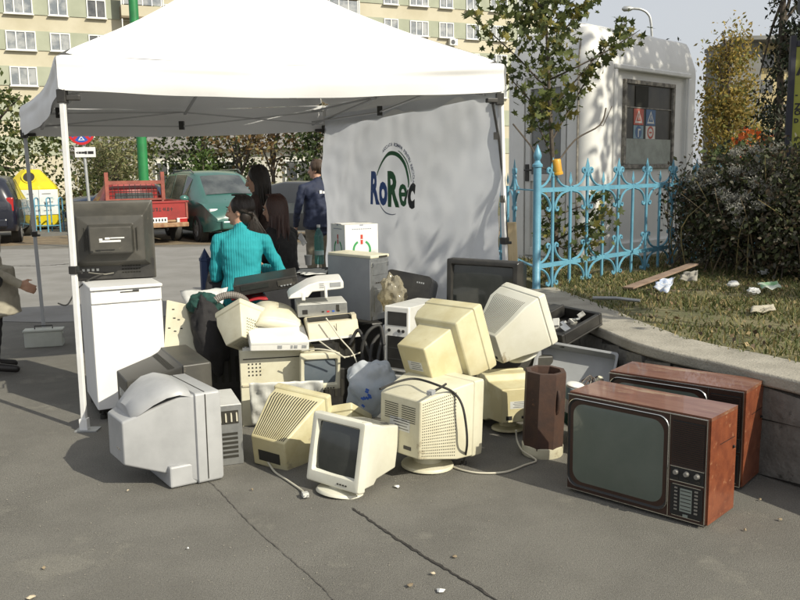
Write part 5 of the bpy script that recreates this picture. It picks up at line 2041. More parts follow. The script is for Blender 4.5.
def stand(h=1.68, arms=None, shw=.19, fem=1):
    k = h / 1.70
    d = dict(pelvis=(0, 0, .93 * k), chest=(0, .0, 1.25 * k), neck=(0, .0, 1.475 * k), head=(0, .02, 1.595 * k),
             shR=(shw, 0, 1.395 * k), shL=(-shw, 0, 1.395 * k), hipR=(.09, 0, .90 * k), hipL=(-.09, 0, .90 * k), knR=(.10, .02, .48 * k), knL=(-.10, .02, .48 * k),
             anR=(.10, -.02, .09), anL=(-.10, -.02, .09), toR=(.12, .15, .036), toL=(-.12, .15, .036),
             elR=(shw + .07, -.02, 1.10 * k), elL=(-shw - .07, -.02, 1.10 * k), wrR=(shw + .06, .10, .87 * k), wrL=(-shw - .06, .10, .87 * k))
    d['fem'] = (fem, 0, 0)
    if arms:
        d.update(arms)
    return d


# woman in turquoise, back to us, face turned to the left, elbow on the table
pw = W(243, 300, Y=6.45)
person('woman in a turquoise ribbed sweater sitting with her back turned, dark hair tied back', (pw.x, 6.45, 0), 8,
       sit(.40, .56, .05, dict(elR=(.30, .10, .835), wrR=(.17, .36, .85), elL=(-.205, .07, .82), wrL=(-.12, .34, .83)), .175), (m_turq, m_jean, m_shoe), head_yaw=72, hair=m_hairdk, hairstyle='tail')
pw = W(286, 260, Y=7.25)
person('woman with long reddish brown hair and black jacket sitting at the table', (pw.x, 7.25, 0), 62,
       sit(.40, .54, .08, dict(elR=(.24, .16, .86), wrR=(.16, .40, .85), elL=(-.26, .14, .86), wrL=(-.12, .38, .85))), (m_blackcl, m_blackcl, m_shoe), head_yaw=6, head_pitch=-4, hair=m_hairred)
pw = W(262, 260, Y=7.75)
person('standing woman with long dark hair in a brown cardigan behind the seated women', (pw.x, 7.75, 0), 78,
       stand(1.66, dict(wrL=(-.10, .22, 1.02), wrR=(.12, .22, 1.00))), (m_browncl, m_jean, m_shoe), head_yaw=4, head_pitch=-10, hair=m_hairdk)
pw = W(318, 200, Y=10.4)
navy = person('man in a navy jacket and khaki trousers standing beside the tent side wall', (pw.x, 10.4, 0), 35,
              stand(1.76, dict(elL=(-.28, .02, 1.16), wrL=(-.20, .22, .98), wrR=(.22, .2, .95)), .215, 0), (m_navycl, m_khaki, m_shoe), head_yaw=35, hair=m_hairbr, hairstyle='short', skirt=((0, 0, 1.36), (0, 0, .96), .165, .195))
mb = MB()
for k, (w_, h_) in enumerate(((.035, .06), (.03, .05), (.035, .045), (.03, .055), (.035, .045))):
    mb.box((-.03 + k * .042, -.126, 1.345 + h_ / 2), (w_, .008, h_), m_signwhite)
mb.build('back_print', navy, smooth=0)
pw = W(323, 200, Y=11.3)
person('person with reddish hair almost hidden behind the navy jacket and tent wall', (pw.x + .06, 11.3, 0), -20,
       stand(1.74, None, .19, 0), (m_blackcl, m_khaki, m_shoe), voxel=.011, hair=mat('ginger_hair', (0.16, 0.055, 0.025), .5, (0.12, 0.04, 0.02), 20), hairstyle='short')
# old person at the left edge: only one arm, the coat and a leg are in view
pw = W(-4, 372, z=0)
lp3 = person('person in a beige coat and black trousers cut off by the left edge', (pw.x, pw.y, 0), -62,
       stand(1.50, dict(elR=(.30, -.02, .92), wrR=(.25, .21, .76), hdR=(-.05, .8, -.42), elL=(-.24, -.12, .95), wrL=(-.24, -.05, .72), toR=(.13, .15, .036)), .20, 0), (m_beigecl, m_blackcl, m_shoe), hair=mat('grey_hair', (0.3, 0.3, 0.3), .6), hairstyle='short', skirt=((0, 0, .88), (0, .0, .50), .20, .235))
mb = MB()
mb.tube(smoothpath([(.28, .0, 1.24), (.30, .06, 1.05), (.315, .03, .88), (.30, .05, .80)], 4), .010, M['black'], 6)
mb.ball((.30, .06, .80), (.03, .04, .06), M['black'])
mb.build('strap', lp3)

# ================================================================== THE HEAP OF OLD ELECTRONICS
class Prof:
    def __init__(s, rows):
        s.r = rows          # (y, w, h, zc)

    def at(s, y):
        r = s.r
        if y <= r[0][0]:
            return r[0][1:]
        for a, b in zip(r, r[1:]):
            if y <= b[0]:
                t = (y - a[0]) / max(1e-9, b[0] - a[0])
                return tuple(p + (q - p) * t for p, q in zip(a[1:], b[1:]))
        return r[-1][1:]

    def patch(s, side, y0, y1, u0=-1., u1=1.):
        (w0, h0, c0), (w1, h1, c1) = s.at(y0), s.at(y1)
        if side == 'top':
            return [(u0 * w0 / 2, y0, c0 + h0 / 2), (u1 * w0 / 2, y0, c0 + h0 / 2), (u1 * w1 / 2, y1, c1 + h1 / 2), (u0 * w1 / 2, y1, c1 + h1 / 2)]
        if side == 'bottom':
            return [(u1 * w0 / 2, y0, c0 - h0 / 2), (u0 * w0 / 2, y0, c0 - h0 / 2), (u0 * w1 / 2, y1, c1 - h1 / 2), (u1 * w1 / 2, y1, c1 - h1 / 2)]
        if side == 'right':   # +x ; u along z
            return [(w0 / 2, y0, c0 + u0 * h0 / 2), (w1 / 2, y1, c1 + u0 * h1 / 2), (w1 / 2, y1, c1 + u1 * h1 / 2), (w0 / 2, y0, c0 + u1 * h0 / 2)]
        if side == 'left':
            return [(-w1 / 2, y1, c1 + u0 * h1 / 2), (-w0 / 2, y0, c0 + u0 * h0 / 2), (-w0 / 2, y0, c0 + u1 * h0 / 2), (-w1 / 2, y1, c1 + u1 * h1 / 2)]

    def rear(s, u0=-1., u1=1., v0=-1., v1=1.):
        y, w, h, c = s.r[-1]
        return [(u1 * w / 2, y, c + v0 * h / 2), (u0 * w / 2, y, c + v0 * h / 2), (u0 * w / 2, y, c + v1 * h / 2), (u1 * w / 2, y, c + v1 * h / 2)]


def monitor(label, loc, rot, s, D, pm, rows, group='discarded computer monitors', screen=None, vents=(), stand=None, name='crt_monitor', cat='monitor', pm2=None, rad=.011, chin=.035, side_b=.030, top_b=.030, ports=True, extra=None):
    W_, H_, B_ = D
    pm2 = pm2 or pm
    t = thing(name, label, cat, loc, rot, group, s)
    mb = MB()
    zc = H_ / 2
    mb.loft([ring_y(W_ * .965, H_ * .965, rad, B_, 0, zc), ring_y(W_, H_, rad, B_ - .006, 0, zc), ring_y(W_, H_, rad, .012, 0, zc), ring_y(W_ - .012, H_ - .012, rad, .002, 0, zc), ring_y(W_ - .026, H_ - .026, rad * .8, 0, 0, zc),
             ring_y(W_ - 2 * side_b, H_ - top_b - chin, rad * .9, .001, 0, (H_ - top_b + chin) / 2), ring_y(W_ - 2 * side_b - .022, H_ - top_b - chin - .022, rad * .8, .022, 0, (H_ - top_b + chin) / 2)], pm, cap0=True, cap1=False)
    for k in range(4):
        mb.box((W_ * .12 + k * .018, -.001, chin * .45), (.010, .006, .007), M['slot'])
    mb.build('bezel', t, smooth=35)
    # bulged glass
    ow, oh, oc = W_ - 2 * side_b - .016, H_ - top_b - chin - .016, (H_ - top_b + chin) / 2
    mb = MB()
    n = 12
    vs = []
    for j in range(n + 1):
        for i in range(n + 1):
            u, v = 2 * i / n - 1, 2 * j / n - 1
            vs.append((u * ow / 2, .010 + .016 * (u * u + v * v) / 2, oc + v * oh / 2))
    mb.add(vs, [(j * (n + 1) + i, j * (n + 1) + i + 1, (j + 1) * (n + 1) + i + 1, (j + 1) * (n + 1) + i) for j in range(n) for i in range(n)], screen or M['tube'])
    mb.build('screen', t, smooth=60)
    P = Prof(rows)
    mb = MB()
    mb.loft([ring_y(w, h, rad * .8, y, 0, c) for y, w, h, c in rows], pm2, cap0=False)
    y, w, h, c = rows[-1]
    hs = mb.build('rear_housing', t, smooth=38, bevel=.006)
    if vents:
        for v in vents:
            mb = MB()
            k = v[0]
            if k in ('top', 'bottom') and v[6] == 1:
                cuts = [v[1]] + [r_[0] for r_ in rows if v[1] + .004 < r_[0] < v[2] - .004] + [v[2]]
                for a_, b_ in zip(cuts, cuts[1:]):
                    mb.slots(P.patch(k, a_, b_, v[3], v[4]), v[5], 1, v[7], 1.0, M['slot'], .0015)
            elif k == 'rear':
                mb.slots(P.rear(*v[1:5]), v[5], v[6], v[7], v[8], M['slot'], .0015)
            else:
                mb.slots(P.patch(k, *v[1:5]), v[5], v[6], v[7], v[8], M['slot'], .0015)
            mb.build('vents', hs, smooth=0)
    if ports:
        mb = MB()
        y, w, h, c = rows[-1]
        MB().box((w * .28, y, c - h * .36), (.045, .006, .028), M['black']).build('power_socket', hs, smooth=0)
        MB().box((-w * .2, y, c - h * .36), (.05, .006, .018), M['black']).build('video_socket', hs, smooth=0)
        mb.box((0, y, c + h * .02), (w * .5, .002, h * .22), M['ltgrey'])
        for k in range(4):
            mb.box((-w * .03, y + .0012, c + h * (-.05 + .05 * k)), (w * (.38 - .07 * (k % 2)), .0006, h * .014), M['darkmetal'])
        mb.build('label_plate', hs, smooth=0)
    if stand:
        mb = MB()
        sy, sr, sh = stand[:3]
        sm = stand[3] if len(stand) > 3 else pm
        mb.lathe([(sr, 0), (sr, .008), (sr * .96, .016), (sr * .55, .03), (sr * .5, sh + .01)], sm, 28, T=Matrix.Translation((0, sy, -sh)))
        mb.build('stand', t, smooth=40)
    if extra:
        extra(t, P)
    return t


def cord(name, label, pts, r, m, plug=None, cat='cable', group=None, k=8):
    pts = [Vector(p) for p in pts]
    path = smoothpath(pts, k)
    t = thing(name, label, cat, tuple(path[0]), group=group)
    o = Vector(path[0])
    MB().tube([p - o for p in path], r, m, 7).build('lead', t, smooth=60)
    if plug:
        mb = MB()
        d = (path[-1] - path[-2]).normalized()
        e = path[-1] - o
        q = frame_T(e, d, Vector((-d.y, d.x, 0.01)))
        mb.tube([(0, 0, 0), (.012, 0, 0)], [.008, .011], plug, 8, T=q)
        mb.box((.030, 0, 0), (.040, .030, .022), plug, T=q)
        for s in (-1, 1):
            mb.tube([(.05, s * .0095, 0), (.068, s * .0095, 0)], .0024, M['chrome'], 6, T=q)
        mb.build('plug', t, smooth=30, bevel=.004)
    return t


# ---- white monitor in front, screen to the camera
monitor('white monitor on a round foot with dark blank screen facing us at the front', (-.361, 4.03, .046), (-10.5, 1.7, -36), .962, (.36, .37, .06), M['offwhite'],
        [(.055, .335, .345, .185), (.16, .315, .32, .185), (.20, .285, .285, .19), (.385, .255, .235, .205)],
        stand=(.10, .14, .040), vents=(('top', .22, .37, -.8, .8, 16, 1, .35, .8), ), chin=.06, side_b=.034, top_b=.034)
# ---- yellowed ribbed monitor tipped on its back
slant = [(.05, .335, .33, .175), (.13, .325, .315, .172), (.26, .27, .25, .150), (.38, .22, .18, .135)]
monitor('yellowed ribbed monitor tipped forward on its face between grey television and white monitor', (-.546, 4.80, .040), (-13.2, -5.2, 152.3), 1.018, (.36, .35, .055), M['yellow'], slant,
        vents=(('top', .09, .37, -.90, .90, 17, 1, .42, .96), ('rear', -.8, .8, -.75, .3, 1, 1, .8, .7)), ports=False, pm2=M['yellow'])
# ---- big perforated monitor
monitor('large cream monitor with perforated side and round foot under the tipped yellow one', (.290, 4.596, .070), (1.4, -1.4, 136), 1.033, (.41, .41, .09), M['cream'],
        [(.085, .40, .40, .205), (.20, .395, .385, .205), (.43, .28, .30, .20)], stand=(.21, .14, .065),
        vents=(('left', .215, .42, -.92, .92, 18, 20, .40, .34), ('rear', -.85, .85, .15, .75, 2, 8, .8, .35)))
# ---- yellow monitor on top with stepped neck
monitor('pale yellow monitor with stepped neck tipped on top of the perforated monitor', (.425, 4.86, .500), (-19.2, .8, 132), 1.10, (.36, .36, .07), M['yellow'],
        [(.065, .35, .35, .18), (.14, .335, .335, .18), (.185, .305, .305, .178), (.192, .235, .262, .172), (.385, .20, .23, .168)],
        vents=(('bottom', .22, .36, -.8, .8, 14, 1, .4, .9),))
# ---- greyish monitor leaning to the right
monitor('dusty off white monitor with swivel foot lying tilted beside the black crate', (.899, 5.336, .558), (-24.2, -5.6, 121.4), .986, (.38, .36, .06), M['offwhite'],
        [(.056, .36, .34, .18), (.064, .375, .355, .18), (.16, .36, .335, .18), (.26, .30, .27, .165), (.40, .24, .20, .15)],
        stand=(.17, .11, .05), vents=(('top', .13, .38, -.8, .8, 18, 1, .25, .9),))
# ---- silver television lying at the front left


def tv_lid(t, P):
    mb = MB()
    rings = []
    for y, w, h, z in ((.141, .47, .0, .480), (.155, .48, 0, .508), (.21, .48, 0, .525), (.27, .455, 0, .516), (.33, .40, 0, .484), (.38, .34, 0, .444), (.425, .27, 0, .408)):
        pts = []
        for k in range(17):
            a = math.pi * k / 16
            pts.append(Vector((w / 2 * math.cos(a), y, z - .055 + .059 * math.sin(a) ** .75)))
        rings.append(pts)
    n = 17
    vs = [p for r_ in rings for p in r_]
    fs = [(i * n + k, i * n + k + 1, (i + 1) * n + k + 1, (i + 1) * n + k) for i in range(len(rings) - 1) for k in range(n - 1)]
    fs += [tuple(range(n)), tuple(range((len(rings) - 1) * n, len(rings) * n))]
    mb.add(vs, fs, M['silver'])
    mb.build('top_cover', t, smooth=50)
    mb = MB()
    mb.box((-.256, .085, .24), (.006, .004, .44), M['slot'])
    mb.box((0, .085, .4705), (.49, .004, .003), M['slot'])
    for k in range(5):
        mb.box((-.12 + k * .06, .395, .395 - .0), (.03, .012, .01), M['silver'])
    mb.build('seam', t, smooth=0)
    mb = MB()
    mb.box((0, .205, .055), (.475, .145, .11), M['silver'])
    mb.build('foot_box', t, smooth=0, bevel=.01)
    mb = MB()
    mb.box((-.05, .462, .19), (.09, .008, .07), M['slot'])
    for k in range(3):
        mb.tube([(-.075 + k * .025, .462, .20), (-.075 + k * .025, .472, .20)], .007, M['chrome'], 8)
    mb.build('sockets', t, smooth=30)


monitor('silver grey television with tapering back and domed lid standing at the front left', (-1.095, 4.50, 0), (.6, 1.0, 124), 1.03, (.51, .47, .14), M['silver'],
        [(.135, .49, .455, .235), (.20, .455, .42, .25), (.47, .26, .22, .24)], group='discarded televisions', name='television', cat='television', extra=tv_lid, rad=.016, ports=False)
# ---- black televisions
monitor('black television lying behind the silver one with its dusty hump to the left', (-1.259, 5.124, .066), (-.5, -2.2, 120), 1.027, (.50, .44, .17), M['blackbrown'],
        [(.165, .49, .43, .22), (.19, .45, .40, .22), (.24, .40, .36, .225), (.46, .26, .22, .25)], group='discarded televisions', name='television', cat='television',
        vents=(('top', .20, .235, -.9, .9, 20, 1, .5, .8),))


def rear_details(t, P):
    mb = MB()
    for s in (-1, 1):
        for z in (.485, .50):
            for k in range(11):
                mb.box((s * (.045 + k * .016), .121, z), (.010, .006, .006), M['slot'])
    for s in (-1, 1):
        for k in range(3):
            for q in range(7):
                mb.box((-.06 - q * .018, .1515, .05 + k * .022), (.012, .005, .008), M['slot'])
    mb.build('vents', t, smooth=0)
    mb = MB()
    # maker's label: only illegible white marks survive
    mb.box((-.045, .4612, .305), (.085, .002, .007), M['white'])
    mb.box((.015, .4612, .303), (.03, .002, .012), M['white'])
    mb.box((0.0, .4612, .285), (.13, .002, .012), M['white'])
    mb.box((.055, .4612, .293), (.02, .002, .02), M['white'])
    mb.build('label_plate', t, smooth=0)
    mb = MB()
    mb.box((0, .142, .075), (.53, .02, .13), M['black'])
    for k in range(4):
        mb.box((.10 + k * .03, .153, .075), (.016, .006, .016), M['steel'])
    mb.tube([(.16, .153, .06), (.10, .17, .05), (.05, .165, .045), (.0, .155, .05)], .004, M['cablewhite'], 6)
    mb.build('connector_panel', t, smooth=0)
    mb = MB()
    mb.tube(smoothpath([(.05, .16, .05), (.15, .19, .02), (.24, .20, -.05), (.30, .22, -.14), (.36, .2, -.13)], 5), .005, M['rubber'], 6)
    mb.build('power_lead', t)


monitor('big black television turned back to front on top of the white cabinet', (-2.03, 5.95, .893), (0, 0, 197), 1.03, (.55, .53, .12), M['blackbrown'],
        [(.115, .54, .52, .265), (.135, .50, .40, .29), (.24, .42, .30, .285), (.25, .28, .19, .285), (.36, .26, .17, .285)], group='discarded televisions', name='television', cat='television', extra=rear_details, ports=False,
        vents=(('left', .15, .30, -.8, .8, 9, 1, .35, .8), ('right', .15, .30, -.8, .8, 9, 1, .35, .8)))
monitor('black glossy screened television facing us in front of the printed side wall', (.54, 5.58, .545), (.1, 1.1, -28.7), 1.02, (.51, .46, .10), M['black'],
        [(.095, .50, .45, .23), (.14, .47, .42, .24), (.45, .30, .26, .26)], group='discarded televisions', name='television', cat='television', chin=.06, side_b=.035)
# small monitor in the middle
monitor('small beige portable monitor with grey blue screen in the middle of the heap', (-.518, 5.237, .228), (4.7, 1.1, 14.5), .986, (.265, .25, .03), M['cream'],
        [(.028, .255, .24, .125), (.12, .24, .22, .125), (.26, .16, .14, .12)], screen=M['tubeblue'], chin=.035, side_b=.02, top_b=.035)
# monitor on the left part of the heap, rear corner to us
c0 = W(238, 318, Y=5.45)
monitor('cream monitor lying on its side at the left of the heap with speckled vents', (-.97, 5.58, .66), (-62, 28, 150), .84, (.30, .30, .05), M['cream'],
        [(.047, .285, .285, .15), (.12, .28, .28, .15), (.30, .19, .19, .15)], vents=(('left', .14, .29, -.6, .6, 7, 8, .4, .4), ('rear', -.6, .6, -.6, .6, 7, 7, .4, .4)), ports=False)
# beige monitor right of the perforated one
monitor('beige yellow monitor squeezed between the perforated monitor and the rusty drum', (.62, 5.22, .05), (2, -1, 196), .86, (.36, .36, .05), M['yellow'],
        [(.047, .345, .345, .18), (.14, .335, .33, .18), (.17, .29, .27, .165), (.36, .25, .24, .16)], stand=(.18, .12, .05))
# yellow monitor on its face in the centre, stepped back up
monitor('yellowed monitor lying face down with brown back panels behind the ribbed one', (-.33, 4.93, .14), (-62, 12, 165), .95, (.34, .34, .05), M['yellow'],
        [(.047, .325, .325, .17), (.13, .31, .31, .17), (.15, .25, .24, .165), (.30, .20, .19, .16)], ports=False,
        extra=lambda t, P: MB().box((0, .301, .16), (.17, .004, .16), mat('brown_back_panel', (.36, .29, .16), .6, (.30, .24, .13), 6)).build('back_panel', t, smooth=0))

# ---- wooden televisions
m_veneer = mat('cherry_veneer', (0.215, 0.064, 0.028), 0.35, (0.145, 0.040, 0.019), 3, bump=.05, bs=40, coat=.35, wear=((0.34, 0.17, 0.09), 5, .60), stretch=(1.2, 6, 6))
m_veneertop = mat('worn_cherry_top', (0.215, 0.095, 0.055), 0.32, (0.155, 0.058, 0.033), 3, coat=.4, wear=((0.33, 0.22, 0.14), 2.6, .55), stretch=(1.2, 5, 5))
m_brownpl = mat('dark_brown_fascia', (0.032, 0.014, 0.009), 0.35, (0.045, 0.02, 0.013), 5, wear=((0.10, 0.07, 0.05), 9, .7))
m_masked = mat('black_mask', (0.012, 0.012, 0.012), 0.5)
m_knob = mat('silver_knob', (0.34, 0.33, 0.31), .35, metal=.7)


def wooden_tv(label, loc, rot, s):
    t = thing('wooden_television', label, 'television', loc, rot, 'old wooden cased televisions', s)
    w, h, d = .705, .485, .30
    mb = MB()
    th = .016
    mb.box((0, d / 2 + .012, h - th / 2), (w, d - .024, th), m_veneertop)
    mb.box((0, d / 2 + .012, th / 2), (w, d - .024, th), m_veneer)
    for sx in (-1, 1):
        mb.box((sx * (w / 2 - th / 2), d / 2 + .012, h / 2), (th, d - .024, h - 2 * th - .001), m_veneer)
    mb.box((w / 2 + .0005, d * .72, h * .62), (.0012, .002, .0), m_masked)
    mb.build('cabinet', t, smooth=0, bevel=.004)
    mb = MB()
    mb.box((0, .012, h / 2), (w - .012, .022, h - .012), m_brownpl)
    f = mb.build('fascia', t, smooth=0, bevel=.004)
    mb = MB()
    # thin bright edging round the fascia
    for z in (.006, h - .006):
        mb.box((0, .0, z), (w - .01, .004, .0035), M['chrome'])
    for x in (w / 2 - .006, .178):
        mb.box((x, .0, h / 2), (.0025, .004, h - .02), M['chrome'])
    mb.build('trim', f, smooth=0)
    # tube: chrome ring, black mask, bulged glass
    cx, cz, sw_, sh_ = -.0835, .244, .508, .430
    mb = MB()
    mb.loft([ring_y(sw_ + .012, sh_ + .012, .052, .001, cx, cz, 6), ring_y(sw_ + .012, sh_ + .012, .052, -.005, cx, cz, 6), ring_y(sw_ + .006, sh_ + .006, .05, -.008, cx, cz, 6), ring_y(sw_ + .004, sh_ + .004, .05, -.002, cx, cz, 6)], M['chrome'], False, False)
    mb.build('screen_ring', f, smooth=50)
    mb = MB()
    mb.loft([ring_y(sw_ + .006, sh_ + .006, .05, -.004, cx, cz, 6), ring_y(sw_ - .030, sh_ - .030, .055, .0075, cx, cz, 6)], m_masked, False, True)
    mb.build('screen_mask', f, smooth=50)
    mb = MB()
    gw, gh = sw_ - .010, sh_ - .014
    rings = []
    for k in range(9):
        q = 1 - k / 9
        sc = q
        rings.append(ring_y(gw * sc, gh * sc, .06 * sc + .001, .0035 - .020 * (1 - q * q), cx, cz, 6))
    mb.loft(rings, M['tubegreen'], False, True)
    mb.build('screen', t, smooth=60)
    mb = MB()
    # speaker grille cloth with fine slots
    mb.box((.264, .0, .355), (.145, .004, .20), m_masked)
    for k in range(21):
        mb.box((.264, -.003, .262 + k * .0092), (.140, .003, .0045), m_brownpl)
    mb.build('speaker_grille', f, smooth=0)
    mb = MB()
    mb.box((.264, -.002, .213), (.15, .006, .062), m_masked)
    for z in (.246, .181):
        mb.box((.264, -.003, z), (.155, .006, .003), M['chrome'])
    for k in range(3):
        T_ = Matrix.Translation((.215 + k * .048, -.004, .222)) @ Matrix.Rotation(R(90), 4, 'X')
        mb.lathe([(.013, 0), (.013, .004), (.010, .016), (.009, .017)], m_knob, 14, T=T_)
        mb.box((.215 + k * .048, -.006, .194), (.022, .004, .010), M['slot'])
    for z in (.166, .022):
        mb.box((.264, -.003, z), (.130, .005, .0025), M['chrome'])
    mb.box((.264, -.002, .095), (.145, .006, .14), m_masked)
    mb.box((.264, -.006, .10), (.054, .006, .105), m_gr)
    for k in range(6):
        mb.box((.264, -.0095, .058 + k * .017), (.048, .002, .003), M['slot'])
    for sx in (-1, 1):
        for k in range(7):
            mb.box((.264 + sx * .046, -.006, .052 + k * .0165), (.014, .008, .007), m_knob)
    mb.box((.264, -.006, .030), (.022, .008, .012), m_gr)
    mb.build('control_panel', f, smooth=30)
    mb = MB()
    mb.loft([ring_y(w - .05, h - .05, .03, d, 0, h / 2), ring_y(w * .62, h * .7, .03, d + .05, 0, h / 2)], M['black'])
    mb.build('back_cover', t, smooth=40)
    mb = MB()
    mb.tube([(w / 2 + .002, .26, .30), (w / 2 + .004, .27, .30)], .007, m_masked, 8)
    mb.box((w / 2 + .001, .20, .345), (.002, .16, .002), m_masked)
    mb.build('side_seam', t, smooth=0)
    for sx in (-1, 1):
        for y in (.05, .26):
            MB().box((sx * .29, y, -.006), (.05, .04, .014), m_masked).build('foot', t, smooth=0)
    return t


m_gr = mat('pale_dial', (0.23, 0.26, 0.23), .5)
_c, _s = math.cos(R(-43.8)), math.sin(R(-43.8))
wooden_tv('old wooden television in front, green grey screen and veneer side to the camera', (1.086, 3.807, .013), (0, 0, -43.8), 1.029)
wooden_tv('second wooden television standing behind the first against the low wall', (1.410, 4.242, .013), (0, 0, -39.7), 1.029)

# ---- white cabinet under the black television
cb = thing('white_cabinet', 'tall white enamel cabinet standing at the left tent leg under a television', 'cabinet', (-1.803, 5.492, 0), (0, 0, 27))
mb = MB()
mb.box((0, .30, .475), (.455, .55, .81), M['white'])
mb.build('body', cb, smooth=0, bevel=.008)
MB().box((0, .283, .883), (.462, .60, .022), M['white']).build('worktop', cb, smooth=0, bevel=.007)
dr_ = MB().box((0, .012, .425), (.452, .022, .70), M['white']).build('door', cb, smooth=0, bevel=.006)
mb = MB()
mb.box((0, .012, .825), (.452, .022, .085), M['white'])
pan = mb.build('panel', cb, smooth=0, bevel=.006)
mb = MB()
mb.box((.02, -.001, .852), (.12, .005, .006), M['slot'])
mb.box((.06, -.0012, .86), (.04, .005, .004), M['slot'])
mb.build('handle_slot', pan, smooth=0)
for sx in (-1, 1):
    for y in (.06, .54):
        MB().lathe([(.022, 0), (.022, .03), (.014, .035), (.014, .08)], M['black'], 12, T=Matrix.Translation((sx * .19, y, 0))).build('foot', cb, smooth=30)
MB().box((0, .30, .055), (.43, .5, .03), M['slot']).build('plinth', cb, smooth=0)


# ---- computer cases
def case(name, label, loc, rot, dims, pm, cat='computer case', group=None, s=1.0, bevel=.004):
    w, d, h = dims
    t = thing(name, label, cat, loc, rot, group, s)
    mb = MB().box((0, d / 2, h / 2), (w, d, h), pm)
    mb.build('casing', t, smooth=0, bevel=bevel)
    return t


# grey tower whose stripped front shows bare metal
tw = case('computer_tower', 'tall grey computer tower with bare metal front and cream top standing on the heap', (-.155, 6.13, .53), (1, 0, 50), (.19, .42, .45), M['midgrey'], group='computer cases', s=1.03)
mb = MB()
mb.box((0, .20, .457), (.20, .42, .022), M['cream'])
mb.box((.03, -.012, .455), (.09, .01, .012), M['slot'])
mb.build('top_cover', tw, smooth=0, bevel=.006)
mb = MB()
mb.box((0, -.003, .222), (.184, .006, .436), M['steel'])
mb.box((.0, -.008, .37), (.15, .006, .085), M['steel'])
mb.box((0, -.0075, .14), (.12, .006, .16), M['steel'])
for x in (-.08, .08):
    for z in (.02, .40):
        mb.box((x, -.009, z), (.02, .008, .03), M['chrome'])
for k in range(5):
    mb.box((-.04 + k * .02, -.0108, .27), (.01, .002, .01), M['slot'])
mb.build('front_plate', tw, smooth=0, bevel=.002)
# white mini tower with empty black bays
mt = case('computer_tower', 'white mini tower with empty black drive bays facing us in mid heap', (-.020, 5.303, .335), (-1, 1, -30), (.172, .40, .41), M['ltgrey'], group='computer cases', s=1.03)
mb = MB()
mb.box((0, -.012, .205), (.176, .026, .414), M['whiteplastic'])
ff = mb.build('front_panel', mt, smooth=0, bevel=.008)
mb = MB()
mb.box((.005, -.0245, .335), (.135, .006, .085), M['black'])
mb.box((.005, -.0245, .125), (.135, .006, .20), M['black'])
for z in (.08, .15):
    mb.box((.005, -.027, z), (.135, .004, .004), M['darkmetal'])
for x in (-.05, .02, .05):
    mb.tube([(x, -.023, .26), (x, -.032, .26)], .010, M['black'], 12)
mb.build('drive_bays', ff, smooth=30)
# bare metal case rear behind the silver television
pr = case('computer_tower', 'bare grey computer case showing its slotted back beside the silver television', tuple(W(244, 463, z=0) - Vector((.085, .031, 0))), (0, 0, 20), (.18, .36, .345), M['ltgrey'], group='computer cases')
mb = MB()
mb.box((0, -.002, .172), (.176, .006, .339), M['steel'])
mb.box((.01, -.006, .275), (.12, .005, .075), M['slot'])
for k in range(6):
    mb.box((.02, -.006, .05 + k * .026), (.085, .005, .014), M['slot'])
mb.box((-.055, -.006, .13), (.02, .005, .16), M['slot'])
for k in range(4):
    mb.tube([(-.03 + k * .03, -.005, .30), (-.03 + k * .03, -.012, .25)], .005, M['cablewhite'], 6)
mb.build('rear_panel', pr, smooth=0)

# big cream cabinet panel with perforations and the crumpled white panel before it
cp = case('printer_cabinet', 'cream upright equipment case with dotted perforations under the white flat box', (-.79, 5.28, .0), (-3, 0, 12), (.48, .30, .49), M['cream'], cat='equipment case')
mb = MB()
for i in range(4):
    for j in range(4):
        mb.box((-.185 + i * .024, -.001, .33 + j * .024), (.009, .004, .009), M['slot'])
mb.box((0, -.001, .435), (.44, .004, .006), M['slot'])
mb.box((.0, -.004, .265), (.46, .01, .012), M['beige'])
mb.build('perforations', cp, smooth=0)
mb = MB()
mb.box((-.1, .03, .50), (.24, .05, .02), M['steel'])
for k in range(6):
    mb.box((-.2 + k * .035, .01, .512), (.012, .02, .006), M['midgrey'])
mb.build('metal_edge', cp, smooth=0)
m_crump = mat('crumpled_film', (0.66, 0.66, 0.62), .45, (0.60, 0.60, 0.56), 5, bump=.3, bs=20)
mb = MB()
n1, n2 = 26, 16
vs = []
for j in range(n2 + 1):
    for i in range(n1 + 1):
        u, v = i / n1, j / n2
        o = .007 * math.sin(u * 24 + 6 * mnoise.noise(Vector((u * 3, v * 3, 0)))) * (.3 + .7 * v) + .018 * mnoise.noise(Vector((u * 6, v * 5, 4)))
        vs.append((-.24 + .46 * u, o + .10 * (1 - v), .02 + .30 * v))
nn = n1 + 1
mb.add(vs, [(j * nn + i, j * nn + i + 1, (j + 1) * nn + i + 1, (j + 1) * nn + i) for j in range(n2) for i in range(n1)], m_crump)
o = mb.build('plastic_sheet', smooth=60, loc=(-.71, 5.12, .0), rot=(0, 0, R(6)))
o.modifiers.new('t', 'SOLIDIFY').thickness = .003
tag(o, 'crumpled whitish plastic sheet hanging before the cream perforated case', 'sheet')

# white flat desktop box
wf = case('flat_device', 'flat white device box with small slots lying on the cream perforated case', (-.764, 5.198, .500), (12.1, 2.8, 14.4), (.37, .28, .065), M['whiteplastic'], cat='device', bevel=.007)
mb = MB()
for x, w_ in ((.0, .028), (.075, .014), (.10, .022), (.145, .012), (.16, .018)):
    for z in (.020, .028, .036):
        mb.box((x, -.001, z), (w_, .004, .004), M['midgrey'])
mb.box((0, -.0005, .048), (.36, .003, .002), M['ltgrey'])
mb.build('front_slots', wf, smooth=0)

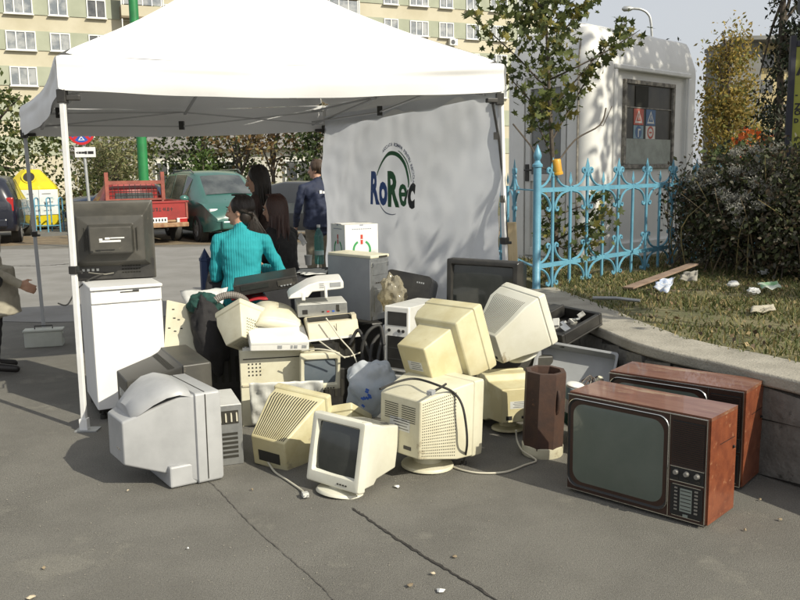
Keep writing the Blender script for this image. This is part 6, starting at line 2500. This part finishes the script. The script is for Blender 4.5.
# cream curved cover behind it
mb = MB()
n1, n2 = 14, 12
vs = []
for j in range(n2 + 1):
    for i in range(n1 + 1):
        u, v = i / n1 * 2 - 1, j / n2
        vs.append((u * .17 * (1 - .15 * v), v * .34, .10 * math.sqrt(max(0, 1 - (abs(u) ** 3))) * (.6 + .5 * math.sin(v * 2.6)) + .01))
nn = n1 + 1
mb.add(vs, [(j * nn + i, j * nn + i + 1, (j + 1) * nn + i + 1, (j + 1) * nn + i) for j in range(n2) for i in range(n1)], M['cream'])
vs2 = [vs[i] for i in range(nn)] + [(p[0], p[1], 0) for p in (vs[i] for i in range(nn))]
mb.add(vs2, [(i, i + 1, nn + i + 1, nn + i) for i in range(nn - 1)], M['cream'])
p = W(281, 326, Y=5.45)
o = mb.build('plastic_hood', smooth=60, loc=(p.x, 5.42, p.z - .02), rot=(R(8), R(14), R(20)))
o.modifiers.new('t', 'SOLIDIFY').thickness = .004
tag(o, 'cream curved plastic hood lying between the cream monitor and silver player', 'cover')

# silver device with a white handset shaped lid on top
p = W(323, 316, Y=5.55)
sd_ = case('media_player', 'silver player box with row of sockets under a white plastic lid', (p.x, 5.55, p.z), (2, -1, 12), (.33, .24, .085), M['ltgrey'], cat='device', bevel=.005)
mb = MB()
mb.box((0, -.002, .043), (.325, .006, .078), M['steel'])
mb.box((-.12, -.006, .035), (.035, .006, .03), M['black'])
mb.box((.10, -.006, .05), (.02, .006, .045), M['slot'])
for k in range(4):
    mb.box((.0 + k * .035, -.006, .03), (.016, .006, .010), (M['slot'], m_signred, m_signblue, M['slot'])[k])
mb.build('socket_panel', sd_, smooth=0)
p = W(318, 297, Y=5.56)
ld = thing('white_cover', 'white sloping plastic lid with grey window lying on the silver player', 'lid', (p.x, 5.50, p.z + .01), (3, -2, 10))
mb = MB()
prof = [(-.19, .0), (-.17, .025), (-.05, .085), (.02, .10), (.17, .10), (.18, .09), (.18, .045), (.15, .04), (-.03, .035), (-.06, .0)]
a = [Vector((x, 0, z)) for x, z in prof]
b = [Vector((x, .22, z + .006)) for x, z in prof]
mb.add(a + b, [tuple(range(10)), tuple(reversed(range(10, 20)))] + [(i, (i + 1) % 10, 10 + (i + 1) % 10, 10 + i) for i in range(10)], M['whiteplastic'])
mb.box((.06, .003, .03), (.02, .012, .09), M['whiteplastic'])
mb.box((-.09, .003, .01), (.025, .012, .06), M['whiteplastic'])
mb.build('shell', ld, smooth=25, bevel=.007)
mb = MB()
mb.box((.125, -.001, .074), (.07, .004, .028), M['midgrey'])
for k in range(3):
    mb.box((.035 + k * .0, -.001, .062 + k * .012), (.03, .003, .005), M['midgrey'])
mb.build('window', ld, smooth=0)

# beige sloping printer under it
p = W(335, 338, Y=5.35)
pt = thing('printer', 'beige printer with sloping front and open dark top below the silver player', 'printer', (p.x, 5.32, p.z), (0, -3, 12))
mb = MB()
w_ = .165
prof = [(0, 0), (.30, 0), (.30, .10), (.20, .125), (.05, .105), (.0, .012)]
a = [Vector((-w_, y, z)) for y, z in prof]
b = [Vector((w_, y, z)) for y, z in prof]
mb.add(a + b, [tuple(range(6)), tuple(reversed(range(6, 12)))] + [(i, (i + 1) % 6, 6 + (i + 1) % 6, 6 + i) for i in range(6)], M['beige'])
mb.build('casing', pt, smooth=0, bevel=.006)
mb = MB()
mb.box((-.01, .13, .118), (.28, .10, .012), M['slot'])
mb.box((0, -.004, .006), (.334, .012, .012), M['whiteplastic'])
mb.box((.02, .02, .055), (.003, .004, .08), M['slot'])
mb.box((.145, .10, .115), (.03, .09, .045), M['beige'])
mb.build('paper_slot', pt, smooth=0)

# dark crates and casings that carry the middle of the heap
for lab, px, py, Y, dm, rz, mt_ in (
        ('black plastic case under the beige printer', 335, 352, 5.55, (.42, .34, .30), 8, M['black']),
        ('black crate under the grey computer tower', 352, 330, 6.25, (.50, .40, .47), 20, M['black']),
        ('dark box carrying the glossy black television', 478, 330, 5.62, (.50, .38, .54), -28, M['black']),
        ('dark casing below the tilted dusty monitor', 520, 372, 5.35, (.46, .36, .40), 10, M['blackbrown']),
        ('grey green computer case under the white mini tower', 392, 382, 5.30, (.30, .40, .315), -32, M['ltgrey']),
        ('dark casing below the cream monitor on the left', 215, 365, 5.75, (.50, .36, .46), 10, M['black']),
        ('black box behind the small portable monitor', 300, 370, 5.75, (.50, .34, .36), 5, M['black']),
        ('dark casing under the tipped pale yellow monitor', 455, 400, 5.25, (.30, .30, .36), -30, M['blackbrown'])):
    q = W(px, py, Y=Y)
    t = thing('scrap_case', lab, 'scrap case', (q.x, Y, 0), (0, 0, rz), 'dark scrap cases in the heap')
    mb = MB()
    mb.box((0, dm[1] / 2, dm[2] / 2), dm, mt_)
    mb.build('casing', t, smooth=0, bevel=.01)
    mb = MB()
    for k in range(9):
        mb.box((-dm[0] * .4 + k * dm[0] * .1, -.001, dm[2] * .55), (dm[0] * .04, .004, dm[2] * .4), M['slot'])
    mb.build('slots', t, smooth=0)

# cream leaning panel beside the cabinet
p = W(163, 349, Y=5.6)
lp2 = thing('cream_panel', 'cream panel with small holes leaning against the right side of the white cabinet', 'panel', (p.x + .0, 5.62, p.z), (-16, 4, 8))
mb = MB()
prof = [(0, 0), (.22, -.03), (.13, .31), (0, .335)]
a = [Vector((x, 0, z)) for x, z in prof]
b = [Vector((x + .10, .12, z - .01)) for x, z in prof]
mb.add(a + b, [(0, 1, 2, 3), (7, 6, 5, 4), (0, 4, 5, 1), (1, 5, 6, 2), (2, 6, 7, 3), (3, 7, 4, 0)], M['cream'])
mb.build('shell', lp2, smooth=0, bevel=.006)
mb = MB()
for x, z in ((.05, .27), (.06, .21), (.09, .20), (.11, .14), (.07, .12), (.03, .14)):
    mb.box((x, -.001, z), (.016, .004, .007), M['slot'])
mb.build('slots', lp2, smooth=0)


# black bin bag / jackets, hose, papers
def lumpy(name, label, c, r, m, cat, seed=0, amp=.25, fr=3.0, smooth=60, rot=(0, 0, 0), nu=28, nv=20, bottom=None):
    mb = MB()
    mb.ball((0, 0, 0), r, m, nu, nv)
    for k, p in enumerate(mb.v):
        d = Vector((p.x / r[0], p.y / r[1], p.z / r[2]))
        f = 1 + amp * mnoise.noise(d * fr + Vector((seed, 0, 0))) + amp * .5 * abs(mnoise.noise(d * fr * 2.3 + Vector((0, seed, 0))))
        q = p * f
        if bottom is not None:
            q.z = max(q.z, bottom)
        mb.v[k] = q
    o = mb.build(name, smooth=smooth, loc=c, rot=rot)
    return tag(o, label, cat)


m_bag = mat('black_bag_film', (0.012, 0.012, 0.013), .3, (0.02, 0.02, 0.022), 6, bump=.4, bs=30)
m_greencl = mat('dark_green_cloth', (0.012, 0.060, 0.048), .85, (0.008, 0.040, 0.034), 8, bump=.5, bs=40)
q = W(210, 338, Y=5.62)
lumpy('black_bag', 'black cloth bundle drooping between cream panel and cream monitor', (q.x, 5.62, q.z), (.11, .12, .24), m_blackcl, 'bundle', 2, .25, 2.6, rot=(0, R(-10), 0))
q = W(204, 305, Y=5.72)
lumpy('green_cloth', 'dark green cloth draped over the black bundle', (q.x, 5.72, q.z), (.105, .10, .075), m_greencl, 'cloth', 5, .4, 2.2)
m_hose = mat('grey_hose', (0.20, 0.18, 0.16), .6, (0.14, 0.125, 0.11), 9)
q = W(222, 298, Y=5.9)
mb = MB()
pts = []
for k in range(60):
    a = R(-10 + 200 * k / 59)
    pts.append(Vector((.12 * -math.cos(a), 0, .085 * math.sin(a) - .02)))
mb.tube(pts, [.024 + .003 * (k % 2) for k in range(60)], m_hose, 12)
tag(mb.build('hose', loc=(q.x + .09, 5.72, q.z - .02), rot=(R(-8), 0, R(8)), smooth=25), 'ribbed grey vacuum hose arching behind the cream monitor', 'hose')


def sheet(name, label, quad, m, cat='paper', n=8, amp=.012, thick=.0015, seed=0, lab2=None):
    a, b, c, d = (Vector(p) for p in quad)
    nr = (b - a).cross(d - a).normalized()
    vs = []
    for j in range(n + 1):
        for i in range(n + 1):
            u, v = i / n, j / n
            p = a * (1 - u) * (1 - v) + b * u * (1 - v) + c * u * v + d * (1 - u) * v
            vs.append(p + nr * amp * mnoise.noise(Vector((u * 3 + seed, v * 3, seed))) * 2)
    o0 = sum((a, b, c, d), Vector()) / 4
    mb = MB()
    w = n + 1
    mb.add([p - o0 for p in vs], [(j * w + i, j * w + i + 1, (j + 1) * w + i + 1, (j + 1) * w + i) for j in range(n) for i in range(n)], m)
    o = mb.build(name, smooth=60, loc=o0)
    o.modifiers.new('t', 'SOLIDIFY').thickness = thick
    return tag(o, label, cat)


sheet('paper_stack', 'white crumpled papers spread behind the cream panel and hose', [W(185, 306, Y=5.85), W(222, 303, Y=5.85), W(228, 287, Y=6.15), W(180, 291, Y=6.2)], M['paper'], amp=.02, thick=.012)
red = mat('red_plastic', (0.42, 0.03, 0.035), .5, (0.35, 0.025, 0.03), 6)
sheet('red_folder', 'red plastic folder peeping out under the black keyboard case', [W(232, 301, Y=6.0), W(268, 300, Y=6.0), W(262, 292, Y=6.2), W(228, 293, Y=6.2)], red, 'folder', amp=.01, thick=.01)

# table with dark cloth, and the things on it
m_tcl = mat('dark_table_cloth', (0.022, 0.022, 0.026), .8, (0.034, 0.034, 0.038), 4, bump=.3, bs=20)
tb = thing('folding_table', 'folding table under a dark cloth where the women sit', 'table', (-.90, 6.98, 0), (0, 0, 12))
mb = MB()
mb.box((0, 0, .765), (1.35, .70, .03), M['darkmetal'])
mb.build('tabletop', tb, smooth=0)
mb = MB()
n1 = 44
rim = []
for k in range(n1):
    t_ = k / n1 * 4
    s_, f = int(t_), t_ % 1
    hx, hy = .685, .36
    c_ = [(-hx, -hy), (hx, -hy), (hx, hy), (-hx, hy)]
    a, b = c_[s_], c_[(s_ + 1) % 4]
    rim.append((a[0] + (b[0] - a[0]) * f, a[1] + (b[1] - a[1]) * f))
vs = [(x, y, .785) for x, y in rim]
vs += [(x * 1.02 + .012 * math.sin(k * 2.1), y * 1.03 + .012 * math.cos(k * 1.7), .70) for k, (x, y) in enumerate(rim)]
vs += [(x * 1.05 + .03 * math.sin(k * 2.1), y * 1.09 + .03 * math.cos(k * 1.7), .38 + .015 * math.sin(k)) for k, (x, y) in enumerate(rim)]
mb.add(vs, [tuple(range(n1))] + [(j * n1 + k, j * n1 + (k + 1) % n1, (j + 1) * n1 + (k + 1) % n1, (j + 1) * n1 + k) for j in range(2) for k in range(n1)], m_tcl)
mb.build('cloth', tb, smooth=50)
for sx in (-1, 1):
    for sy in (-1, 1):
        MB().tube([(sx * .58, sy * .28, 0), (sx * .55, sy * .27, .75)], .016, M['steel'], 8).build('leg', tb)
TT = .79
# bottle
m_pet = glass_mat('green_bottle_plastic', (0.48, 0.82, 0.80), .30, .08)
q = W(319.5, 264, z=TT)
bt = thing('water_bottle', 'large teal plastic water bottle with white cap on the table', 'bottle', tuple(q))
mb = MB()
prof = [(.036, 0), (.043, .01), (.043, .06), (.040, .07), (.043, .08), (.043, .12), (.0405, .13), (.043, .14), (.043, .21), (.040, .225), (.043, .24), (.036, .275), (.022, .305), (.0145, .32), (.0145, .335)]
mb.lathe(prof, m_pet, 22)
mb.build('body', bt, smooth=60)
MB().lathe([(.0165, .333), (.0165, .357), (.0, .358)], M['white'], 16).build('cap', bt, smooth=40)
MB().lathe([(.0436, .085), (.0436, .125)], mat('bottle_label', (.55, .68, .66), .5, (.40, .58, .58), 14), 22).build('label', bt, smooth=60)
q = W(308.5, 265, z=TT)
mb = MB()
mb.lathe([(.026, 0), (.036, .085), (.038, .087), (.036, .09), (.033, .086), (.024, .006)], M['whiteplastic'], 20)
tag(mb.build('plastic_cup', loc=q, smooth=50), 'white plastic cup on the table left of the teal bottle', 'cup')
q = W(302, 241, Y=7.6)
sheet('paper_sheet', 'white sheet of paper held low in front of the khaki trousers', [W(298, 238, Y=8.3), W(303, 246, Y=8.2), W(307, 243, Y=8.25), W(301, 232, Y=8.3)], M['paper'], amp=.005)
sheet('leaflet', 'printed leaflet lying on the dark tablecloth by the white cup', [W(284, 266, z=TT + .008), W(300, 266, z=TT + .008), W(297, 259, z=TT + .008), W(281, 260, z=TT + .008)], M['paper'], amp=.003)
for k in range(3):
    sheet('leaflet', ('folded leaflet at the table edge in front of the cup', 'white leaflet poking over the table edge by the bottle', 'topmost leaflet of the small pile before the bottle')[k], [W(296 + 4 * k, 273 + k, z=TT + .01 + .004 * k), W(318 + 4 * k, 272 + k, z=TT + .01 + .004 * k), W(322 + 3 * k, 268 + k, z=TT + .012 + .004 * k), W(300 + 4 * k, 269 + k, z=TT + .012 + .004 * k)], M['paper'], amp=.003, seed=k)
# recycling box with power sign
m_card = mat('white_card', (0.78, 0.77, 0.74), .7, (0.73, 0.72, 0.69), 3)
m_pgreen = mat('print_green', (0.04, 0.30, 0.10), .6)
m_pred = mat('print_red', (0.50, 0.05, 0.03), .6)
q = W(345.5, 259, Y=6.55)
bx = thing('collection_box', 'white cardboard box printed with a red and green power sign on the table', 'box', (q.x, q.y, TT), (0, 0, 27))
w_, h_ = .285, .415
mb = MB().box((w_ / 2, w_ / 2, h_ / 2), (w_, w_, h_), m_card)
mb.box((w_ / 2, w_ / 2, h_ + .004), (w_ * .99, w_ * .49, .004), m_card)
mb.build('carton', bx, smooth=0, bevel=.003)
mb = MB()


def power(T_):
    n = 28
    vs = []
    for k in range(n + 1):
        a = R(118 + 304 * k / n)
        for rr_ in (.062, .080):
            vs.append((rr_ * math.cos(a), rr_ * math.sin(a), 0))
    mb.add(vs, [(2 * k, 2 * k + 1, 2 * k + 3, 2 * k + 2) for k in range(n)], m_pgreen, T_)
    mb.box((0, .082, .0006), (.020, .075, .0008), m_pred, T_)
    mb.box((0, .082, .0012), (.020, .006, .0004), m_card, T_)
    for k in range(9):
        mb.box((-.075 + k * .019, .165, .0006), (.013, .006, .0008), m_lgrey, T_)
    mb.box((0, .195, .0006), (.03, .008, .0008), m_lgrey, T_)


power(Matrix.Translation((w_ / 2, -.001, .215)) @ Matrix.Rotation(R(90), 4, 'X'))
mb.build('print', bx, smooth=0)
mb = MB()
power(Matrix.Translation((-.001, w_ / 2, .215)) @ Matrix.Rotation(R(-90), 4, 'Z') @ Matrix.Rotation(R(90), 4, 'X'))
mb.build('print', bx, smooth=0)
# laptop-like flat black case in front of the table
q = W(268, 287, Y=6.05)
kb_ = thing('video_recorder', 'long black video recorder tilted in front of the turquoise sweater', 'video recorder', (q.x, 6.0, q.z - .03), (6, -8, 8))
MB().box((0, .13, .045), (.46, .27, .085), M['black']).build('casing', kb_, smooth=0, bevel=.006)
mb = MB()
mb.box((-.08, -.006, .055), (.20, .008, .032), M['tube'])
mb.box((.14, -.006, .05), (.11, .008, .04), M['blackbrown'])
for k in range(4):
    mb.box((.11 + k * .022, -.011, .03), (.014, .006, .008), M['midgrey'])
mb.build('front_panel', kb_, smooth=0)
# black case with green print behind the white mini tower
q = W(404, 288, Y=6.3)
bb = thing('black_box', 'black device with rounded top and faint green lettering leaning by the side wall', 'device', (q.x, 6.3, q.z - .10), (-14, 10, -14))
mb = MB()
mb.loft([[Vector((x, y, z)) for x, z in rr(.36, .20, .04, 4, 0, .12)] for y in (0, .30)], M['black'])
mb.build('casing', bb, smooth=35)
mb = MB()
for k in range(7):
    mb.box((-.05 + k * .018, .03, .2208), (.012, .006, .002), m_lb)
for k in range(4):
    mb.box((.07 + k * .016, -.001, .16), (.01, .003, .012), M['midgrey'])
mb.build('print', bb, smooth=0)
m_clear = glass_mat('clear_film', (0.80, 0.74, 0.58), .42, .12)
q = W(393, 293, Y=5.95)
lumpy('clear_bag', 'crumpled clear plastic bag beside the grey tower', (q.x, 5.95, q.z), (.085, .08, .12), m_clear, 'bag', 9, .42, 2.0, smooth=30, nu=44, nv=32)
# white and blue plastic bag in the middle
m_whbag = mat('white_bag_film', (0.66, 0.69, 0.72), .25, (0.52, 0.58, 0.64), 4, bump=.35, bs=14, trans=.4)
q = W(372, 388, Y=4.95)
wb2 = lumpy('plastic_bag', 'crumpled pale plastic bag with blue print in the middle of the heap', (q.x, 4.98, q.z), (.15, .09, .165), m_whbag, 'bag', 14, .38, 1.25, smooth=40, nu=56, nv=40, rot=(0, R(28), 0))
q2 = W(369, 400, Y=4.84)
mb = MB()
rg = random.Random(3)
for k in range(9):
    mb.box((rg.uniform(-.03, .03), rg.uniform(-.004, .004), rg.uniform(-.05, .05)), (.022, .003, .012), m_signblue, rot=(0, rg.uniform(-.4, .4), 0))
mb.build('blue_print', wb2, smooth=0, loc=q2 - Vector((q.x, 4.98, q.z)))

# rusty hexagonal drum
q = W(545, 459, z=0)
dm_ = thing('rusty_drum', 'rusty brown hollow metal drum standing upright on a pale base', 'drum', (q.x, q.y + .10, 0), (2, 1, 20))
mb = MB()
ro, ri = .118, .088
hx = [(math.cos(R(45 * k)), math.sin(R(45 * k))) for k in range(8)]
mb.loft([[Vector((x * r_, y * r_, z)) for x, y in hx] for r_, z in ((ro, .05), (ro, .47), (ro * .98, .492), (ri, .492), (ri * .97, .42), (ri * .9, .06))], m_ := M['rust'], False, True)
mb.build('shell', dm_, smooth=30)
mb = MB()
mb.lathe([(.115, 0), (.118, .01), (.118, .06), (.105, .066)], M['cream'], 20)
mb.build('base', dm_, smooth=40)
MB().tube([(.02, -.112, .40), (.02, -.125, .36), (.02, -.122, .30), (.02, -.112, .27)], .010, M['rust'], 8).build('handle', dm_)

# black tray with scrap on the wall
q = W(575, 335, Y=5.85)
ty = thing('scrap_tray', 'black plastic tray of metal scraps resting askew on the wall coping', 'tray', (1.215, 5.471, .509), (2.6, -14.2, 38.9))
mb = MB()
w_, d_, hh = .42, .42, .075
mb.box((0, d_ / 2, .008), (w_, d_, .016), M['black'])
for sx in (-1, 1):
    mb.box((sx * (w_ / 2 - .015), d_ / 2, hh / 2 + .016), (.03, d_, hh), M['black'])
for y in (.015, d_ - .015):
    mb.box((0, y, hh / 2 + .016), (w_ - .06, .03, hh), M['black'])
mb.box((0, d_ * .72, .075), (w_ - .06, .02, .08), M['black'])
mb.box((0, d_ * .84, .10), (w_ - .06, .09, .012), M['blackbrown'])
mb.build('shell', ty, smooth=0, bevel=.006)
rg = random.Random(8)
m_scr = mat('scrap_paper', (.55, .54, .50), .6, (.30, .29, .26), 20)
for k in range(14):
    mb = MB()
    mb.box((0, 0, 0), (rg.uniform(.03, .07), rg.uniform(.02, .05), rg.uniform(.006, .02)), rg.choice((m_scr, M['steel'], M['ltgrey'])))
    o = mb.build('scrap_piece', smooth=0, bevel=.002)
    o.matrix_world = (Matrix.Translation((1.215, 5.471, .509)) @ Euler((R(2.6), R(-14.2), R(38.9))).to_matrix().to_4x4() @ Matrix.Translation((rg.uniform(-.15, .10), rg.uniform(.07, .25), .04 + .006 * k)) @ Euler((rg.uniform(-.5, .5), rg.uniform(-.5, .5), rg.uniform(0, 3))).to_matrix().to_4x4())
    tag(o, 'small torn scrap of metal or paper lying in the black tray', 'scrap', 'scraps in the black tray')

# grey plastic housing, tube neck and jar by the wall
q = W(582, 372, Y=5.3)
gh = thing('plastic_housing', 'grey open plastic housing lying against the wall behind the drum', 'housing', (1.06, 5.18, .22), (-28, 6, -24))
mb = MB()
mb.loft([ring_y(.52, .30, .02, 0, 0, .15), ring_y(.50, .28, .02, .10, 0, .15), ring_y(.40, .2, .02, .16, 0, .15)], M['silver'], False, True)
mb.loft([ring_y(.52, .30, .02, 0, 0, .15), ring_y(.49, .27, .02, 0.001, 0, .15), ring_y(.47, .25, .02, .09, 0, .15)], M['midgrey'], False, True)
mb.build('shell', gh, smooth=35)
m_mirr = mat('silvered_glass', (.55, .55, .52), .12, (.35, .35, .33), 6, metal=.9)
m_bottle = mat('dark_green_glass', (.02, .06, .045), .12, (.03, .08, .06), 4)
q = W(592, 380, Y=4.75)
tu = thing('picture_tube', 'bare picture tube with silvered dome and green rim behind the wooden television', 'picture tube', (q.x, 4.78, q.z - .12), (14, 20, 0))
MB().lathe([(.11, -.16), (.13, -.02), (.135, .0), (.115, .03), (.04, .075), (.028, .085), (.026, .10)], m_mirr, 28).build('dome', tu, smooth=50)
MB().lathe([(.11, -.18), (.137, -.16), (.137, -.02), (.12, -.015)], m_bottle, 28).build('rim', tu, smooth=40)
mb = MB()
mb.tube([(0, 0, .09), (0, 0, .15)], .017, M['cream'], 10)
for k in range(14):
    a = k * .45
    mb.tube(smoothpath([(.03 * math.cos(a), .03 * math.sin(a), .07), (.06 * math.cos(a + .5), .06 * math.sin(a + .5), .11 + .01 * (k % 3)), (.09 * math.cos(a + .9), .09 * math.sin(a + .9), .07)], 3), .004, m_hose if k % 2 else M['rust'], 5)
mb.build('neck_coil', tu, smooth=40)
q = W(571, 388, Y=4.72)
jr = thing('plastic_tub', 'small white and blue plastic tub between the drum and the wooden television', 'tub', (q.x, 4.72, q.z - .14), (5, 8, 0))
MB().lathe([(.04, 0), (.05, .16), (.053, .165), (.048, .17), (.03, .175)], M['whiteplastic'], 20).build('body', jr, smooth=40)
MB().lathe([(.0475, .08), (.0525, .15)], m_lb, 20).build('band', jr, smooth=40)

# leads and cables
z = .008
cord('power_lead', 'pale lead with plug lying on the asphalt under the ribbed yellow monitor', [W(268, 462, z=.03), W(275, 472, z=z), W(287, 480, z=z), W(300, 489, z=z), W(304, 493, z=.016)], .006, M['cablewhite'], M['ltgrey'])
cord('power_lead', 'pale lead curling on the asphalt from the round foot towards the drum', [W(449, 465, z=z), W(462, 470, z=z), W(480, 473, z=z), W(505, 472, z=z), W(525, 465, z=z), W(536, 461, z=z), W(531, 456, z=.02), W(522, 450, z=.03), W(517, 440, z=.06), W(516, 430, z=.12)], .0055, M['cablewhite'])
a = W(398, 382, Y=4.72)
cord('power_lead', 'black lead with plug draped over the perforated monitor', [W(380, 389, z=.505), W(400, 381, z=.51), W(417, 379, z=.51), W(440, 386, z=.51), W(454, 393, Y=4.28), W(462, 405, Y=4.26), W(466, 425, Y=4.26), W(467, 445, Y=4.28), W(464, 462, z=.02)], .0065, M['rubber'], M['black'])
cord('black_plug_lead', 'short black lead ending in a socket plug on top of the perforated monitor', [W(446, 384, z=.512), W(440, 388, z=.515), W(434, 391, z=.515)], .006, M['rubber'], M['midgrey'])
for k, (lab, pts) in enumerate((('white lead hanging below the beige printer', [(318, 340, 5.3), (332, 350, 5.2), (345, 357, 5.2), (362, 352, 5.25)]), ('thin white lead trailing beside the small portable monitor', [(326, 318, 5.3), (340, 338, 5.25), (352, 352, 5.2), (358, 366, 5.15)]), ('pale ribbon lead over the small portable monitor', [(302, 351, 5.15), (318, 349, 5.12), (335, 352, 5.12), (345, 358, 5.15)]))):
    cord('white_lead', lab, [W(x, y, Y=Y_) for x, y, Y_ in pts], .0045, M['cablewhite'])
for k, (lab, pts) in enumerate((('black cable loop left of the white mini tower', [(366, 372, 5.2), (362, 350, 5.2), (368, 332, 5.2), (380, 326, 5.25), (384, 345, 5.2)]), ('black cable bundle between printer and mini tower', [(350, 345, 5.3), (358, 330, 5.3), (366, 345, 5.25), (372, 360, 5.2), (380, 370, 5.15)]), ('second black cable loop behind the plastic bag', [(370, 368, 5.15), (372, 345, 5.2), (382, 335, 5.25), (378, 360, 5.15), (384, 372, 5.1)]))):
    cord('black_cable', lab, [W(x, y, Y=Y_) for x, y, Y_ in pts], .011, M['rubber'])
m_coil = M['rubber']

# things lying on the grass
m_cardb = mat('weathered_plank', (0.27, 0.19, 0.14), .9, (0.18, 0.12, 0.085), 5, bump=.4, bs=30)
a, b = W(628, 288, z=GZ + .04), W(694, 264, z=GZ + .13)
mb = MB()
mb.bar((0, 0, 0), b - a, .10, .015, m_cardb)
tag(mb.build('plank', loc=a, smooth=0, bevel=.003), 'weathered brown plank lying in the grass before the fence', 'plank')
sheet('magazine_page', 'creased printed magazine page in the grass beside the plank', [W(653, 288, z=GZ + .05), W(667, 293, z=GZ + .05), W(676, 277, z=GZ + .12), W(661, 279, z=GZ + .12)], mat('printed_page', (.62, .62, .62), .7, (.30, .38, .55), 30), amp=.02)
sheet('torn_cardboard', 'grey torn cardboard scrap leaning at the bush foot', [W(678, 280, z=GZ + .05), W(697, 281, z=GZ + .05), W(698, 270, z=GZ + .14), W(684, 272, z=GZ + .12)], mat('grey_cardboard', (.34, .32, .28), .9, (.25, .235, .2), 8), amp=.02)
sheet('green_wrapper', 'flat green and white wrapper in the grass under the bush', [W(762, 289, z=GZ + .05), W(783, 287, z=GZ + .06), W(776, 281, z=GZ + .10), W(757, 283, z=GZ + .08)], mat('green_print', (.16, .34, .16), .6, (.55, .56, .52), 9), amp=.015)
for lab, px, py in (('small white paper scrap in the grass left of the green wrapper', 733, 284), ('tiny pale paper scrap below the green wrapper', 754, 291), ('white crumpled scrap above the green wrapper', 764, 272)):
    q = W(px, py, z=GZ + .05)
    lumpy('paper_scrap', lab, q, (.05, .04, .025), M['paper'], 'scrap', px * .1, .5, 3, smooth=30, nu=14, nv=10)
sheet('pale_board', 'pale flat board lying in dry grass near the coping', [W(750, 312, z=GZ + .03), W(776, 309, z=GZ + .04), W(773, 304, z=GZ + .05), W(752, 306, z=GZ + .05)], mat('pale_board', (.42, .39, .31), .9, (.34, .31, .24), 7), amp=.01, thick=.01)
mb = MB()
a, b = W(593, 298, z=GZ + .03), W(640, 301, z=GZ + .03)
mb.tube([(0, 0, 0), (b - a) * .5 + Vector((0, 0, .01)), b - a], .014, m_galv, 8)
tag(mb.build('metal_rod', loc=a), 'grey metal rod lying in the grass behind the black tray', 'rod')

# litter on the asphalt
rl = random.Random(21)
m_lit = [M['paper'], mat('dry_leaf', (.24, .19, .12), .8, (.18, .13, .08), 12), mat('fag_end', (.50, .42, .30), .8)]
LITS = [(397, 487, 0, .022, 'white torn paper scrap right of the white monitor'), (440, 591, 0, .02, 'white paper scrap near the crack at the bottom edge'), (433, 574, 2, .010, None), (455, 557, 1, .014, None), (409, 586, 1, .016, None), (44, 568, 1, .012, None), (30, 598, 2, .02, None), (128, 491, 2, .006, None), (252, 490, 1, .009, None), (188, 549, 0, .005, None), (745, 530, 1, .009, None), (760, 500, 1, .008, None), (780, 520, 1, .009, None)]
for px, py, k, s_, lab in LITS:
    q = W(px, py, z=.006)
    mb = MB()
    pts = [(math.cos(a) * s_ * rl.uniform(.5, 1.3), math.sin(a) * s_ * rl.uniform(.5, 1.2), rl.uniform(0, .008)) for a in (0, 1.2, 2.3, 3.4, 4.4, 5.4)]
    mb.add(pts + [(0, 0, .010)], [(i, (i + 1) % 6, 6) for i in range(6)], m_lit[k])
    o = mb.build('litter_scrap', loc=q, rot=(0, 0, rl.uniform(0, 6)), smooth=0)
    o.modifiers.new('t', 'SOLIDIFY').thickness = .002
    if lab:
        tag(o, lab, 'litter')
    else:
        tag(o, ('white', 'brown leaf like', 'tan')[k] + ' small litter scrap on the open asphalt', 'litter', ('white', 'brown', 'tan')[k] + ' litter scraps on the asphalt')
# grit over the near asphalt, uncountable
n = 2600
gx = RNG.uniform(-3.2, 2.2, n)
gy = RNG.uniform(2.6, 7.5, n)
gs = RNG.uniform(.0012, .0035, n)
vs, fs = [], []
for i in range(n):
    if in_poly_side(gx[i], gy[i]) > -0.03 and gx[i] > .9:
        continue
    k = len(vs)
    c_ = Vector((gx[i], gy[i], .004))
    s_ = gs[i]
    vs += [c_ + Vector((s_, 0, 0)), c_ + Vector((-s_ * .5, s_ * .9, 0)), c_ + Vector((-s_ * .6, -s_ * .8, 0)), c_ + Vector((0, 0, s_ * 1.1))]
    fs += [(k, k + 1, k + 3), (k + 1, k + 2, k + 3), (k + 2, k, k + 3)]
mb = MB()
mb.add(vs, fs, mat('pale_grit', (.26, .24, .20), .9, (.14, .13, .11), 30))
tag(mb.build('gravel', smooth=0), 'fine pale grit scattered over the near asphalt', 'grit', kind='stuff')
